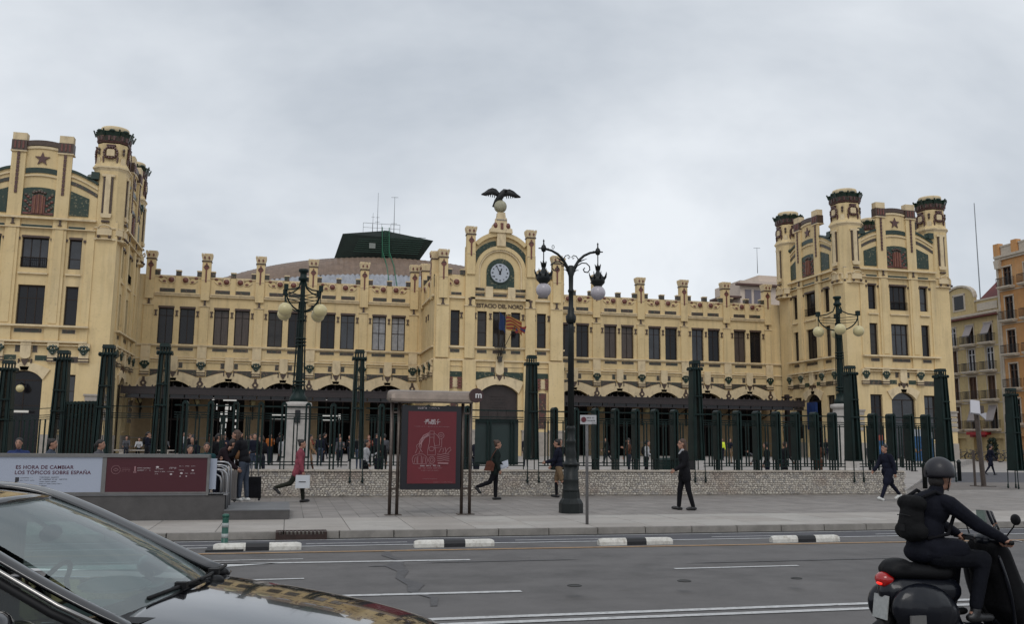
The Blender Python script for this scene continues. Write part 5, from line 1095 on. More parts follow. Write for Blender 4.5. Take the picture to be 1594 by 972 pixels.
ln([(.14,-.34),(.38,-.345)], .02); ln([(.3,-.12),(.36,-.02),(.42,.02),(.44,-.04),(.36,-.12)]); ln([(.16,-.1),(.2,-.02),(.27,-.0),(.25,-.1)]); ln([(.33,-.1),(.3,.02)])
b.build('line_drawing', [INKP], t)

# ================================================================== metro entrance wall with two panels
GR = mat('dark_granite', (.075,.070,.068), .7, var=.25, vscale=3, bump=.1, bscale=80); GR2 = mat('granite_top', (.125,.125,.128), .55, var=.2, vscale=3); STEEL = mat('brushed_steel', (.36,.36,.37), .3, metal=.8)
MY = 20.0; t = thing('metro_entrance_wall', 'grey granite metro entrance wall with a white and a dark red panel', 'metro entrance', (-5,MY,0))
b = MB(); b.box(-14,-1.22,MY,MY+.35,0,.50); b.build('base', [GR], t)
b = MB(); b.box(-14,-1.25,MY-.02,MY+.35,.50,.54); b.build('ledge', [GR2], t)
b = MB(); b.box(-14,-1.60,MY+.02,MY+.3,.54,1.27); b.build('parapet', [GR], t)
b = MB(); b.box(-14,-1.56,MY-.05,MY+.33,1.27,1.335); b.box(-3.62,-3.54,MY-.03,MY,.54,1.27); b.box(-1.60,-1.55,MY-.03,MY+.33,.5,1.27); b.box(-14,-1.6,MY-.025,MY,.54,.575); b.build('frame', [mat('grey_aluminium', (.17,.165,.16), .45, metal=.4, var=.2)], t)
b = MB(); b.box(-14,-3.62,MY-.02,MY,.575,1.27); pw = b.build('white_panel', [mat('pale_blue_panel', (.30,.33,.40), .5, emit=((.5,.56,.7), .05))], t)
b = MB(); b.box(-3.54,-1.60,MY-.02,MY,.575,1.27); pr_ = b.build('red_panel', [mat('dark_red_panel', (.055,.004,.010), .45)], t)
TX = mat('maroon_letters', (.07,.012,.03), .6); yz = MY-.022
text('ES HORA DE CAMBIAR', .098, (-5.21,yz,1.035), TX, pw, depth=.002, bold=.0018, align='LEFT', spacing=1.08); text('LOS TÓPICOS SOBRE ESPAÑA', .098, (-5.22,yz,.93), TX, pw, depth=.002, bold=.0018, align='LEFT', spacing=1.08)
b = MB(); b.prism([(-5.2,.76),(-5.13,.79),(-5.13,.87),(-5.2,.87)], yz-.002, yz); b.build('logo', [INK], pw)
scrib('lettering', pw, -5.11,-4.88,.85,.016,yz,INK,20); scrib('lettering', pw, -5.11,-4.86,.80,.018,yz,INK,21)
for k,(x1,h) in enumerate(((-4.4,.018),(-4.25,.02),(-4.45,.016),(-4.35,.014),(-4.6,.018))): scrib('lettering', pw, -4.76, x1, .86-.042*k, h, yz, INK, 22+k, .15)
b = MB(); b.tube([(-3.36+.085*math.cos(a), yz, 1.02+.085*math.sin(a)) for a in np.linspace(0,6.3,20)], .004, 4); b.tube([(-3.36+.05*math.cos(a)*math.cos(a*2), yz, 1.02+.03*math.sin(a)) for a in np.linspace(0,6.3,16)], .005, 4); b.build('logo', [INKP], pr_)
for k in range(3): scrib('lettering', pr_, -3.25,-3.09,1.045-.03*k,.012,yz,INKP,30+k)
b = MB(); b.box(-3.01,-2.985,yz,yz+.002,.97,1.09); b.box(-3.025,-2.97,yz,yz+.002,.96,.985); b.build('logo', [INKP], pr_); scrib('lettering', pr_, -2.95,-2.69,1.045,.02,yz,INKW,34); scrib('lettering', pr_, -2.95,-2.69,1.0,.02,yz,INKW,35)
for k,(x0_,x1_,z,h) in enumerate(((-2.6,-2.45,1.03,.014),(-2.62,-2.42,.975,.016),(-2.62,-2.55,.93,.014),(-2.34,-2.2,1.06,.014),(-2.34,-2.2,1.04,.014),(-2.38,-2.25,.975,.014),(-2.15,-2.05,1.09,.012),(-2.03,-1.95,1.09,.012),(-1.92,-1.84,1.09,.012),(-2.15,-2.05,1.01,.012),(-1.92,-1.84,.945,.012),(-2.03,-1.97,.945,.012))): scrib('lettering', pr_, x0_, x1_, z, h, yz, INKW, 40+k, .15)
b = MB(); [b.ball((x,yz,z),(.03*k,.003,.018*k),8,4) for x,z,k in ((-2.57,1.075,1.1),(-2.3,.93,.9),(-2.1,.95,1.),(-1.88,1.01,.9),(-2.12,.89,.5),(-2.0,.89,.6))]; b.build('logo', [INKW], pr_)
# gate rails at the end of the wall
t = thing('steel_handrail', 'curved brushed steel handrails at the right end of the metro wall', 'handrail', (-1.4,20.4,.2))
for y, h in ((20.15,1.02),(20.6,1.1),(21.4,1.15)):
    b = MB(); b.tube([(-1.58,y,h),(-1.36,y,h),(-1.28,y,h-.02),(-1.22,y,h-.08),(-1.2,y,h-.2),(-1.2,y,.2)], .022, 8); b.tube([(-1.58,y,h-.1),(-1.42,y,h-.1),(-1.35,y,h-.14),(-1.32,y,h-.24),(-1.32,y,.5)], .018, 8); b.build('rail', [STEEL], t)
b = MB(); b.box(-1.55,-1.42,20.1,20.14,.62,1.25); b.build('board', [MAT['pale_blue_panel']], t)
b = MB(); b.box(-1.55,-1.16,19.98,20.5,.505,.53); b.build('metal_sill', [STEEL], t)
b = MB(); b.box(-1.22,.09,19.93,22.4,0,.185); b.box(-3.2,.10,20.35,22.42,0,.18); b.box(-1.22,.10,19.92,22.43,.185,.205,1); tag(b.build('granite_step', [GR, GR2], None, (-.5,21,0)), 'low dark granite platform at the right end of the metro wall', 'step')

# ================================================================== street column with angled white panels, banners, bins, bikes
t = thing('signal_column', 'brown column carrying angled white light panels by the open gateway', 'light column', (28.2,32.5,0))
b = MB(); b.bar((28.2,32.5,0),(28.05,32.5,3.05), .10, 0, 8); b.bar((27.95,32.7,0),(27.95,32.7,1.5), .05, 0, 8); b.box(27.85,28.55,32.2,32.9,.0,.03); b.build('column', [BRZ], t)
b = MB(); b.add([(27.62,32.3,3.05),(28.0,32.2,3.0),(28.25,32.5,3.55),(27.9,32.6,3.6),(27.62,32.35,3.0),(28.0,32.25,2.95),(28.25,32.55,3.5),(27.9,32.65,3.55)], [(0,1,2,3),(7,6,5,4),(0,4,5,1),(1,5,6,2),(2,6,7,3),(3,7,4,0)]); b.prism([(27.95,2.98),(28.25,2.75),(28.3,3.05)], 32.2, 32.25); b.build('panel', [mat('white_light_panel', (.45,.44,.47), .5)], t)
b = MB(); b.box(28.2,28.36,32.4,32.6,3.0,3.35); b.build('bracket', [BRZ], t)
def banner(x, y, w_, z0, z1, cols, label):
    t = thing('banner', label, 'banner', (x,y,PZ(y))); b = MB(); b.box(x-w_/2,x+w_/2,y-.04,y,z0,z1); b.build('print', [cols[0]], t); b = MB(); b.box(x-w_/2,x+w_/2,y-.05,y-.041,z0+(z1-z0)*.78,z1); b.build('heading', [cols[1]], t)
    b = MB(); b.box(x-w_/2,x+w_/2,y-.2,y+.2,PZ(y),PZ(y)+.06); b.bar((x,y+.05,PZ(y)),(x,y+.05,z1), .03); b.build('stand', [GM], t)
BL_, PL_, RB = mat('blue_print', (.02,.09,.22), .6, var=.6, vscale=3), mat('pale_print', (.35,.37,.40), .6), mat('red_print', (.25,.05,.03), .6)
banner(46.4,60,.7,.5,2.9,(BL_,PL_),'slim blue and white banner behind the fence, left of the rider\'s head'); banner(48.2,61,.6,.5,2.7,(BL_,PL_),'slim blue and white banner nearest the last pylon'); banner(41.6,58,.8,.6,2.4,(BL_,RB),'banner with a blue picture under an orange heading behind the fence')
b = MB(); b.box(52.25,52.5,82.9,84.5,3.2,6.0); tag(b.build('blue_sign_panel', [mat('deep_blue_panel', (.01,.035,.14), .5, var=.5, vscale=1.5)], None), 'blue sign panel in the side doorway of the right tower', 'sign')
bm = MB(); 
for (x, y, lb) in ((14.45,33.2,'dark green waste container behind the fence, under the brown coat'),(15.1,33.6,'dark waste container behind the fence beside the green one')):
    t = thing('waste_container', lb, 'waste container', (x,y,PZ(y))); b = MB(); b.box(x-.42,x+.42,y-.35,y+.35,PZ(y)+.08,1.02,0,-.03,-.03); b.build('body', [IRON if x < 15 else BLK], t); b = MB(); b.box(x-.47,x+.47,y-.4,y+.4,1.02,1.10,0,.06,.06); b.build('lid', [IRON], t)
    
    for q in (-.3,.3):
        for r_ in (-.25,.25): b = MB(); b.lathe([(.08,PZ(y)-.0),(.08,PZ(y)+.08)], x+q, y+r_, 8); b.build('wheel', [BLK], t)
bw = MB(); bw.tube([(.33*math.cos(a), 0, .33*math.sin(a)) for a in np.linspace(0,2*PI,17)], .03, 4, 0, False, False); [bw.bar((0,0,0),(.32*math.cos(a),0,.32*math.sin(a)), .008, 0, 3) for a in np.linspace(0,2*PI,9)[:-1]]; bwm = bw.mesh('wheel', [BLK])
bf = MB(); [bf.bar(p, q, .03, 0, 5) for p, q in (((-.5,0,.33),(-.15,0,.75)),((-.15,0,.75),(-.05,0,.3)),((-.05,0,.3),(.42,0,.75)),((-.12,0,.72),(.40,0,.80)),((.38,0,.95),(.52,0,.33)),((-.5,0,.33),(-.05,0,.3)),((-.15,0,.75),(-.18,0,.88)))]; bf.bar((.38,-.25,.98),(.38,.25,.98), .02); bf.ball((-.2,0,.92),(.14,.07,.04),8,4); bfm = bf.mesh('frame', [mat('bike_frame', (.09,.09,.10), .4, var=.5, vscale=2)])
for i, lb in enumerate(['leftmost parked bicycle before the yellow house, beside the tower base','second parked bicycle from the tower base','third parked bicycle from the tower base','middle parked bicycle before the yellow house','parked bicycle right of the middle of the rack','last but one parked bicycle before the orange house','rightmost parked bicycle before the orange house']):
    x, y = 75.5-.6*i, 90.0-2.3*i; t = thing('bicycle', lb, 'bicycle', (x,y,.004), 'bicycles parked before the far houses')
    a = -1.1+.25*math.sin(i*4)
    for dx_ in (-.5,.52): put(bwm, 'wheel', t, (x+dx_, y, .36))
    put(bfm, 'frame', t, (x,y,.03)); t.rotation_euler = (0,0,a); t.scale = (1.25,1.25,1.3)
for i,(x,y) in enumerate(((72,84),(73.5,82))): pass
for (x,y,h,lb) in ((77.5,80.5,3.2,'dark street tree box planting before the shop, near one'),(78,88.2,2.6,'dark slim evergreen beside the red shop awning')):
    t = thing('potted_evergreen', lb, 'plant', (x,y,0)); b = MB(); b.box(x-.4,x+.4,y-.4,y+.4,0,.6,0,.05,.05); b.build('pot', [BLK], t); b = MB(); r = random.Random(3)
    for k in range(420):
        a, zz = r.uniform(0,6.28), r.uniform(.6,h); rr = .55*(1-((zz-h*.55)/(h*.62))**2)*r.uniform(.5,1.1); p = Vector((x+rr*math.cos(a), y+rr*math.sin(a), zz)); q = Vector((r.uniform(-1,1),r.uniform(-1,1),r.uniform(-1,1)))*.16; s_ = q.cross(Vector((r.uniform(-1,1),r.uniform(-1,1),.3)))*.9; b.add([p-q,p+s_,p+q,p-s_],[(0,1,2,3)])
    b.build('foliage', [mat('dark_leaves', (.015,.03,.016), .7, var=.4)], t)['kind'] = 'stuff'; b = MB(); b.bar((x,y,.4),(x,y,h*.8), .05, 0, 6); b.build('trunk', [mat('bark', (.05,.035,.025), .9)], t)
for i in range(9):
    x, y = 27.2+i*.0, 33+i*3.; 
t = None
for i,(x,y) in enumerate(((24.2,31.0),(24.9,33.8),(31.2,37.5),(32.4,40.5),(39.0,52.0),(41.5,55.5))):
    b = MB(); b.lathe([(.09,0),(.09,.85),(.11,.87),(.11,.92),(.05,1.0),(0,1.02)], x, y, 12); tag(b.build('bollard', [IRONB], None, (x,y,0)), ['black bollard just beyond the fence end, nearest one','black bollard just beyond the fence end, second one','black bollard right of the light column','black bollard right of the light column, farther one','small far bollard in the side street, left one','small far bollard in the side street, right one'][i], 'bollard')
# ================================================================== people
def cloth(name, c, r=.85): return mat('cloth_'+name, tuple(q*.8 for q in c), r, var=.35, vscale=7, bump=.35, bscale=25, spec=.15)
SKIN = mat('skin', (.36,.19,.13), .55, var=.08); HAIRD = mat('dark_hair', (.014,.010,.009), .6, var=.3, vscale=30); HAIRB = mat('brown_hair', (.06,.03,.018), .6, var=.3, vscale=30); HAIRR = mat('red_hair', (.13,.03,.012), .6, var=.3, vscale=30)
SHOEB = mat('black_shoe', (.012,.012,.013), .4); SHOEW = mat('white_shoe', (.62,.62,.60), .6)
def V(*a): return Vector(a)
def capmesh(mb, p, q, r0, r1, n=10, flat=None):
    """tapered capsule between p and q"""
    p, q = Vector(p), Vector(q); d = (q-p); L_ = d.length or 1e-4; d /= L_
    a = d.cross(V(0,1,0) if abs(d.y) < .9 else V(1,0,0)).normalized(); c = d.cross(a)
    rings = [(-r0, .02), (-r0*.7, .72*r0), (0, r0), (L_*.5, (r0+r1)/2), (L_, r1), (L_+r1*.7, .72*r1), (L_+r1, .02)]
    vs = []; 
    for t, r in rings:
        for i in range(n): th = 2*PI*i/n; vs.append(p + d*t + a*(r*math.cos(th)) + c*(r*math.sin(th)*(flat or 1)))
    k = len(rings); mb.add(vs, [(j*n+i, j*n+(i+1) % n, (j+1)*n+(i+1) % n, (j+1)*n+i) for j in range(k-1) for i in range(n)] + [tuple(range(n-1,-1,-1)), tuple(range((k-1)*n, k*n))], 0, True)
def fuse(prims, vox, mats, extra=None, smooth=4):
    """prims: list of (kind, args, material index) fused into one continuous skin; faces take the nearest prim's material"""
    mb = MB()
    for k, a, m in prims:
        if k == 'c': capmesh(mb, *a)
        elif k == 'e':
            c, r, rot = a; t = MB(Matrix.Translation(c) @ Matrix.Rotation(rot, 4, 'Y')); t.ball((0,0,0), r, 14, 10); b0 = len(mb.v); mb.v += t.v; mb.f += [[i+b0 for i in f] for f in t.f]; mb.m += t.m; mb.s += t.s
    me = bpy.data.meshes.new('tmp'); me.from_pydata(mb.v, [], mb.f); o = bpy.data.objects.new('tmp', me); COL.objects.link(o)
    r = o.modifiers.new('r', 'REMESH'); r.mode = 'VOXEL'; r.voxel_size = vox
    if smooth: s = o.modifiers.new('s', 'SMOOTH'); s.iterations = smooth; s.factor = .5
    dg = bpy.context.evaluated_depsgraph_get(); out = bpy.data.meshes.new_from_object(o.evaluated_get(dg)); bpy.data.objects.remove(o); bpy.data.meshes.remove(me)
    out.materials.clear()
    for m in mats: out.materials.append(m)
    n = len(out.polygons); C_ = np.zeros(n*3); out.polygons.foreach_get('center', C_); C_ = C_.reshape(-1,3)
    best = np.full(n, 1e9); idx = np.zeros(n, int)
    if len(mats) > 1:
        for k, a, m in prims:
            if k == 'c':
                p, q, r0, r1 = np.array(a[0]), np.array(a[1]), a[2], a[3]; d = q-p; L2 = max(d@d, 1e-8); t = np.clip(((C_-p)@d)/L2, 0, 1); dist = np.linalg.norm(C_-p-t[:,None]*d, axis=1) - (r0+(r1-r0)*t)
            else:
                c, rr, rot = np.array(a[0]), np.array(a[1] if isinstance(a[1], (tuple, list)) else (a[1],)*3), a[2]; X = C_-c; cs, sn = math.cos(rot), math.sin(rot); X = np.stack([X[:,0]*cs-X[:,2]*sn, X[:,1], X[:,0]*sn+X[:,2]*cs], 1)
                dist = (np.linalg.norm(X/rr, axis=1)-1)*rr.min()
            w_ = dist < best; best[w_] = dist[w_]; idx[w_] = m
    out.polygons.foreach_set('material_index', idx); out.polygons.foreach_set('use_smooth', [True]*n)
    if extra:
        b = MB(); b.v = []; extra(b)
        import bmesh
        bm = bmesh.new(); bm.from_mesh(out); base = len(bm.verts); nv = [bm.verts.new(v) for v in b.v]
        for f, m in zip(b.f, b.m):
            try: fc = bm.faces.new([nv[i] for i in f]); fc.material_index = m; fc.smooth = True
            except ValueError: pass
        bm.to_mesh(out); bm.free()
    return out
def pose(H=1.72, lean=.04, legs=((.0,.0),(.0,.0)), arms=((.05,.15),(.05,.15)), out=(.12,.12), feet=(0,0), head=0., twist=0.):
    """legs: (thigh forward, knee bend) for left, right; arms: (upper arm forward, elbow bend)"""
    k = H/1.72; J = {}; an = []
    for i, s in enumerate((1,-1)):
        th, kn = legs[i]; hip = V(0, s*.088*k, 0); knee = hip + V(math.sin(th), 0, -math.cos(th))*.43*k; ank = knee + V(math.sin(th-kn), -s*.01, -math.cos(th-kn))*.41*k
        f = feet[i]; toe = ank + V(math.cos(f)*.15, s*.02, math.sin(f)*.15-.035)*k; heel = ank + V(-.05*math.cos(f), 0, -.05*math.sin(f)-.04)*k
        J[i] = [hip, knee, ank, toe, heel]; an += [ank.z-.075*k, toe.z-.03*k, heel.z-.03*k]
    dz = -min(an)
    for i in (0,1): J[i] = [p+V(0,0,dz) for p in J[i]]
    pel = V(0,0,dz); up = V(math.sin(lean),0,math.cos(lean)); J['pel'] = pel; J['waist'] = pel+up*.2*k; J['chest'] = pel+up*.38*k; J['neck'] = pel+up*.53*k
    J['head'] = J['neck'] + V(math.sin(lean+head)+.12,0,math.cos(lean+head))*.17*k
    for i, s in enumerate((1,-1)):
        ua, ef = arms[i]; o = out[i]; sh = pel+up*.475*k + V(-s*twist*.1, s*.185*k, 0); el = sh + V(math.sin(ua), s*math.sin(o), -math.cos(ua)*math.cos(o))*.28*k; ha = el + V(math.sin(ua+ef), s*math.sin(o)*.3, -math.cos(ua+ef))*.25*k
        J['a%d' % i] = [sh, el, ha]
    J['k'] = k; return J
def hand(J, i, curl=.5, m=0, hold=None):
    sh, el, ha = J['a%d' % i]; d = (ha-el).normalized(); s = 1 if i == 0 else -1; k = J['k']; side = V(0,1,0); fw = d.cross(side).normalized(); 
    P = [('c', (tuple(ha), tuple(ha+d*.07*k), .026*k, .030*k, 8), m)]; nn = fw*1
    def fing(b):
        for j in range(4):
            base = ha + d*.085*k + fw*((j-1.5)*.018*k); L_ = (.036,.042,.04,.032)[j]*k; c1 = d*math.cos(curl) - side*s*math.sin(curl); c2 = d*math.cos(curl*2) - side*s*math.sin(curl*2)
            b.tube([base-d*.02*k, base+c1*.3*L_, base+c1*L_, base+c1*L_+c2*L_*.8], [.0095*k,.0095*k,.0085*k,.006*k], 6, m)
        tb = ha + d*.03*k + fw*.024*k*(1); b.tube([tb, tb+fw*.025*k+d*.015*k, tb+fw*.03*k+d*.045*k], [.012*k,.011*k,.008*k], 6, m)
    return P, fing
def bodyprims(J, skirt=0, w=1.):
    k = J['k']; P = []; a = lambda p: tuple(p)
    for i in (0,1):
        hip, kn, an, toe, heel = J[i]; P += [('c',(a(hip),a(kn),.082*k*w,.054*k),1), ('c',(a(kn),a(an),.053*k,.036*k),1), ('c',(a(kn+(an-kn)*.15+V(-.012,0,0)),a(kn+(an-kn)*.55),.05*k,.04*k),1), ('c',(a(heel),a(toe),.034*k,.030*k),2), ('c',(a(an),a(heel),.038*k,.034*k),2)]
        sh, el, ha = J['a%d' % i]; P += [('c',(a(sh),a(el),.052*k*w,.040*k),0), ('c',(a(el),a(ha),.040*k,.028*k),0)]
    P += [('e',(a(J['pel']),(.105*k*w,.155*k*w,.12*k),0),1), ('e',(a(J['waist']),(.095*k*w,.135*k*w,.15*k),0),0), ('e',(a(J['chest']),(.115*k*w,.165*k*w,.16*k),0),0), ('c',(a(J['a0'][0]),a(J['a1'][0]),.06*k,.06*k),0), ('c',(a(J['neck']-V(0,0,.05)),a(J['head']-V(.02,0,.04)),.05*k,.048*k),3)]
    return P
def headprims(J, m=3):
    k = J['k']; h = J['head']; a = lambda x,y,z: tuple(h+V(x,y,z)*k)
    return [('e',(a(0,0,.02),(.095*k,.076*k,.105*k),0),m), ('e',(a(.025,0,-.045),(.07*k,.058*k,.075*k),0),m), ('c',(a(.085,0,.02),a(.108,0,-.018),.010*k,.015*k,6),m), ('e',(a(.062,0,-.10),(.026*k,.03*k,.02*k),0),m), ('c',(a(.075,-.03,.045),a(.075,.03,.045),.014*k,.014*k,6),m), ('c',(a(.082,-.018,-.062),a(.082,.018,-.062),.010*k,.010*k,6),m), ('e',(a(-.005,.078,0),(.02*k,.012*k,.032*k),0),m), ('e',(a(-.005,-.078,0),(.02*k,.012*k,.032*k),0),m)]
def hairprims(J, style, m=0):
    k = J['k']; h = J['head']; a = lambda x,y,z: tuple(h+V(x,y,z)*k); P = [('e',(a(-.017,0,.050),(.097*k,.085*k,.088*k),-.3),m), ('e',(a(-.045,0,.012),(.062*k,.080*k,.088*k),0),m)]
    if style == 'long': P += [('c',(a(-.05,.05,0),a(-.07,.05,-.22),.045*k,.03*k),m), ('c',(a(-.05,-.05,0),a(-.07,-.05,-.22),.045*k,.03*k),m), ('c',(a(-.07,0,0),a(-.09,0,-.24),.055*k,.04*k),m)]
    if style == 'bun': P += [('e',(a(-.09,0,.10),(.045*k,.045*k,.04*k),0),m)]
    if style == 'tail': P += [('c',(a(-.09,0,.06),a(-.14,0,-.02),.03*k,.03*k),m), ('c',(a(-.14,0,-.02),a(-.13,0,-.16),.032*k,.012*k),m)]
    return P
EYE = mat('eye_dark', (.02,.015,.012), .3); LIP = mat('lip', (.25,.09,.07), .5)
def face_extra(J):
    k = J['k']; h = J['head']
    def f(b):
        for s in (-1,1):
            b.ball(tuple(h+V(.078,s*.031,.018)*k), (.012*k,.015*k,.009*k), 8, 5, 1); b.tube([tuple(h+V(.088,s*.018,.042)*k), tuple(h+V(.084,s*.045,.044)*k)], .005*k, 5, 2)
        b.tube([tuple(h+V(.087,-.022,-.062)*k), tuple(h+V(.094,0,-.06)*k), tuple(h+V(.087,.022,-.062)*k)], .006*k, 5, 3)
    return f
def person(J, loc, rz, label, top, bot, shoe, hair=HAIRD, hs='short', coat=0., sleeves=True, hem=0, bare=False, skin=SKIN, vox=.014, w=1., group=None, loose=.0):
    """a figure: one continuous body, with top, trousers, shoes and hair as children; no legs of its own where trousers hide them"""
    t = thing('person', label, 'person', loc, group); k = J['k']
    P = bodyprims(J, w=w) + headprims(J); fx = [face_extra(J)]
    for i in (0,1): hp, ff = hand(J, i, .6, 3); P += hp; fx.append(ff)
    P = [(a, b, 0) for a, b, m in P]
    def ex(b):
        for g in fx: g(b)
        b.m = [0 if m == 3 and 0 else m for m in b.m]
    body = fuse(P, vox, [skin, EYE, hair, LIP, skin], lambda b: (fx[0](b), [ (lambda n0: (g(b), b.m.__setitem__(slice(n0, None), [0]*(len(b.m)-n0))))(len(b.m)) for g in fx[1:] ]))
    put(body, 'body', t, loc)
    a = lambda p: tuple(p); g = 1.0; T = []
    for i in (0,1):
        sh, el, ha = J['a%d' % i]
        if sleeves: T += [('c',(a(sh),a(el),.066*k*w+loose,.053*k+loose),0), ('c',(a(el),a(el+(ha-el)*.93),.052*k+loose,.042*k+loose),0)]
        else: T += [('c',(a(sh),a(sh+(el-sh)*.6),.064*k*w,.056*k),0)]
    T += [('e',(a(J['waist']),(.118*k*w+loose,.155*k*w+loose,.17*k),0),0), ('e',(a(J['chest']),(.132*k*w,.182*k*w,.17*k),0),0), ('c',(a(J['a0'][0]+V(0,-.02,.0)),a(J['a1'][0]+V(0,.02,0)),.07*k,.07*k),0), ('e',(a(J['pel']+V(0,0,.05)),(.13*k*w+loose,.172*k*w+loose,.12*k),0),0), ('c',(a(J['neck']-V(.01,0,.03)),a(J['neck']+V(0,0,.03)),.066*k,.06*k),0)]
    if coat:
        for i in (0,1): h_, kn = J[i][0], J[i][1]; T += [('c',(a(h_+V(0,0,.02)),a(h_+(kn-h_)*coat),.115*k+loose,.108*k+loose),0)]
    put(fuse(T, vox, [top]), 'jacket' if sleeves else 'shirt', t, loc)
    B = [('e',(a(J['pel']),(.122*k*w,.168*k*w,.13*k),0),0)]
    for i in (0,1):
        h_, kn, an, toe, heel = J[i]
        if bare: B += [('c',(a(h_),a(h_+(kn-h_)*.85),.098*k,.082*k),0)]
        else: B += [('c',(a(h_),a(kn),.097*k*w,.070*k),0), ('c',(a(kn),a(an+V(0,0,.02)),.068*k,.053*k),0)]
    put(fuse(B, vox, [bot]), 'shorts' if bare else 'trousers', t, loc)
    for i in (0,1):
        h_, kn, an, toe, heel = J[i]; put(fuse([('c',(a(heel),a(toe),.043*k,.036*k),0), ('c',(a(an+V(0,0,-.01)),a(heel+V(.03,0,0)),.046*k,.044*k),0), ('c',(a(heel+V(.04,0,.0)),a(toe+V(-.03,0,.01)),.045*k,.040*k),0)], .011, [shoe]), 'shoe', t, loc)
    put(fuse(hairprims(J, hs), .012, [hair]), 'hair', t, loc)
    t.rotation_euler = (0,0,rz); return t
BLACKC, NAVY, DENIM, DDEN = cloth('black', (.010,.010,.013)), cloth('navy', (.012,.014,.028)), cloth('denim', (.05,.065,.10)), cloth('dark_denim', (.022,.026,.038))
PINK, GREYC, OLIVE, TAN, WHITEC, KHAKI = cloth('pink', (.30,.075,.10)), cloth('grey', (.10,.10,.11)), cloth('olive', (.03,.032,.024)), cloth('tan', (.34,.20,.11)), cloth('white', (.50,.50,.52)), cloth('khaki', (.22,.15,.09))
def bagbox(name, t, loc, x0,x1,y0,y1,z0,z1,m, tap=.01, strap=None):
    b = MB(); b.box(x0,x1,y0,y1,z0,z1,0,tap,tap); 
    if strap: b.tube(strap, .008, 5, 0)
    return put(b.mesh(name, [m]), name, t, loc)
def held(name, label, cat, loc, rz, fn, mats):
    b = MB(); fn(b); o = put(b.mesh(name, mats), name, None, loc, rz); return tag(o, label, cat)
# the man in black walking left past the middle
J = pose(1.76, .05, ((-.16,.10),(.24,.16)), ((.22,.8),(-.12,.2)), feet=(-.05,.08)); person(J, (9.75,21.45,0), PI-.15, 'person in a black suit and pale shirt collar walking left with glasses', BLACKC, BLACKC, SHOEB, HAIRB, 'long', coat=.35, loose=.008)
b = MB(); b.lathe([(.075,-.02),(.062,.045)], 0, 0, 12); cn = J['neck']; b.prism([(.05,.03),(.12,-.08),(.02,-.03)], -.05, .05); bpy.data.objects[[o.name for o in COL.objects if o.name.startswith('person')][-1]]
pm = [o for o in COL.objects if o.name.startswith('person')][-1]; put(b.mesh('collar', [WHITEC]), 'collar', pm, WO[pm.name]).location = cn+V(0,0,.01)
b = MB(); [b.tube([J['head']+V(.088,s*.012,.022), J['head']+V(.095,s*.035,.024), J['head']+V(.085,s*.06,.02), J['head']+V(.0,s*.078,.015)], .004, 5) for s in (-1,1)]; put(b.mesh('glasses', [BLK]), 'glasses', pm, WO[pm.name]).location = (0,0,0)
# woman in pink with a white shopping bag
J = pose(1.66, .06, ((.22,.12),(-.5,.75)), ((-.1,.2),(.12,.15)), feet=(.05,-.7)); person(J, (.32,25.27,0), -.12, 'person in a pink blouse walking right carrying a white shopping bag', PINK, OLIVE, SHOEB, HAIRD, 'bun', coat=.3, loose=.012)
ha = J['a1'][2]; held('shopping_bag', 'white paper shopping bag hanging from the hand of the person in pink', 'bag', (.32,25.27,0), -.12, lambda b: (b.box(ha.x-.17,ha.x+.2,ha.y-.07,ha.y+.05,ha.z-.44,ha.z-.10,0,.003,.003), b.tube([(ha.x-.1,ha.y,ha.z-.1),(ha.x-.05,ha.y,ha.z-.01),(ha.x+.06,ha.y,ha.z-.01),(ha.x+.12,ha.y,ha.z-.1)], .006, 5, 1), b.box(ha.x-.08,ha.x+.1,ha.y-.078,ha.y-.070,ha.z-.285,ha.z-.265,1)), [mat('white_paper_bag', (.55,.57,.60), .7), INK])
# woman in dark green coat with a brown bag and papers
J = pose(1.68, .05, ((.04,.05),(-.42,.75)), ((.15,.95),(-.05,.35)), feet=(0,-.8)); person(J, (5.85,25.8,0), -.1, 'person in a dark coat and black trousers striding right holding white papers', cloth('dark_green_coat', (.016,.024,.022)), BLACKC, SHOEB, HAIRB, 'bun', coat=.25, loose=.01)
ha = J['a0'][2]; held('papers', 'white papers clutched by the person in the dark coat', 'papers', (5.85,25.8,0), -.1, lambda b: (b.prism([(ha.x-.13,ha.z-.12),(ha.x+.12,ha.z-.05),(ha.x+.10,ha.z+.16),(ha.x-.13,ha.z+.08)], ha.y-.03, ha.y-.01), b.prism([(ha.x-.1,ha.z-.1),(ha.x+.09,ha.z-.0),(ha.x+.06,ha.z+.13),(ha.x-.12,ha.z+.06)], ha.y-.05, ha.y-.035)), [mat('white_paper', (.55,.58,.66), .7)])
held('handbag', 'reddish brown shoulder bag of the person in the dark coat', 'bag', (5.85,25.8,0), -.1, lambda b: (b.prism([(-.36,.84),(-.10,.82),(-.06,1.02),(-.15,1.12),(-.28,1.10)], -.26, -.16), b.tube([(-.2,-.2,1.1),(-.1,-.22,1.3),(.0,-.17,1.45)], .012, 5)), [cloth('brown_leather', (.12,.045,.03), .5)])
# man in shorts partly behind the lamp post
J = pose(1.74, .05, ((-.28,.55),(.22,.25)), ((.3,1.0),(.2,.6)), feet=(-.4,.05)); person(J, (8.02,26.7,0), PI*.85, 'person in a navy jacket and khaki shorts walking behind the lamp post', NAVY, KHAKI, SHOEB, HAIRD, 'short', bare=True, skin=SKIN, loose=.01)
for o in COL.objects: pass
pm = [o for o in COL.objects if o.name.startswith('person')][-1]; P = []
for i in (0,1): kn, an = J[i][1], J[i][2]; P.append(('c',(tuple(kn+(an-kn)*.12),tuple(an),.058,.045),0))
put(fuse(P, .014, [BLACKC]), 'leggings', pm, WO[pm.name]).location = (0,0,0)
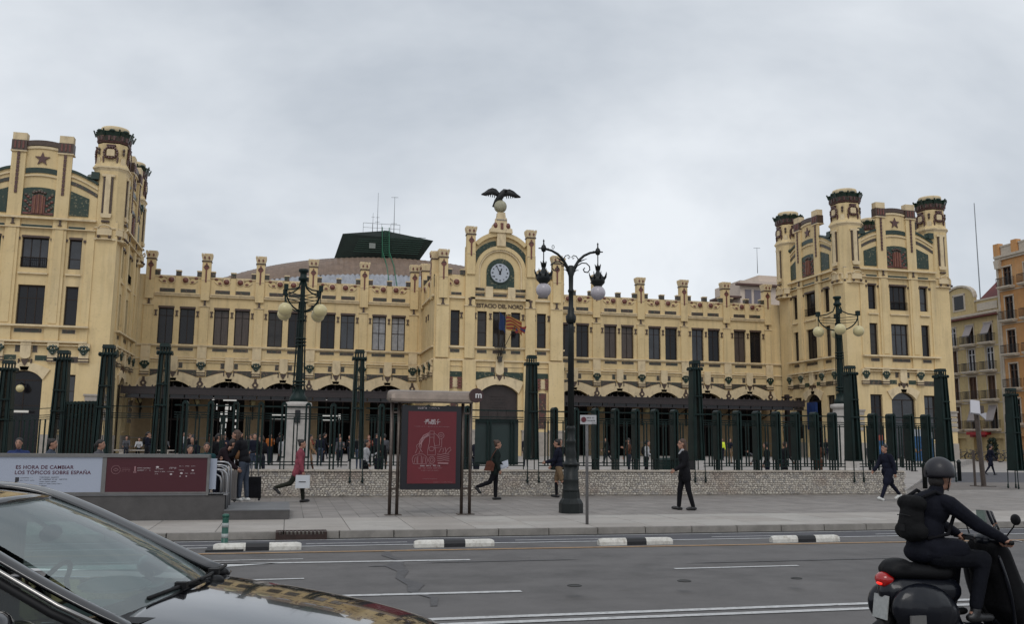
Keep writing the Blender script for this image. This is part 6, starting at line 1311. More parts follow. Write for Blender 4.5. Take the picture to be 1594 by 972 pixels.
# walker at right with white shoes
J = pose(1.72, .08, ((.42,.02),(-.52,.18)), ((-.35,.25),(.4,.35)), feet=(.25,-.5)); person(J, (17.75,24.4,0), PI+.1, 'person in a dark blue coat and white shoes striding left by the wall', NAVY, NAVY, SHOEW, HAIRD, 'short', coat=.75, loose=.015)
# couple with cases on the metro platform
J = pose(1.76, .42, ((.1,.1),(.05,.05)), ((.5,.6),(.45,.5)), feet=(0,0), head=.5); person(J, (-1.62,22.9,.0), -.2, 'person in a dark jacket bending over a case beside the handrail', cloth('dark_plum', (.020,.012,.016)), NAVY, SHOEB, HAIRD, 'short', loose=.015)
J = pose(1.70, .22, ((.12,.1),(-.05,.05)), ((.3,.9),(.3,.7)), feet=(0,0), head=.45); person(J, (-.98,22.75,.205), PI-.35, 'person in blue jeans and white trainers looking down, tan bag on the chest', BLACKC, cloth('pale_denim', (.07,.085,.115)), SHOEW, HAIRB, 'long', loose=.01)
held('satchel', 'tan satchel worn by the person in jeans', 'bag', (-.98,22.75,.205), PI-.35, lambda b: (b.ball((.15,.10,1.12), (.09,.13,.16), 12, 8),), [cloth('tan_leather', (.26,.13,.06), .5)])
def suitcase(x, y, z, c, label, h=.62):
    t = thing('suitcase', label, 'suitcase', (x,y,z)); b = MB(); b.box(x-.17,x+.17,y-.12,y+.12,z+.06,z+h,0,.015,.015)
    b.build('shell', [c], t)
    for i in range(4): b = MB(); b.box(x-.14+i*.075,x-.115+i*.075,y-.128,y-.115,z+.1,z+h-.05); b.build('rib', [c], t)
    b = MB(); b.tube([(x-.08,y+.08,z+h),(x-.08,y+.08,z+h+.32),(x+.08,y+.08,z+h+.32),(x+.08,y+.08,z+h)], .012, 6); b.build('handle', [STEEL], t)
    
    for q in (-.13,.13):
        for r_ in (-.09,.09): b = MB(); b.ball((x+q,y+r_,z+.03), .03, 8, 6); b.build('wheel', [BLK], t)
suitcase(-1.28,22.55,.205, mat('grey_shell', (.11,.10,.095), .4), 'grey brown ribbed suitcase between the two people on the platform', .72); suitcase(-.74,22.95,.205, BLACKC, 'black suitcase just right of the white trainers', .56)
# three heads above the metro wall
for x, y, hh, c, hs, lb, rz in ((-5.75,22.2,1.63,cloth('blue_plaid', (.035,.055,.16)),'short','person in a blue jacket above the white metro panel, nearest the left edge',-PI/2),(-5.17,22.4,1.62,cloth('pale_denim', (.07,.085,.115)),'bun','person with a dark bun above the white metro panel, seen from the side',-.1),(-4.2,22.6,1.61,GREYC,'tail','person with tied dark hair above the end of the white metro panel',-.2),(-2.25,22.9,1.50,cloth('wine', (.09,.014,.02)),'short','person in a wine red top behind the red metro panel, left one',-1.2),(-1.9,23.3,1.56,cloth('teal', (.02,.07,.08)),'short','person in a teal top behind the red metro panel, right one',-1.5)):
    J = pose(hh, .04, ((.2,.1),(-.2,.2))); person(J, (x,y,.0), rz, lb, c, NAVY, SHOEB, HAIRD, hs, vox=.018)

# ------------------------------------------------------------------ the crowd behind the fence
def bgmesh(J, hs='short', coat=0., bag=0):
    P = bodyprims(J) + headprims(J); 
    P = [(k_, a_, m) for k_, a_, m in P] + [(k_, a_, 4) for k_, a_, m in hairprims(J, hs)]
    for i in (0,1):
        hp, ff = hand(J, i, .5, 3); P += hp
    P2 = []
    for k_, a_, m in P:
        if k_ == 'c' and m in (0,1): a_ = (a_[0], a_[1], a_[2]*1.2, a_[3]*1.2)
        if k_ == 'e' and m in (0,1): a_ = (a_[0], tuple(q*1.12 for q in a_[1]), a_[2])
        P2.append((k_, a_, m))
    if coat:
        for i in (0,1): h_, kn = J[i][0], J[i][1]; P2.append(('c',(tuple(h_),tuple(h_+(kn-h_)*coat),.115,.11),0))
    if bag: P2.append(('e',(tuple(J['chest']+V(-.16,0,-.03)),(.09,.13,.2),0),5))
    return fuse(P2, .022, [NAVY, DDEN, SHOEB, SKIN, HAIRD, BLACKC], lambda b: [ (lambda n0: (hand(J, i, .5, 3)[1](b)))(0) for i in (0,1)], 3)
PO_ = [pose(1.72,.02,((.03,.03),(-.02,.02)),((.1,.3),(.05,.2))), pose(1.72,.05,((.35,.1),(-.35,.3)),((-.3,.3),(.3,.4)),feet=(.15,-.4)), pose(1.66,.02,((.1,.1),(-.05,.05)),((.5,1.6),(.1,.4))), pose(1.72,.04,((.05,.0),(-.1,.1)),((.2,1.2),(.2,1.1)))]
BGM = [bgmesh(PO_[0]), bgmesh(PO_[1], coat=.7), bgmesh(PO_[2], 'long'), bgmesh(PO_[3], 'tail', bag=1), bgmesh(pose(1.72,.15,((1.45,1.5),(1.4,1.45)),((.5,.8),(.5,.7))), 'short')]
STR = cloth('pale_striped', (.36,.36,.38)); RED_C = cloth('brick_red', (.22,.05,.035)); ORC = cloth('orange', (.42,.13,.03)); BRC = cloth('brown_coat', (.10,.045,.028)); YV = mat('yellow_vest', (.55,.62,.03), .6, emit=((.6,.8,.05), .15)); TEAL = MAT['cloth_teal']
CROWD = [(-8.0,58,0,BLACKC,DDEN,-1.5,'dark figure standing left of the first doorway pier'),(-7.3,52,3,NAVY,BLACKC,.2,'person with a backpack between the second and third left pylons'),(-5.6,56,1,BLACKC,DENIM,0,'person in black and jeans walking before the first doorway'),(-5.0,64,2,BRC,BLACKC,-1.4,'person in brown before the pier between first and second doorways'),(-4.6,48,0,BLACKC,NAVY,1.4,'person in black seen from behind, left of the handrail'),(-2.9,45,2,NAVY,DDEN,-1.8,'person in navy looking down, behind the bending traveller'),(-1.9,52,1,GREYC,NAVY,PI,'person in grey walking left behind the two travellers'),(-.5,60,3,BLACKC,BLACKC,.4,'dark figure with a backpack behind the orange top'),(1.35,60,2,RED_C,NAVY,-1.2,'person in brick red between the pedestal and the tall one in navy'),(2.5,66,1,BLACKC,DDEN,0,'dark figure walking before the third doorway'),(3.6,48,0,BLACKC,DENIM,1.6,'person in black seen from behind, left of the white hoodie'),(5.4,58,3,NAVY,NAVY,-.4,'dark figure with a backpack before the fifth doorway'),(10.6,58,2,BLACKC,NAVY,-1.6,'dark figure just right of the metro stand, before the big door'),(13.6,52,0,NAVY,DDEN,1.2,'person in navy seen from behind before the big door'),(21.5,60,1,BLACKC,DDEN,PI,'dark figure walking left under the right canopy'),(-11.2,70,4,GREYC,DDEN,-1.4,'seated figure in grey at the far left of the station front'),(-10.4,70.5,4,WHITEC,BLACKC,-1.6,'seated figure in white at the far left of the station front'),(-9.6,70,4,RED_C,NAVY,-1.5,'seated figure in brick red left of the first doorway'),(-8.7,71,4,GREYC,BLACKC,-1.3,'seated figure in grey beside the first doorway'),
 (-6.9,66,2,WHITEC,DENIM,-1.5,'person in white standing in the first dark doorway'),(-3.0,31.5,0,NAVY,DDEN,-1.9,'person in navy just behind the fence above the red panel'),(-2.35,33,3,BLACKC,NAVY,0,'person with a dark backpack behind the fence near the handrail'),(-4.0,62,0,BLACKC,DDEN,-1.2,'person in black before the bright doorway, left one'),(-3.1,64,1,RED_C,NAVY,0,'person in brick red crossing before the bright doorway'),(-2.5,60,2,GREYC,NAVY,-2,'person in grey before the bright doorway, right one'),
 (-1.35,40,0,NAVY,DENIM,-1.6,'person in a navy jacket left of the plaza lamp pedestal'),(-.95,36,3,BLACKC,DDEN,2.5,'person in black with a backpack left of the plaza lamp pedestal'),(-1.0,55,2,ORC,NAVY,-1.5,'person with an orange top between the fence posts'),(-.15,44,0,STR,NAVY,1.5,'person in a pale striped shirt seen from behind, left of the pedestal'),
 (.98,44,1,TAN,BRC,.1,'person in a tan coat right of the plaza lamp pedestal'),(1.75,52,0,NAVY,DENIM,1.5,'tall person in navy seen from behind, right of the pedestal'),(2.2,58,3,BLACKC,BLACKC,.3,'person with a backpack beside the tall one in navy'),(2.75,50,2,GREYC,NAVY,-1.7,'person in grey holding a phone behind the fence'),(3.3,62,0,NAVY,NAVY,-1,'dark figure in navy near the fourth doorway'),(3.9,60,2,BLACKC,DDEN,-2.2,'dark figure in black near the fourth doorway'),(4.6,66,1,GREYC,BLACKC,PI,'person in grey walking left before the fifth doorway'),
 (2.6,31.5,2,WHITEC,BLACKC,-.3,'person in a white hoodie close behind the fence, left of the metro stand'),(4.6,54,2,RED_C,BLACKC,-1.6,'person with red hair in brick red, left of the metro stand'),(3.15,32.5,0,BLACKC,NAVY,-1.3,'person in black close behind the fence by the stand\'s left posts'),(4.5,44,0,GREYC,OLIVE,2,'person in grey glimpsed between the stand\'s left posts'),
 (6.0,31.5,3,BLACKC,DENIM,.5,'person in jeans with a backpack close behind the fence, right of the stand'),(6.75,33,0,NAVY,DDEN,.4,'person in navy close behind the fence, left one of the pair by the door'),(7.1,36,2,BLACKC,DENIM,2.7,'person in black close behind the fence, right one of the pair by the door'),(12.3,66,0,BLACKC,BLACKC,-1.3,'person in black before the big central door'),(14.4,70,1,NAVY,BLACKC,0,'person walking before the right edge of the big central door'),
 (9.5,31.5,2,BLACKC,OLIVE,-1.5,'person in black and white behind the fence, between pylon and lamp post'),(17.9,66,0,GREYC,NAVY,-1.5,'small far figure in grey right of the lamp post'),(15.4,40,2,BRC,DDEN,PI,'person in a brown coat behind the waste containers'),(15.3,37.6,3,WHITEC,BLACKC,-.3,'person in white behind the waste containers'),(24.3,62,1,BLACKC,NAVY,PI,'dark figure right of the waste containers, far off'),
 (33.2,66,0,YV,NAVY,-1.6,'person in a bright yellow vest near the station doors'),(30.8,60,2,NAVY,KHAKI,-1.2,'person in navy and khaki right of the yellow vest'),(17.6,31.3,0,BLACKC,NAVY,2.6,'person in black close behind the right fence, left one'),(18.1,33,2,GREYC,GREYC,2.8,'person in grey close behind the right fence, beside the one in black'),(19.6,33.5,1,BLACKC,DDEN,0,'person in black walking behind the right fence'),(21.6,34.2,2,BRC,BRC,-1.9,'person in a brown fur coat behind the right fence'),
 (28.2,40,0,GREYC,BLACKC,-1.6,'person in grey between the right pylon and the tower door'),(45.0,70,0,BLACKC,NAVY,-1.4,'person in black with white collar in the right tower doorway'),(38.0,52,3,GREYC,BLACKC,2.6,'person with a backpack before the right tower door'),(33.6,43,0,NAVY,NAVY,-.5,'dark figure behind the striding walker'),(35.2,46,2,TAN,BLACKC,-1.3,'person in tan left of the slim banners'),(39.6,45,1,NAVY,NAVY,-.2,'person in navy walking through the side street beyond the gateway')]
for i, (x, y, pz_, tp, bt, rz, lb) in enumerate(CROWD):
    z = PZ(y) if x < 33+(y-42)*1.13 or y < 28 else 0.01
    if lb.startswith('person in navy walking through the side street'): z = .0
    lb = lb.replace('tower doorway','tower doorway'); o = put(BGM[pz_], 'person', None, (x,y,z), rz); o.scale = (1.0,1.0,[.97,1.03,1.,1.05][i % 4])
    if pz_ == 4: pass
    tag(o, lb, 'person', 'people on the station forecourt')
    for s_i, m_ in ((0,tp),(1,bt)): o.material_slots[s_i].link = 'OBJECT'; o.material_slots[s_i].material = m_
    if 'red hair' in lb: o.material_slots[4].link = 'OBJECT'; o.material_slots[4].material = HAIRR
    if i % 4 == 2: o.material_slots[4].link = 'OBJECT'; o.material_slots[4].material = HAIRB
bn = thing('bench', 'long stone bench under the seated people at the far left of the station', 'bench', (-10,70.2,.38)); b = MB(); b.box(-12,-8,69.95,70.6,.78,.86); b.build('seat', [STONE], bn)
for x in (-11.5,-8.5): b = MB(); b.box(x-.15,x+.15,70.0,70.55,.38,.78); b.build('leg', [STONE], bn)
# ================================================================== the black car in the foreground
def glassmat(name, tint, ior=1.52, haze=.02):
    m = bpy.data.materials.new(name); m.use_nodes = True; nt = m.node_tree; nt.nodes.clear(); o = N(nt, 'ShaderNodeOutputMaterial'); tr = N(nt, 'ShaderNodeBsdfTransparent'); tr.inputs[0].default_value = (*tint, 1)
    g = N(nt, 'ShaderNodeBsdfGlossy'); g.inputs['Roughness'].default_value = .015; f = N(nt, 'ShaderNodeFresnel'); f.inputs[0].default_value = ior; mi = N(nt, 'ShaderNodeMixShader')
    geo = N(nt, 'ShaderNodeNewGeometry'); n2 = N(nt, 'ShaderNodeTexNoise'); n2.inputs['Scale'].default_value = 1.1; n2.inputs['Detail'].default_value = 2; bp = N(nt, 'ShaderNodeBump'); bp.inputs['Strength'].default_value = .05; bp.inputs['Distance'].default_value = .05
    nt.links.new(geo.outputs['Position'], n2.inputs[0]); nt.links.new(n2.outputs[0], bp.inputs['Height']); nt.links.new(bp.outputs[0], g.inputs['Normal'])
    nt.links.new(f.outputs[0], mi.inputs[0]); nt.links.new(tr.outputs[0], mi.inputs[1]); nt.links.new(g.outputs[0], mi.inputs[2])
    df = N(nt, 'ShaderNodeBsdfDiffuse'); df.inputs[0].default_value = (.42,.52,.52,1); dm = N(nt, 'ShaderNodeMixShader'); nd = N(nt, 'ShaderNodeTexNoise'); nd.inputs['Scale'].default_value = 3; mr = N(nt, 'ShaderNodeMapRange'); mr.inputs[3].default_value = haze*.5; mr.inputs[4].default_value = haze*1.5; nt.links.new(nd.outputs[0], mr.inputs[0]); nt.links.new(mr.outputs[0], dm.inputs[0]); nt.links.new(mi.outputs[0], dm.inputs[1]); nt.links.new(df.outputs[0], dm.inputs[2]); nt.links.new(dm.outputs[0], o.inputs[0]); return m  # teal diffuse film: dust plus painted haze that pales the glass
WSG = glassmat('windscreen_glass', (.62,.82,.78), 2.2, .15); SDG = glassmat('side_glass', (.25,.33,.31))
PAINT = mat('black_car_paint', (.006,.006,.008), .12, coat=1., spec=.6); PAINT.node_tree.nodes['Principled BSDF'].inputs['Coat Roughness'].default_value = .02
RUB = mat('black_trim', (.007,.007,.008), .55, spec=.25); CHR = mat('chrome_trim', (.30,.29,.28), .22, metal=1.); DASH = mat('dashboard', (.20,.24,.23), .8, var=.1); SEAT = mat('car_seat_fabric', (.09,.10,.10), .9)
CX, CYc = -.45, 5.24
CAR = thing('car', 'black car cut by the left edge, its windscreen and bonnet reflecting the station', 'car', (-1.5, CYc, ZR))
def W(x, y, z): return (CX+x, CYc+y, ZR+z)
ST_ = [(1.60,.40,.50),(1.57,.60,.60),(1.47,.74,.68),(1.25,.815,.765),(.95,.845,.835),(.6,.862,.90),(.25,.87,.952),(0,.875,.985),(-.5,.875,.99),(-1.5,.875,1.0),(-2.3,.86,1.02),(-2.62,.82,1.0),(-2.72,.7,.9)]
def sec(w_, zt, cr=.035, zb=.18): return [(w_*.94,zb),(w_*.985,.34),(w_,.56),(w_*.985,zt-.12),(w_*.955,zt-.05),(w_*.90,zt-.012),(w_*.78,zt+.004),(w_*.5,zt+cr*.7),(w_*.22,zt+cr*.95),(0,zt+cr)]
def loft(sts, name, m, lo=0, hi=10, parent=CAR, zb=.18):
    b = MB(); vs = []; 
    for x, w_, zt in sts:
        p = sec(w_, zt, .035 if x > -.2 else .0, zb)[lo:hi]; full = [(-y, z) for y, z in p] + [(y, z) for y, z in p[::-1]][0 if p[-1][0] else 1:]
        vs.append([W(x, y, z) for y, z in full])
    n = len(vs[0]); b.add([q for r_ in vs for q in r_], [(j*n+i, j*n+i+1, (j+1)*n+i+1, (j+1)*n+i) for j in range(len(vs)-1) for i in range(n-1)] + [tuple(range(n)), tuple(range((len(vs)-1)*n, len(vs)*n))[::-1]], 0, True)
    o = b.build(name, [m], parent); s = o.modifiers.new('s', 'SUBSURF'); s.levels = s.render_levels = 2; return o
loft(ST_, 'body', PAINT, 0, 6)
def loftin(sts, name, m):   # bonnet: open sheet from wing to wing
    b = MB(); vs = []
    for x, w_, zt in sts:
        p = sec(w_, zt)[4:]; full = [(-y, z+.004) for y, z in p] + [(y, z+.004) for y, z in p[::-1]][1:]; vs += [W(x, y, z) for y, z in full]; n = len(full)
    b.add(vs, [(j*n+i, j*n+i+1, (j+1)*n+i+1, (j+1)*n+i) for j in range(len(sts)-1) for i in range(n-1)], 0, True)
    o = b.build(name, [m], CAR); s = o.modifiers.new('s', 'SUBSURF'); s.levels = s.render_levels = 2; s2 = o.modifiers.new('t', 'SOLIDIFY'); s2.thickness = .012; return o
loftin([(x, w_, z) for x, w_, z in ST_[:8]], 'bonnet', PAINT)
def grid(P00, P10, P11, P01, nu, nv, bow, bowdir, bowv=0.):
    P00, P10, P11, P01 = map(Vector, (P00, P10, P11, P01)); vs = []
    for j in range(nv+1):
        for i in range(nu+1):
            u_, v_ = i/nu, j/nv; p = (P00*(1-u_)+P10*u_)*(1-v_) + (P01*(1-u_)+P11*u_)*v_; vs.append(p + Vector(bowdir)*(bow*(1-(2*u_-1)**2)) + Vector((.45,0,.9))*(bowv*(1-(2*v_-1)**2)))
    n = nu+1; return vs, [(j*n+i, j*n+i+1, (j+1)*n+i+1, (j+1)*n+i) for j in range(nv) for i in range(nu)]
def sheetp(name, m, corners, bow=0., bowdir=(1,0,0), bowv=0., th=0., nu=14, nv=10):
    vs, fs = grid(*corners, nu, nv, bow, bowdir, bowv); b = MB(); b.add(vs, fs, 0, True); o = b.build(name, [m], CAR)
    if th: s = o.modifiers.new('t', 'SOLIDIFY'); s.thickness = th; s.offset = -1
    return o
# windscreen from base corners to roof corners
sheetp('windscreen', WSG, (W(.0,-.74,.975), W(.0,.74,.975), W(-.93,.575,1.445), W(-.93,-.575,1.445)), .13, (1,0,.10), .03)
fb = MB(); 
def edge_strip(name, m, pts, wd, off, r=None):
    b = MB(); b.tube(pts, wd, 8, 0, True); b.build(name, [m], CAR)
sheetp('screen_border', RUB, (W(-.10,-.70,1.032), W(-.10,.70,1.032), W(.0,.74,.979), W(.0,-.74,.979)), .132, (1,0,.10), 0)
for s in (-1, 1):
    # wide A pillars, flowing into the roof rail
    P = [(.12,.80,.945),(-.2,.80,1.085),(-.55,.755,1.26),(-.86,.69,1.405),(-1.1,.655,1.455),(-1.7,.64,1.475),(-2.2,.63,1.42),(-2.6,.66,1.2)]
    Q = [(.02,.70,.985),(-.25,.695,1.11),(-.58,.635,1.28),(-.92,.565,1.445),(-1.15,.55,1.485),(-1.7,.54,1.50),(-2.2,.53,1.44),(-2.6,.6,1.2)]
    b = MB(); n = 5; vs = []
    for (a0,b0,c0),(a1,b1,c1) in zip(P, Q):
        for k in range(n):
            t_ = k/(n-1); bul = .028*math.sin(t_*PI); vs.append(W(a0+(a1-a0)*t_, s*(b0+(b1-b0)*t_+bul*.6), c0+(c1-c0)*t_+bul))
    b.add(vs, [(j*n+i, j*n+i+1, (j+1)*n+i+1, (j+1)*n+i) for j in range(len(P)-1) for i in range(n-1)], 0, True); o = b.build('pillar', [PAINT], CAR); q = o.modifiers.new('s','SUBSURF'); q.levels = q.render_levels = 2; q = o.modifiers.new('t','SOLIDIFY'); q.thickness = .03
    b = MB(); b.tube([W(x-.02, s*(y+.012), z-.022) for x, y, z in P[:-1]], .011, 8); b.build('chrome_strip', [CHR], CAR)
    b = MB(); b.tube([W(x-.05, s*(y-.0), z-.055) for x, y, z in P[:-1]], .020, 8); b.build('window_seal', [RUB], CAR)
    sheetp('side_window', SDG, (W(-.02,s*.815,.97), W(-1.15,s*.82,1.0), W(-1.15,s*.66,1.40), W(-.80,s*.70,1.33)), 0, th=0, nu=6, nv=6)
    sheetp('side_window', SDG, (W(-1.22,s*.82,1.0), W(-2.3,s*.80,1.02), W(-2.1,s*.65,1.38), W(-1.22,s*.66,1.41)), 0, th=0, nu=6, nv=6)
    b = MB(); b.box(*[v for pr in zip(W(-1.23,s*.64 if s > 0 else -.83,.98), W(-1.14,s*.83 if s > 0 else -.64,1.42)) for v in pr]); b.build('door_pillar', [RUB], CAR)
    # mirrors
    b = MB(); b.ball(W(-.42, s*.98, 1.0), (.09,.12,.075), 16, 10); b.bar(W(-.40,s*.86,.96), W(-.40,s*.93,.98), .03, 0, 6); b.build('mirror', [PAINT], CAR)
# roof skin
rs_ = [(-.88,.575,1.43),(-.96,.57,1.455),(-1.3,.56,1.487),(-1.8,.555,1.50),(-2.2,.545,1.465),(-2.5,.57,1.35)]
b = MB(); vs = []; n = 9
for x, w_, z in rs_:
    for k in range(n): y = -w_+2*w_*k/(n-1); vs.append(W(x+(.11 if x > -.96 else 0)*(1-(y/w_)**2), y, z+.045*(1-(y/w_)**2)))
b.add(vs, [(j*n+i, j*n+i+1, (j+1)*n+i+1, (j+1)*n+i) for j in range(len(rs_)-1) for i in range(n-1)], 0, True); o = b.build('roof', [PAINT], CAR); q = o.modifiers.new('s','SUBSURF'); q.levels = q.render_levels = 2; q = o.modifiers.new('t','SOLIDIFY'); q.thickness = .03
sheetp('rear_window', SDG, (W(-2.72,-.6,1.02), W(-2.72,.6,1.02), W(-2.45,.5,1.36), W(-2.45,-.5,1.36)), .05, (-1,0,0))
# cowl, wipers, washer
sheetp('cowl', RUB, (W(.10,-.74,.975), W(.10,.74,.975), W(-.02,.74,.99), W(-.02,-.74,.99)), .13, (1,0,0.1), 0)
def wiper(p0, p1, p2):
    b = MB(); b.tube([p0, p1], [.016,.010], 6); b.build('wiper_arm', [RUB], CAR); b = MB(); b.tube([tuple(Vector(p1)+(Vector(p1)-Vector(p2))*1.0), p1, p2], .010, 6); b.box(*[v for a_, c_ in zip(Vector(p1)-Vector((.03,.02,.01)), Vector(p1)+Vector((.03,.02,.02))) for v in (a_, c_)]); b.build('wiper_blade', [RUB], CAR)
wiper(W(.10,.40,.99), W(.08,-.08,1.035), W(.03,-.42,1.03)); wiper(W(.06,.70,.985), W(.10,.45,1.03), W(.12,.12,1.035))
for hx, hy in ((.06,.70),(.13,.38)): b = MB(); b.ball(W(hx,hy,.995), (.05,.05,.03), 10, 6); b.build('wiper_hub', [RUB], CAR)
# interior
b = MB(); b.box(*[v for a_, c_ in zip(W(-.62,-.7,.70), W(.02,.7,.955)) for v in (a_, c_)]); b.ball(W(-.42,.36,.955), (.2,.24,.06), 14, 8); b.ball(W(-.3,-.3,.95), (.26,.34,.03), 14, 8); b.build('dashboard', [DASH], CAR)
b = MB(); c0 = Vector(W(-.78,.36,.93)); 
b.tube([c0+Vector((.45*.185*math.sin(a), .185*math.cos(a), .89*.185*math.sin(a))) for a in np.linspace(0,2*PI,25)], .014, 8); b.bar(c0, c0+Vector((.3,0,-.15)), .03, 0, 8); [b.bar(c0, c0+Vector((.45*.18*math.sin(a), .18*math.cos(a), .89*.18*math.sin(a))), .014) for a in (0,PI,-PI/2)]; b.build('steering_wheel', [RUB], CAR)
for s in (-1,1):
    b = MB(); b.box(*[v for a_, c_ in zip(W(-1.75,s*.37-.24,.35), W(-1.2,s*.37+.24,.55)) for v in (a_, c_)]); b.box(*[v for a_, c_ in zip(W(-1.85,s*.37-.23,.5), W(-1.65,s*.37+.23,1.12)) for v in (a_, c_)],0,.02,.02); b.box(*[v for a_, c_ in zip(W(-1.83,s*.37-.12,1.14), W(-1.73,s*.37+.12,1.30)) for v in (a_, c_)],0,.01,.01); b.build('seat', [SEAT], CAR)
b = MB(); b.ball(W(-.62,-.02,1.29), (.03,.12,.045), 12, 8); b.bar(W(-.62,0,1.3), W(-.75,0,1.38), .012); b.build('inner_mirror', [RUB], CAR)
b = MB(); b.box(*[v for a_, c_ in zip(W(-2.6,-.78,.2), W(.0,.78,.34)) for v in (a_, c_)]); b.build('floor', [RUB], CAR)
for x in (.92,-1.85):
    for s in (-1,1):
        wh = MB(Matrix.Translation(W(x, s*.80, .31)) @ Matrix.Rotation(PI/2, 4, 'X')); wh.lathe([(.2,-.1),(.29,-.1),(.315,-.07),(.315,.07),(.29,.1),(.2,.1)], 0, 0, 28); w0 = wh.build('wheel', [BLK], CAR, W(x, s*.80, .31)); rm = MB(Matrix.Translation(W(x, s*.83, .31)) @ Matrix.Rotation(PI/2, 4, 'X')); rm.lathe([(.2,-.05),(.19,.0),(.05,.02),(0,.02)], 0, 0, 20, 0, True, 0, 1, 1, .1); rm.build('rim', [STEEL], w0)
for s in (-1,1): b = MB(); b.ball(W(1.42,s*.62,.60), (.12,.14,.07), 12, 8); b.build('headlight', [mat('headlight_glass', (.4,.42,.45), .05, spec=.8)], CAR)
b = MB(); b.box(*[v for a_, c_ in zip(W(1.60,-.4,.3), W(1.64,.4,.46)) for v in (a_, c_)]); b.build('grille', [RUB], CAR); b = MB(); b.box(*[v for a_, c_ in zip(W(1.645,-.26,.33), W(1.655,.26,.44)) for v in (a_, c_)]); b.build('number_plate', [mat('plate_white', (.5,.5,.5), .5)], CAR)
for x in (-.12,-1.18): b = MB(); b.tube([W(x,-.862,.95), W(x,-.878,.6), W(x,-.87,.3)], .004, 4); b.build('door_seam', [RUB], CAR)
# driver
J = {'k':1.,'pel':V(-.1,0,.16),'waist':V(-.14,0,.36),'chest':V(-.2,0,.52),'neck':V(-.22,0,.68),'head':V(-.17,0,.84)}
for i, s in enumerate((1,-1)):
    J[i] = [V(-.05,s*.09,.14),V(.38,s*.13,.30),V(.72,s*.12,.02),V(.86,s*.12,.06),V(.68,s*.12,-.04)]; J['a%d' % i] = [V(-.2,s*.19,.62),V(.08,s*.25,.42),V(.36,s*.16,.52)]
person(J, (CX-1.35,CYc+.37,ZR+.42), 0, 'driver behind the windscreen of the black car, hands on the wheel', GREYC, DDEN, SHOEB, HAIRD, 'short', vox=.018)

# ================================================================== scooter and rider
SX, SY = 5.66, 6.55
SP = mat('dark_blue_scooter_paint', (.004,.005,.009), .32, coat=.25, spec=.3, var=.2); SBK = mat('scooter_seat', (.006,.006,.007), .6, bump=.2, spec=.2); 
SC = thing('scooter', 'dark classic scooter with a rounded cowl and red tail light riding right', 'scooter', (SX-.5,SY,ZR))
def Q_(x, y, z): return (SX+x*.9, SY+y*.9, ZR+z)
def spart(name, m, prims, vox=.014, sm=6, parent=SC):
    P = [(k_, (Q_(*a_[0]),)+((Q_(*a_[1]),)+tuple(a_[2:]) if k_ == 'c' else tuple(a_[1:])), 0) for k_, a_ in prims]; me = fuse(P, vox, [m], None, sm); o = put(me, name, parent, (0,0,0)); o.location = Vector((0,0,0))-Vector(WO[SC.name]); return o
spart('body', SP, [('c',((-.98,0,.62),(-.45,0,.62),.14,.12)), ('c',((-.98,0,.62),(-.85,0,.42),.11,.13)), ('c',((-.85,0,.45),(-.5,0,.42),.15,.12)), ('c',((-.45,-.08,.30),(-.05,-.08,.29),.06,.06)), ('c',((-.45,.08,.30),(-.05,.08,.29),.06,.06)), ('c',((-.5,0,.45),(-.42,0,.33),.12,.1))], .016)
for s in (-1,1): spart('cowl', SP, [('e',((-.82,s*.17,.50),(.29,.115,.205),.12)), ('e',((-.70,s*.16,.47),(.22,.10,.16),.1))], .014)
b = MB(); vs = []; n = 9                                                # leg shield: curved sheet
for j in range(9):
    v = j/8; z = .28+.66*v; hw = .19+.10*math.sin(v*PI*.85); x0_ = .03+ .17*(1-v)**1.3
    for i in range(n): u_ = -1+2*i/(n-1); vs.append(Q_(x0_-.10*u_*u_+.02, u_*hw, z-.02*u_*u_))
b.add(vs, [(j*n+i, j*n+i+1, (j+1)*n+i+1, (j+1)*n+i) for j in range(8) for i in range(n-1)], 0, True); o = b.build('leg_shield', [SP], SC); q = o.modifiers.new('t','SOLIDIFY'); q.thickness = .03; q = o.modifiers.new('s','SUBSURF'); q.levels = q.render_levels = 1
b = MB(); b.box(*[v for a_, c_ in zip(Q_(-.48,-.20,.27), Q_(.10,.20,.30)) for v in (a_, c_)]); b.build('floorboard', [RUB], SC); b = MB(); b.box(*[v for a_, c_ in zip(Q_(-.9,-.245,.255), Q_(.06,-.215,.275)) for v in (a_, c_)]); b.build('side_trim', [CHR], SC)
spart('seat', SBK, [('c',((-1.02,0,.79),(-.42,0,.77),.07,.065)), ('c',((-1.02,.06,.79),(-.5,.07,.77),.06,.06)), ('c',((-1.02,-.06,.79),(-.5,-.07,.77),.06,.06)), ('e',((-.95,0,.83),(.12,.12,.055),0))], .014)
spart('front_body', SP, [('c',((.04,0,.95),(.10,0,.62),.06,.05)), ('c',((.10,0,.62),(.20,0,.42),.05,.05)), ('e',((.02,0,1.0),(.10,.11,.075),.2)), ('c',((-.01,-.24,1.02),(-.01,.24,1.02),.032,.032))], .012)
spart('front_mudguard', SP, [('e',((.28,0,.36),(.24,.07,.17),.25))], .014)
b = MB(); b.ball(Q_(.12,0,1.0), (.03,.075,.07), 14, 10); b.build('headlight', [mat('lamp_lens', (.45,.46,.48), .1)], SC)
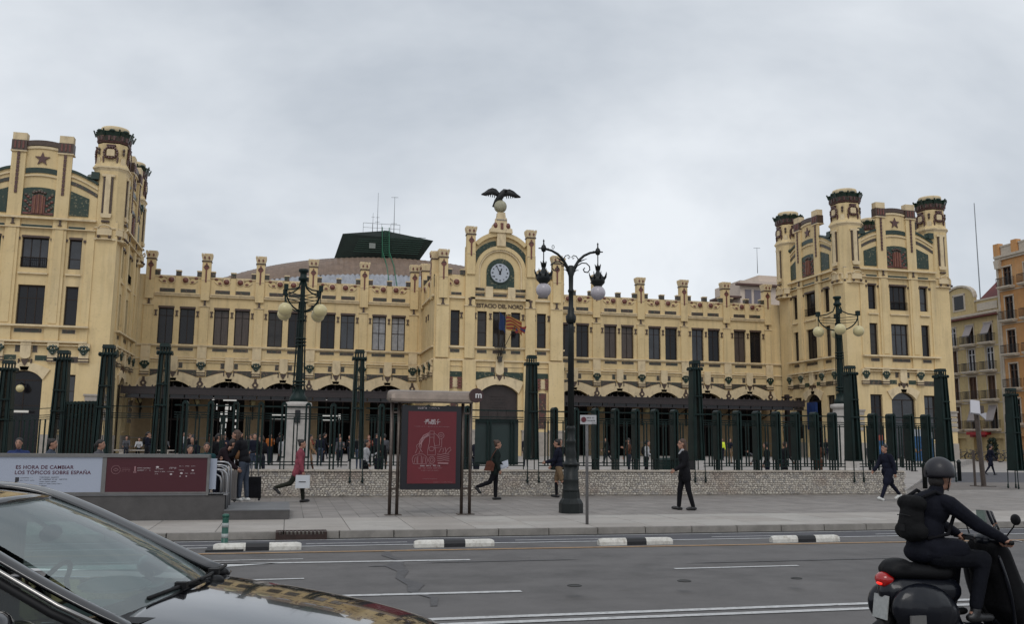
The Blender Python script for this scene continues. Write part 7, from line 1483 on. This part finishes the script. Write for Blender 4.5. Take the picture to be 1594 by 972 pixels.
for s in (-1,1):
    b = MB(); b.tube([Q_(-.01,s*.24,1.02), Q_(-.03,s*.36,1.02)], .019, 10); b.build('grip', [RUB], SC); b = MB(); b.tube([Q_(.02,s*.25,1.02), Q_(.06,s*.30,1.03), Q_(.05,s*.38,1.03)], .006, 6); b.build('lever', [STEEL], SC)
    b = MB(); b.tube([Q_(.02,s*.22,1.04), Q_(.05,s*.30,1.14), Q_(.04,s*.33,1.18)], .006, 6); b.ball(Q_(.04,s*.34,1.20), (.015,.055,.045), 12, 8); b.build('mirror', [RUB], SC)
sc_ = MB(); vs = []; 
for j in range(6):
    for i in range(7): u_ = -1+i/3; vs.append(Q_(.10-.05*j/5-.04*u_*u_, u_*.15*(1-.3*j/5), 1.05+.20*j/5))
sc_.add(vs, [(j*7+i, j*7+i+1, (j+1)*7+i+1, (j+1)*7+i) for j in range(5) for i in range(6)], 0, True); sc_.build('windshield', [SDG], SC)
TL = mat('tail_light_red', (.25,.008,.008), .2, coat=.6, emit=((1,.02,.01), .06)); b = MB(); b.ball(Q_(-1.08,0,.72), (.075,.075,.06), 16, 10); b.build('tail_light', [TL], SC)
b = MB(); b.ball(Q_(-1.13,-.01,.695), (.03,.035,.018), 10, 6); b.build('lit_bulb', [mat('lit_tail', (.9,.05,.03), .3, emit=((1,.03,.02), .9))], SC)
b = MB(); b.add([Q_(-1.15,-.10,.42),Q_(-1.15,.10,.42),Q_(-1.12,.10,.60),Q_(-1.12,-.10,.60),Q_(-1.14,-.10,.42),Q_(-1.14,.10,.42),Q_(-1.11,.10,.60),Q_(-1.11,-.10,.60)], [(0,1,2,3),(7,6,5,4),(0,4,5,1),(1,5,6,2),(2,6,7,3),(3,7,4,0)]); b.build('number_plate', [mat('plate_grey', (.36,.37,.36), .5, var=.2, vscale=30)], SC)
b = MB(); b.box(*[v for a_, c_ in zip(Q_(-1.05,-.30,.415), Q_(-.90,-.28,.48)) for v in (a_, c_)]); b.build('badge_plate', [mat('worn_alloy', (.16,.155,.15), .5, metal=.4)], SC)
spart('exhaust', RUB, [('c',((-.95,-.12,.26),(-.6,-.12,.25),.07,.06)), ('c',((-1.12,-.13,.28),(-.95,-.12,.26),.02,.03)), ('c',((-1.05,0,.40),(-1.2,0,.33),.06,.05))], .014)
for x in (.30,-.88):
    wh = MB(Matrix.Translation(Q_(x, 0, .22)) @ Matrix.Rotation(PI/2, 4, 'X')); wh.lathe([(.13,-.045),(.19,-.05),(.215,-.03),(.22,0),(.215,.03),(.19,.05),(.13,.045)], 0, 0, 28); w0 = wh.build('wheel', [BLK], SC, Q_(x,0,.22)); rm = MB(Matrix.Translation(Q_(x, 0, .22)) @ Matrix.Rotation(PI/2, 4, 'X')); rm.lathe([(.13,-.04),(.05,-.05),(0,-.05)], 0, 0, 20); rm.build('rim', [STEEL], w0)
spart('leg_cover', mat('black_leg_cover', (.004,.004,.005), .8, spec=.15, bump=.4, bscale=10), [('c',((.02,0,.94),(.16,0,.55),.11,.20)), ('c',((.02,.12,.92),(.14,.12,.5),.10,.14)), ('c',((.02,-.12,.92),(.14,-.12,.5),.10,.14)), ('c',((.16,0,.55),(.26,0,.34),.20,.15)), ('e',((.02,0,.80),(.13,.20,.14),0))], .014)
b = MB(); b.tube([Q_(.16,-.05,.5), Q_(.30,-.06,.22)], .022, 8); b.tube([Q_(.16,.05,.5), Q_(.30,.06,.22)], .022, 8); b.build('fork', [STEEL], SC)
# rider, seated
J = {'k':1.02,'pel':V(0,0,.10),'waist':V(.0,0,.30),'chest':V(.06,0,.50),'neck':V(.13,0,.645),'head':V(.19,0,.79)}
for i, s in enumerate((1,-1)):
    J[i] = [V(.03,s*.11,.07),V(.44,s*.19,.05),V(.36,s*.16,-.40),V(.50,s*.17,-.475),V(.30,s*.16,-.475)]
    J['a%d' % i] = [V(.10,s*.20,.56),V(.34,s*.29,.36),V(.615,s*.31,.225)]
RL = (SX-.56, SY, ZR+.835)
def rider():
    t = thing('person', 'scooter rider in dark clothes with a round helmet and a backpack', 'person', RL); k = 1.02; a = lambda p: tuple(p)
    P = [(q, r_, 0) for q, r_, m in bodyprims(J, w=.95)+headprims(J)]; 
    def grip_hand(b):
        for i, s in enumerate((1,-1)):
            ha = J['a%d' % i][2]; g = V(.61,s*.31,.20)
            b.ball(tuple(g+V(-.012,0,.022)), (.042,.046,.020), 12, 8, 0)
            for j in range(4): y = s*(.31+(j-1.5)*.021)-0; r_ = .0098-.0006*j; b.tube([V(.59,y,.226),V(.625,y,.234),V(.648,y,.215),V(.645,y,.185),V(.618,y,.172)], [r_,r_,r_*.97,r_*.92,r_*.8], 8, 0)
            y = s*(.31-.05); b.tube([V(.575,y+s*.01,.222),V(.59,y-s*.004,.20),V(.612,y-s*.006,.178),V(.634,y,.176)], [.012,.012,.011,.008], 8, 0)
    put(fuse(P, .014, [SKIN, EYE, HAIRD, LIP], lambda b: (face_extra(J)(b), grip_hand(b))), 'body', t, RL)
    T = []
    for i in (0,1): sh, el, ha = J['a%d' % i]; T += [('c',(a(sh),a(el),.080,.062),0), ('c',(a(el),a(el+(ha-el)*.88),.062,.044),0), ('c',(a(sh+(el-sh)*.5),a(el),.070,.066),0)]
    T += [('e',(a(J['waist']),(.145,.175,.19),.1),0), ('e',(a(J['chest']),(.155,.20,.18),.15),0), ('c',(a(J['a0'][0]+V(-.0,-.03,0)),a(J['a1'][0]+V(0,.03,0)),.085,.085),0), ('c',(a(J['neck']-V(.02,0,.04)),a(J['neck']+V(.01,0,.04)),.078,.068),0), ('e',(a(J['pel']+V(-.02,0,.06)),(.16,.19,.12),0),0), ('c',(a(J['pel']+V(.0,-.08,.02)),a(J['pel']+V(.22,-.14,.03)),.13,.11),0), ('c',(a(J['pel']+V(.0,.08,.02)),a(J['pel']+V(.22,.14,.03)),.13,.11),0), ('e',(a(J['pel']+V(-.10,0,-.0)),(.10,.17,.10),0),0)]
    # jacket folds: low ridges across elbow and back
    for i in (0,1):
        sh, el, ha = J['a%d' % i]
        for q in (.3,.55,.8): p = sh+(el-sh)*q; T.append(('e',(tuple(p+V(.02,0,-.01)),(.062,.070,.018),.5),0))
        for q in (.2,.45,.7): p = el+(ha-el)*q; T.append(('e',(tuple(p+V(0,0,-.005)),(.020,.056,.054),.2),0))
    put(fuse(T, .011, [cloth('rider_jacket', (.009,.010,.017))], None, 3), 'jacket', t, RL)
    B = [('e',(a(J['pel']),(.15,.18,.11),0),0)]
    for i in (0,1): h_, kn, an, toe, heel = J[i]; B += [('c',(a(h_),a(kn),.108,.080),0), ('c',(a(kn),a(an+V(0,0,.03)),.080,.058),0), ('e',(a(kn+V(-.06,0,-.05)),(.06,.07,.03),.6),0)]
    put(fuse(B, .012, [cloth('rider_trousers', (.008,.009,.014))], None, 3), 'trousers', t, RL)
    for i in (0,1): h_, kn, an, toe, heel = J[i]; put(fuse([('c',(a(heel),a(toe),.045,.038),0), ('c',(a(an),a(heel+V(.03,0,0)),.05,.045),0)], .011, [SHOEB]), 'shoe', t, RL)
    hc = J['head']+V(.0,0,.03)
    b = MB(); c = hc+V(-.01,0,.02); vs = []
    n, m_ = 24, 10
    for j in range(m_+1):
        ph = PI/2*(1-j/m_*1.22)
        for i in range(n): th = 2*PI*i/n; vs.append(c + V(.124*math.cos(ph)*math.cos(th), .113*math.cos(ph)*math.sin(th), .125*math.sin(ph)))
    b.add(vs, [(j*n+i, j*n+(i+1) % n, (j+1)*n+(i+1) % n, (j+1)*n+i) for j in range(m_) for i in range(n)], 0, True); 
    h = thing  # helmet is worn: part of the rider
    o = put(b.mesh('helmet', [mat('helmet_grey', (.024,.023,.028), .45, coat=.1, spec=.3, var=.2, vscale=9)]), 'helmet', t, RL); q = o.modifiers.new('t','SOLIDIFY'); q.thickness = .02
    b = MB(); b.tube([c+V(.124*math.cos(a_), .113*math.sin(a_), -.042) for a_ in np.linspace(0,2*PI,33)], .010, 6); b.tube([c+V(-.126,0,-.02),c+V(-.127,0,.02)], .02, 6); put(b.mesh('helmet_rim', [RUB]), 'helmet_rim', o, RL).location = (0,0,0)
    put(fuse([('c',(tuple(hc+V(.02,.10,-.03)),tuple(hc+V(.05,.03,-.15)),.008,.008,6),0),('c',(tuple(hc+V(.02,-.10,-.03)),tuple(hc+V(.05,-.03,-.15)),.008,.008,6),0)], .007, [RUB]), 'chin_strap', t, RL)
    put(fuse([('e',(tuple(J['head']+V(-.05,0,-.03)),(.07,.08,.08),0),0)], .012, [HAIRD]), 'hair', t, RL)
    t.scale = (.87,.87,.87); return t
rider()
bp = thing('backpack', 'black backpack on the back of the scooter rider', 'backpack', RL); put(fuse([('e',((-.155,0,.40),(.085,.15,.21),.12),0), ('c',((-.16,-.10,.30),(-.16,.10,.30),.09,.09),0), ('c',((-.14,-.09,.55),(-.14,.09,.55),.08,.08),0), ('e',((-.215,0,.34),(.045,.12,.12),.1),0)], .013, [cloth('black_backpack', (.011,.011,.012))], None, 4), 'body', bp, RL)
for s in (-1,1): b = MB(); b.tube([V(-.12,s*.10,.60),V(.02,s*.13,.665),V(.15,s*.14,.60),V(.20,s*.14,.45),V(.10,s*.17,.28),V(-.10,s*.14,.24)], .018, 8); put(b.mesh('strap', [BLACKC]), 'strap', bp, RL)
b = MB(); b.tube([V(-.235,-.09,.44),V(-.247,0,.45),V(-.235,.09,.44)], .005, 5); b.box(-.262,-.25,-.04,.04,.30,.36); put(b.mesh('zip_pocket', [RUB]), 'zip_pocket', bp, RL)

bp.scale = (.87,.87,.87)
# the car stands turned a little towards the near kerb: turn it and its driver together
CAN = -math.radians(11); PV = Vector((CX, CYc, 0)); PN = Vector((-.56, 5.14, 0)); Rz = Matrix.Rotation(CAN, 3, 'Z')
for r_ in [CAR] + [o for o in COL.objects if str(o.get('label', '')).startswith('driver behind')]:
    r_.location = PN + Rz @ (r_.location - PV); r_.rotation_euler = (0, 0, CAN)
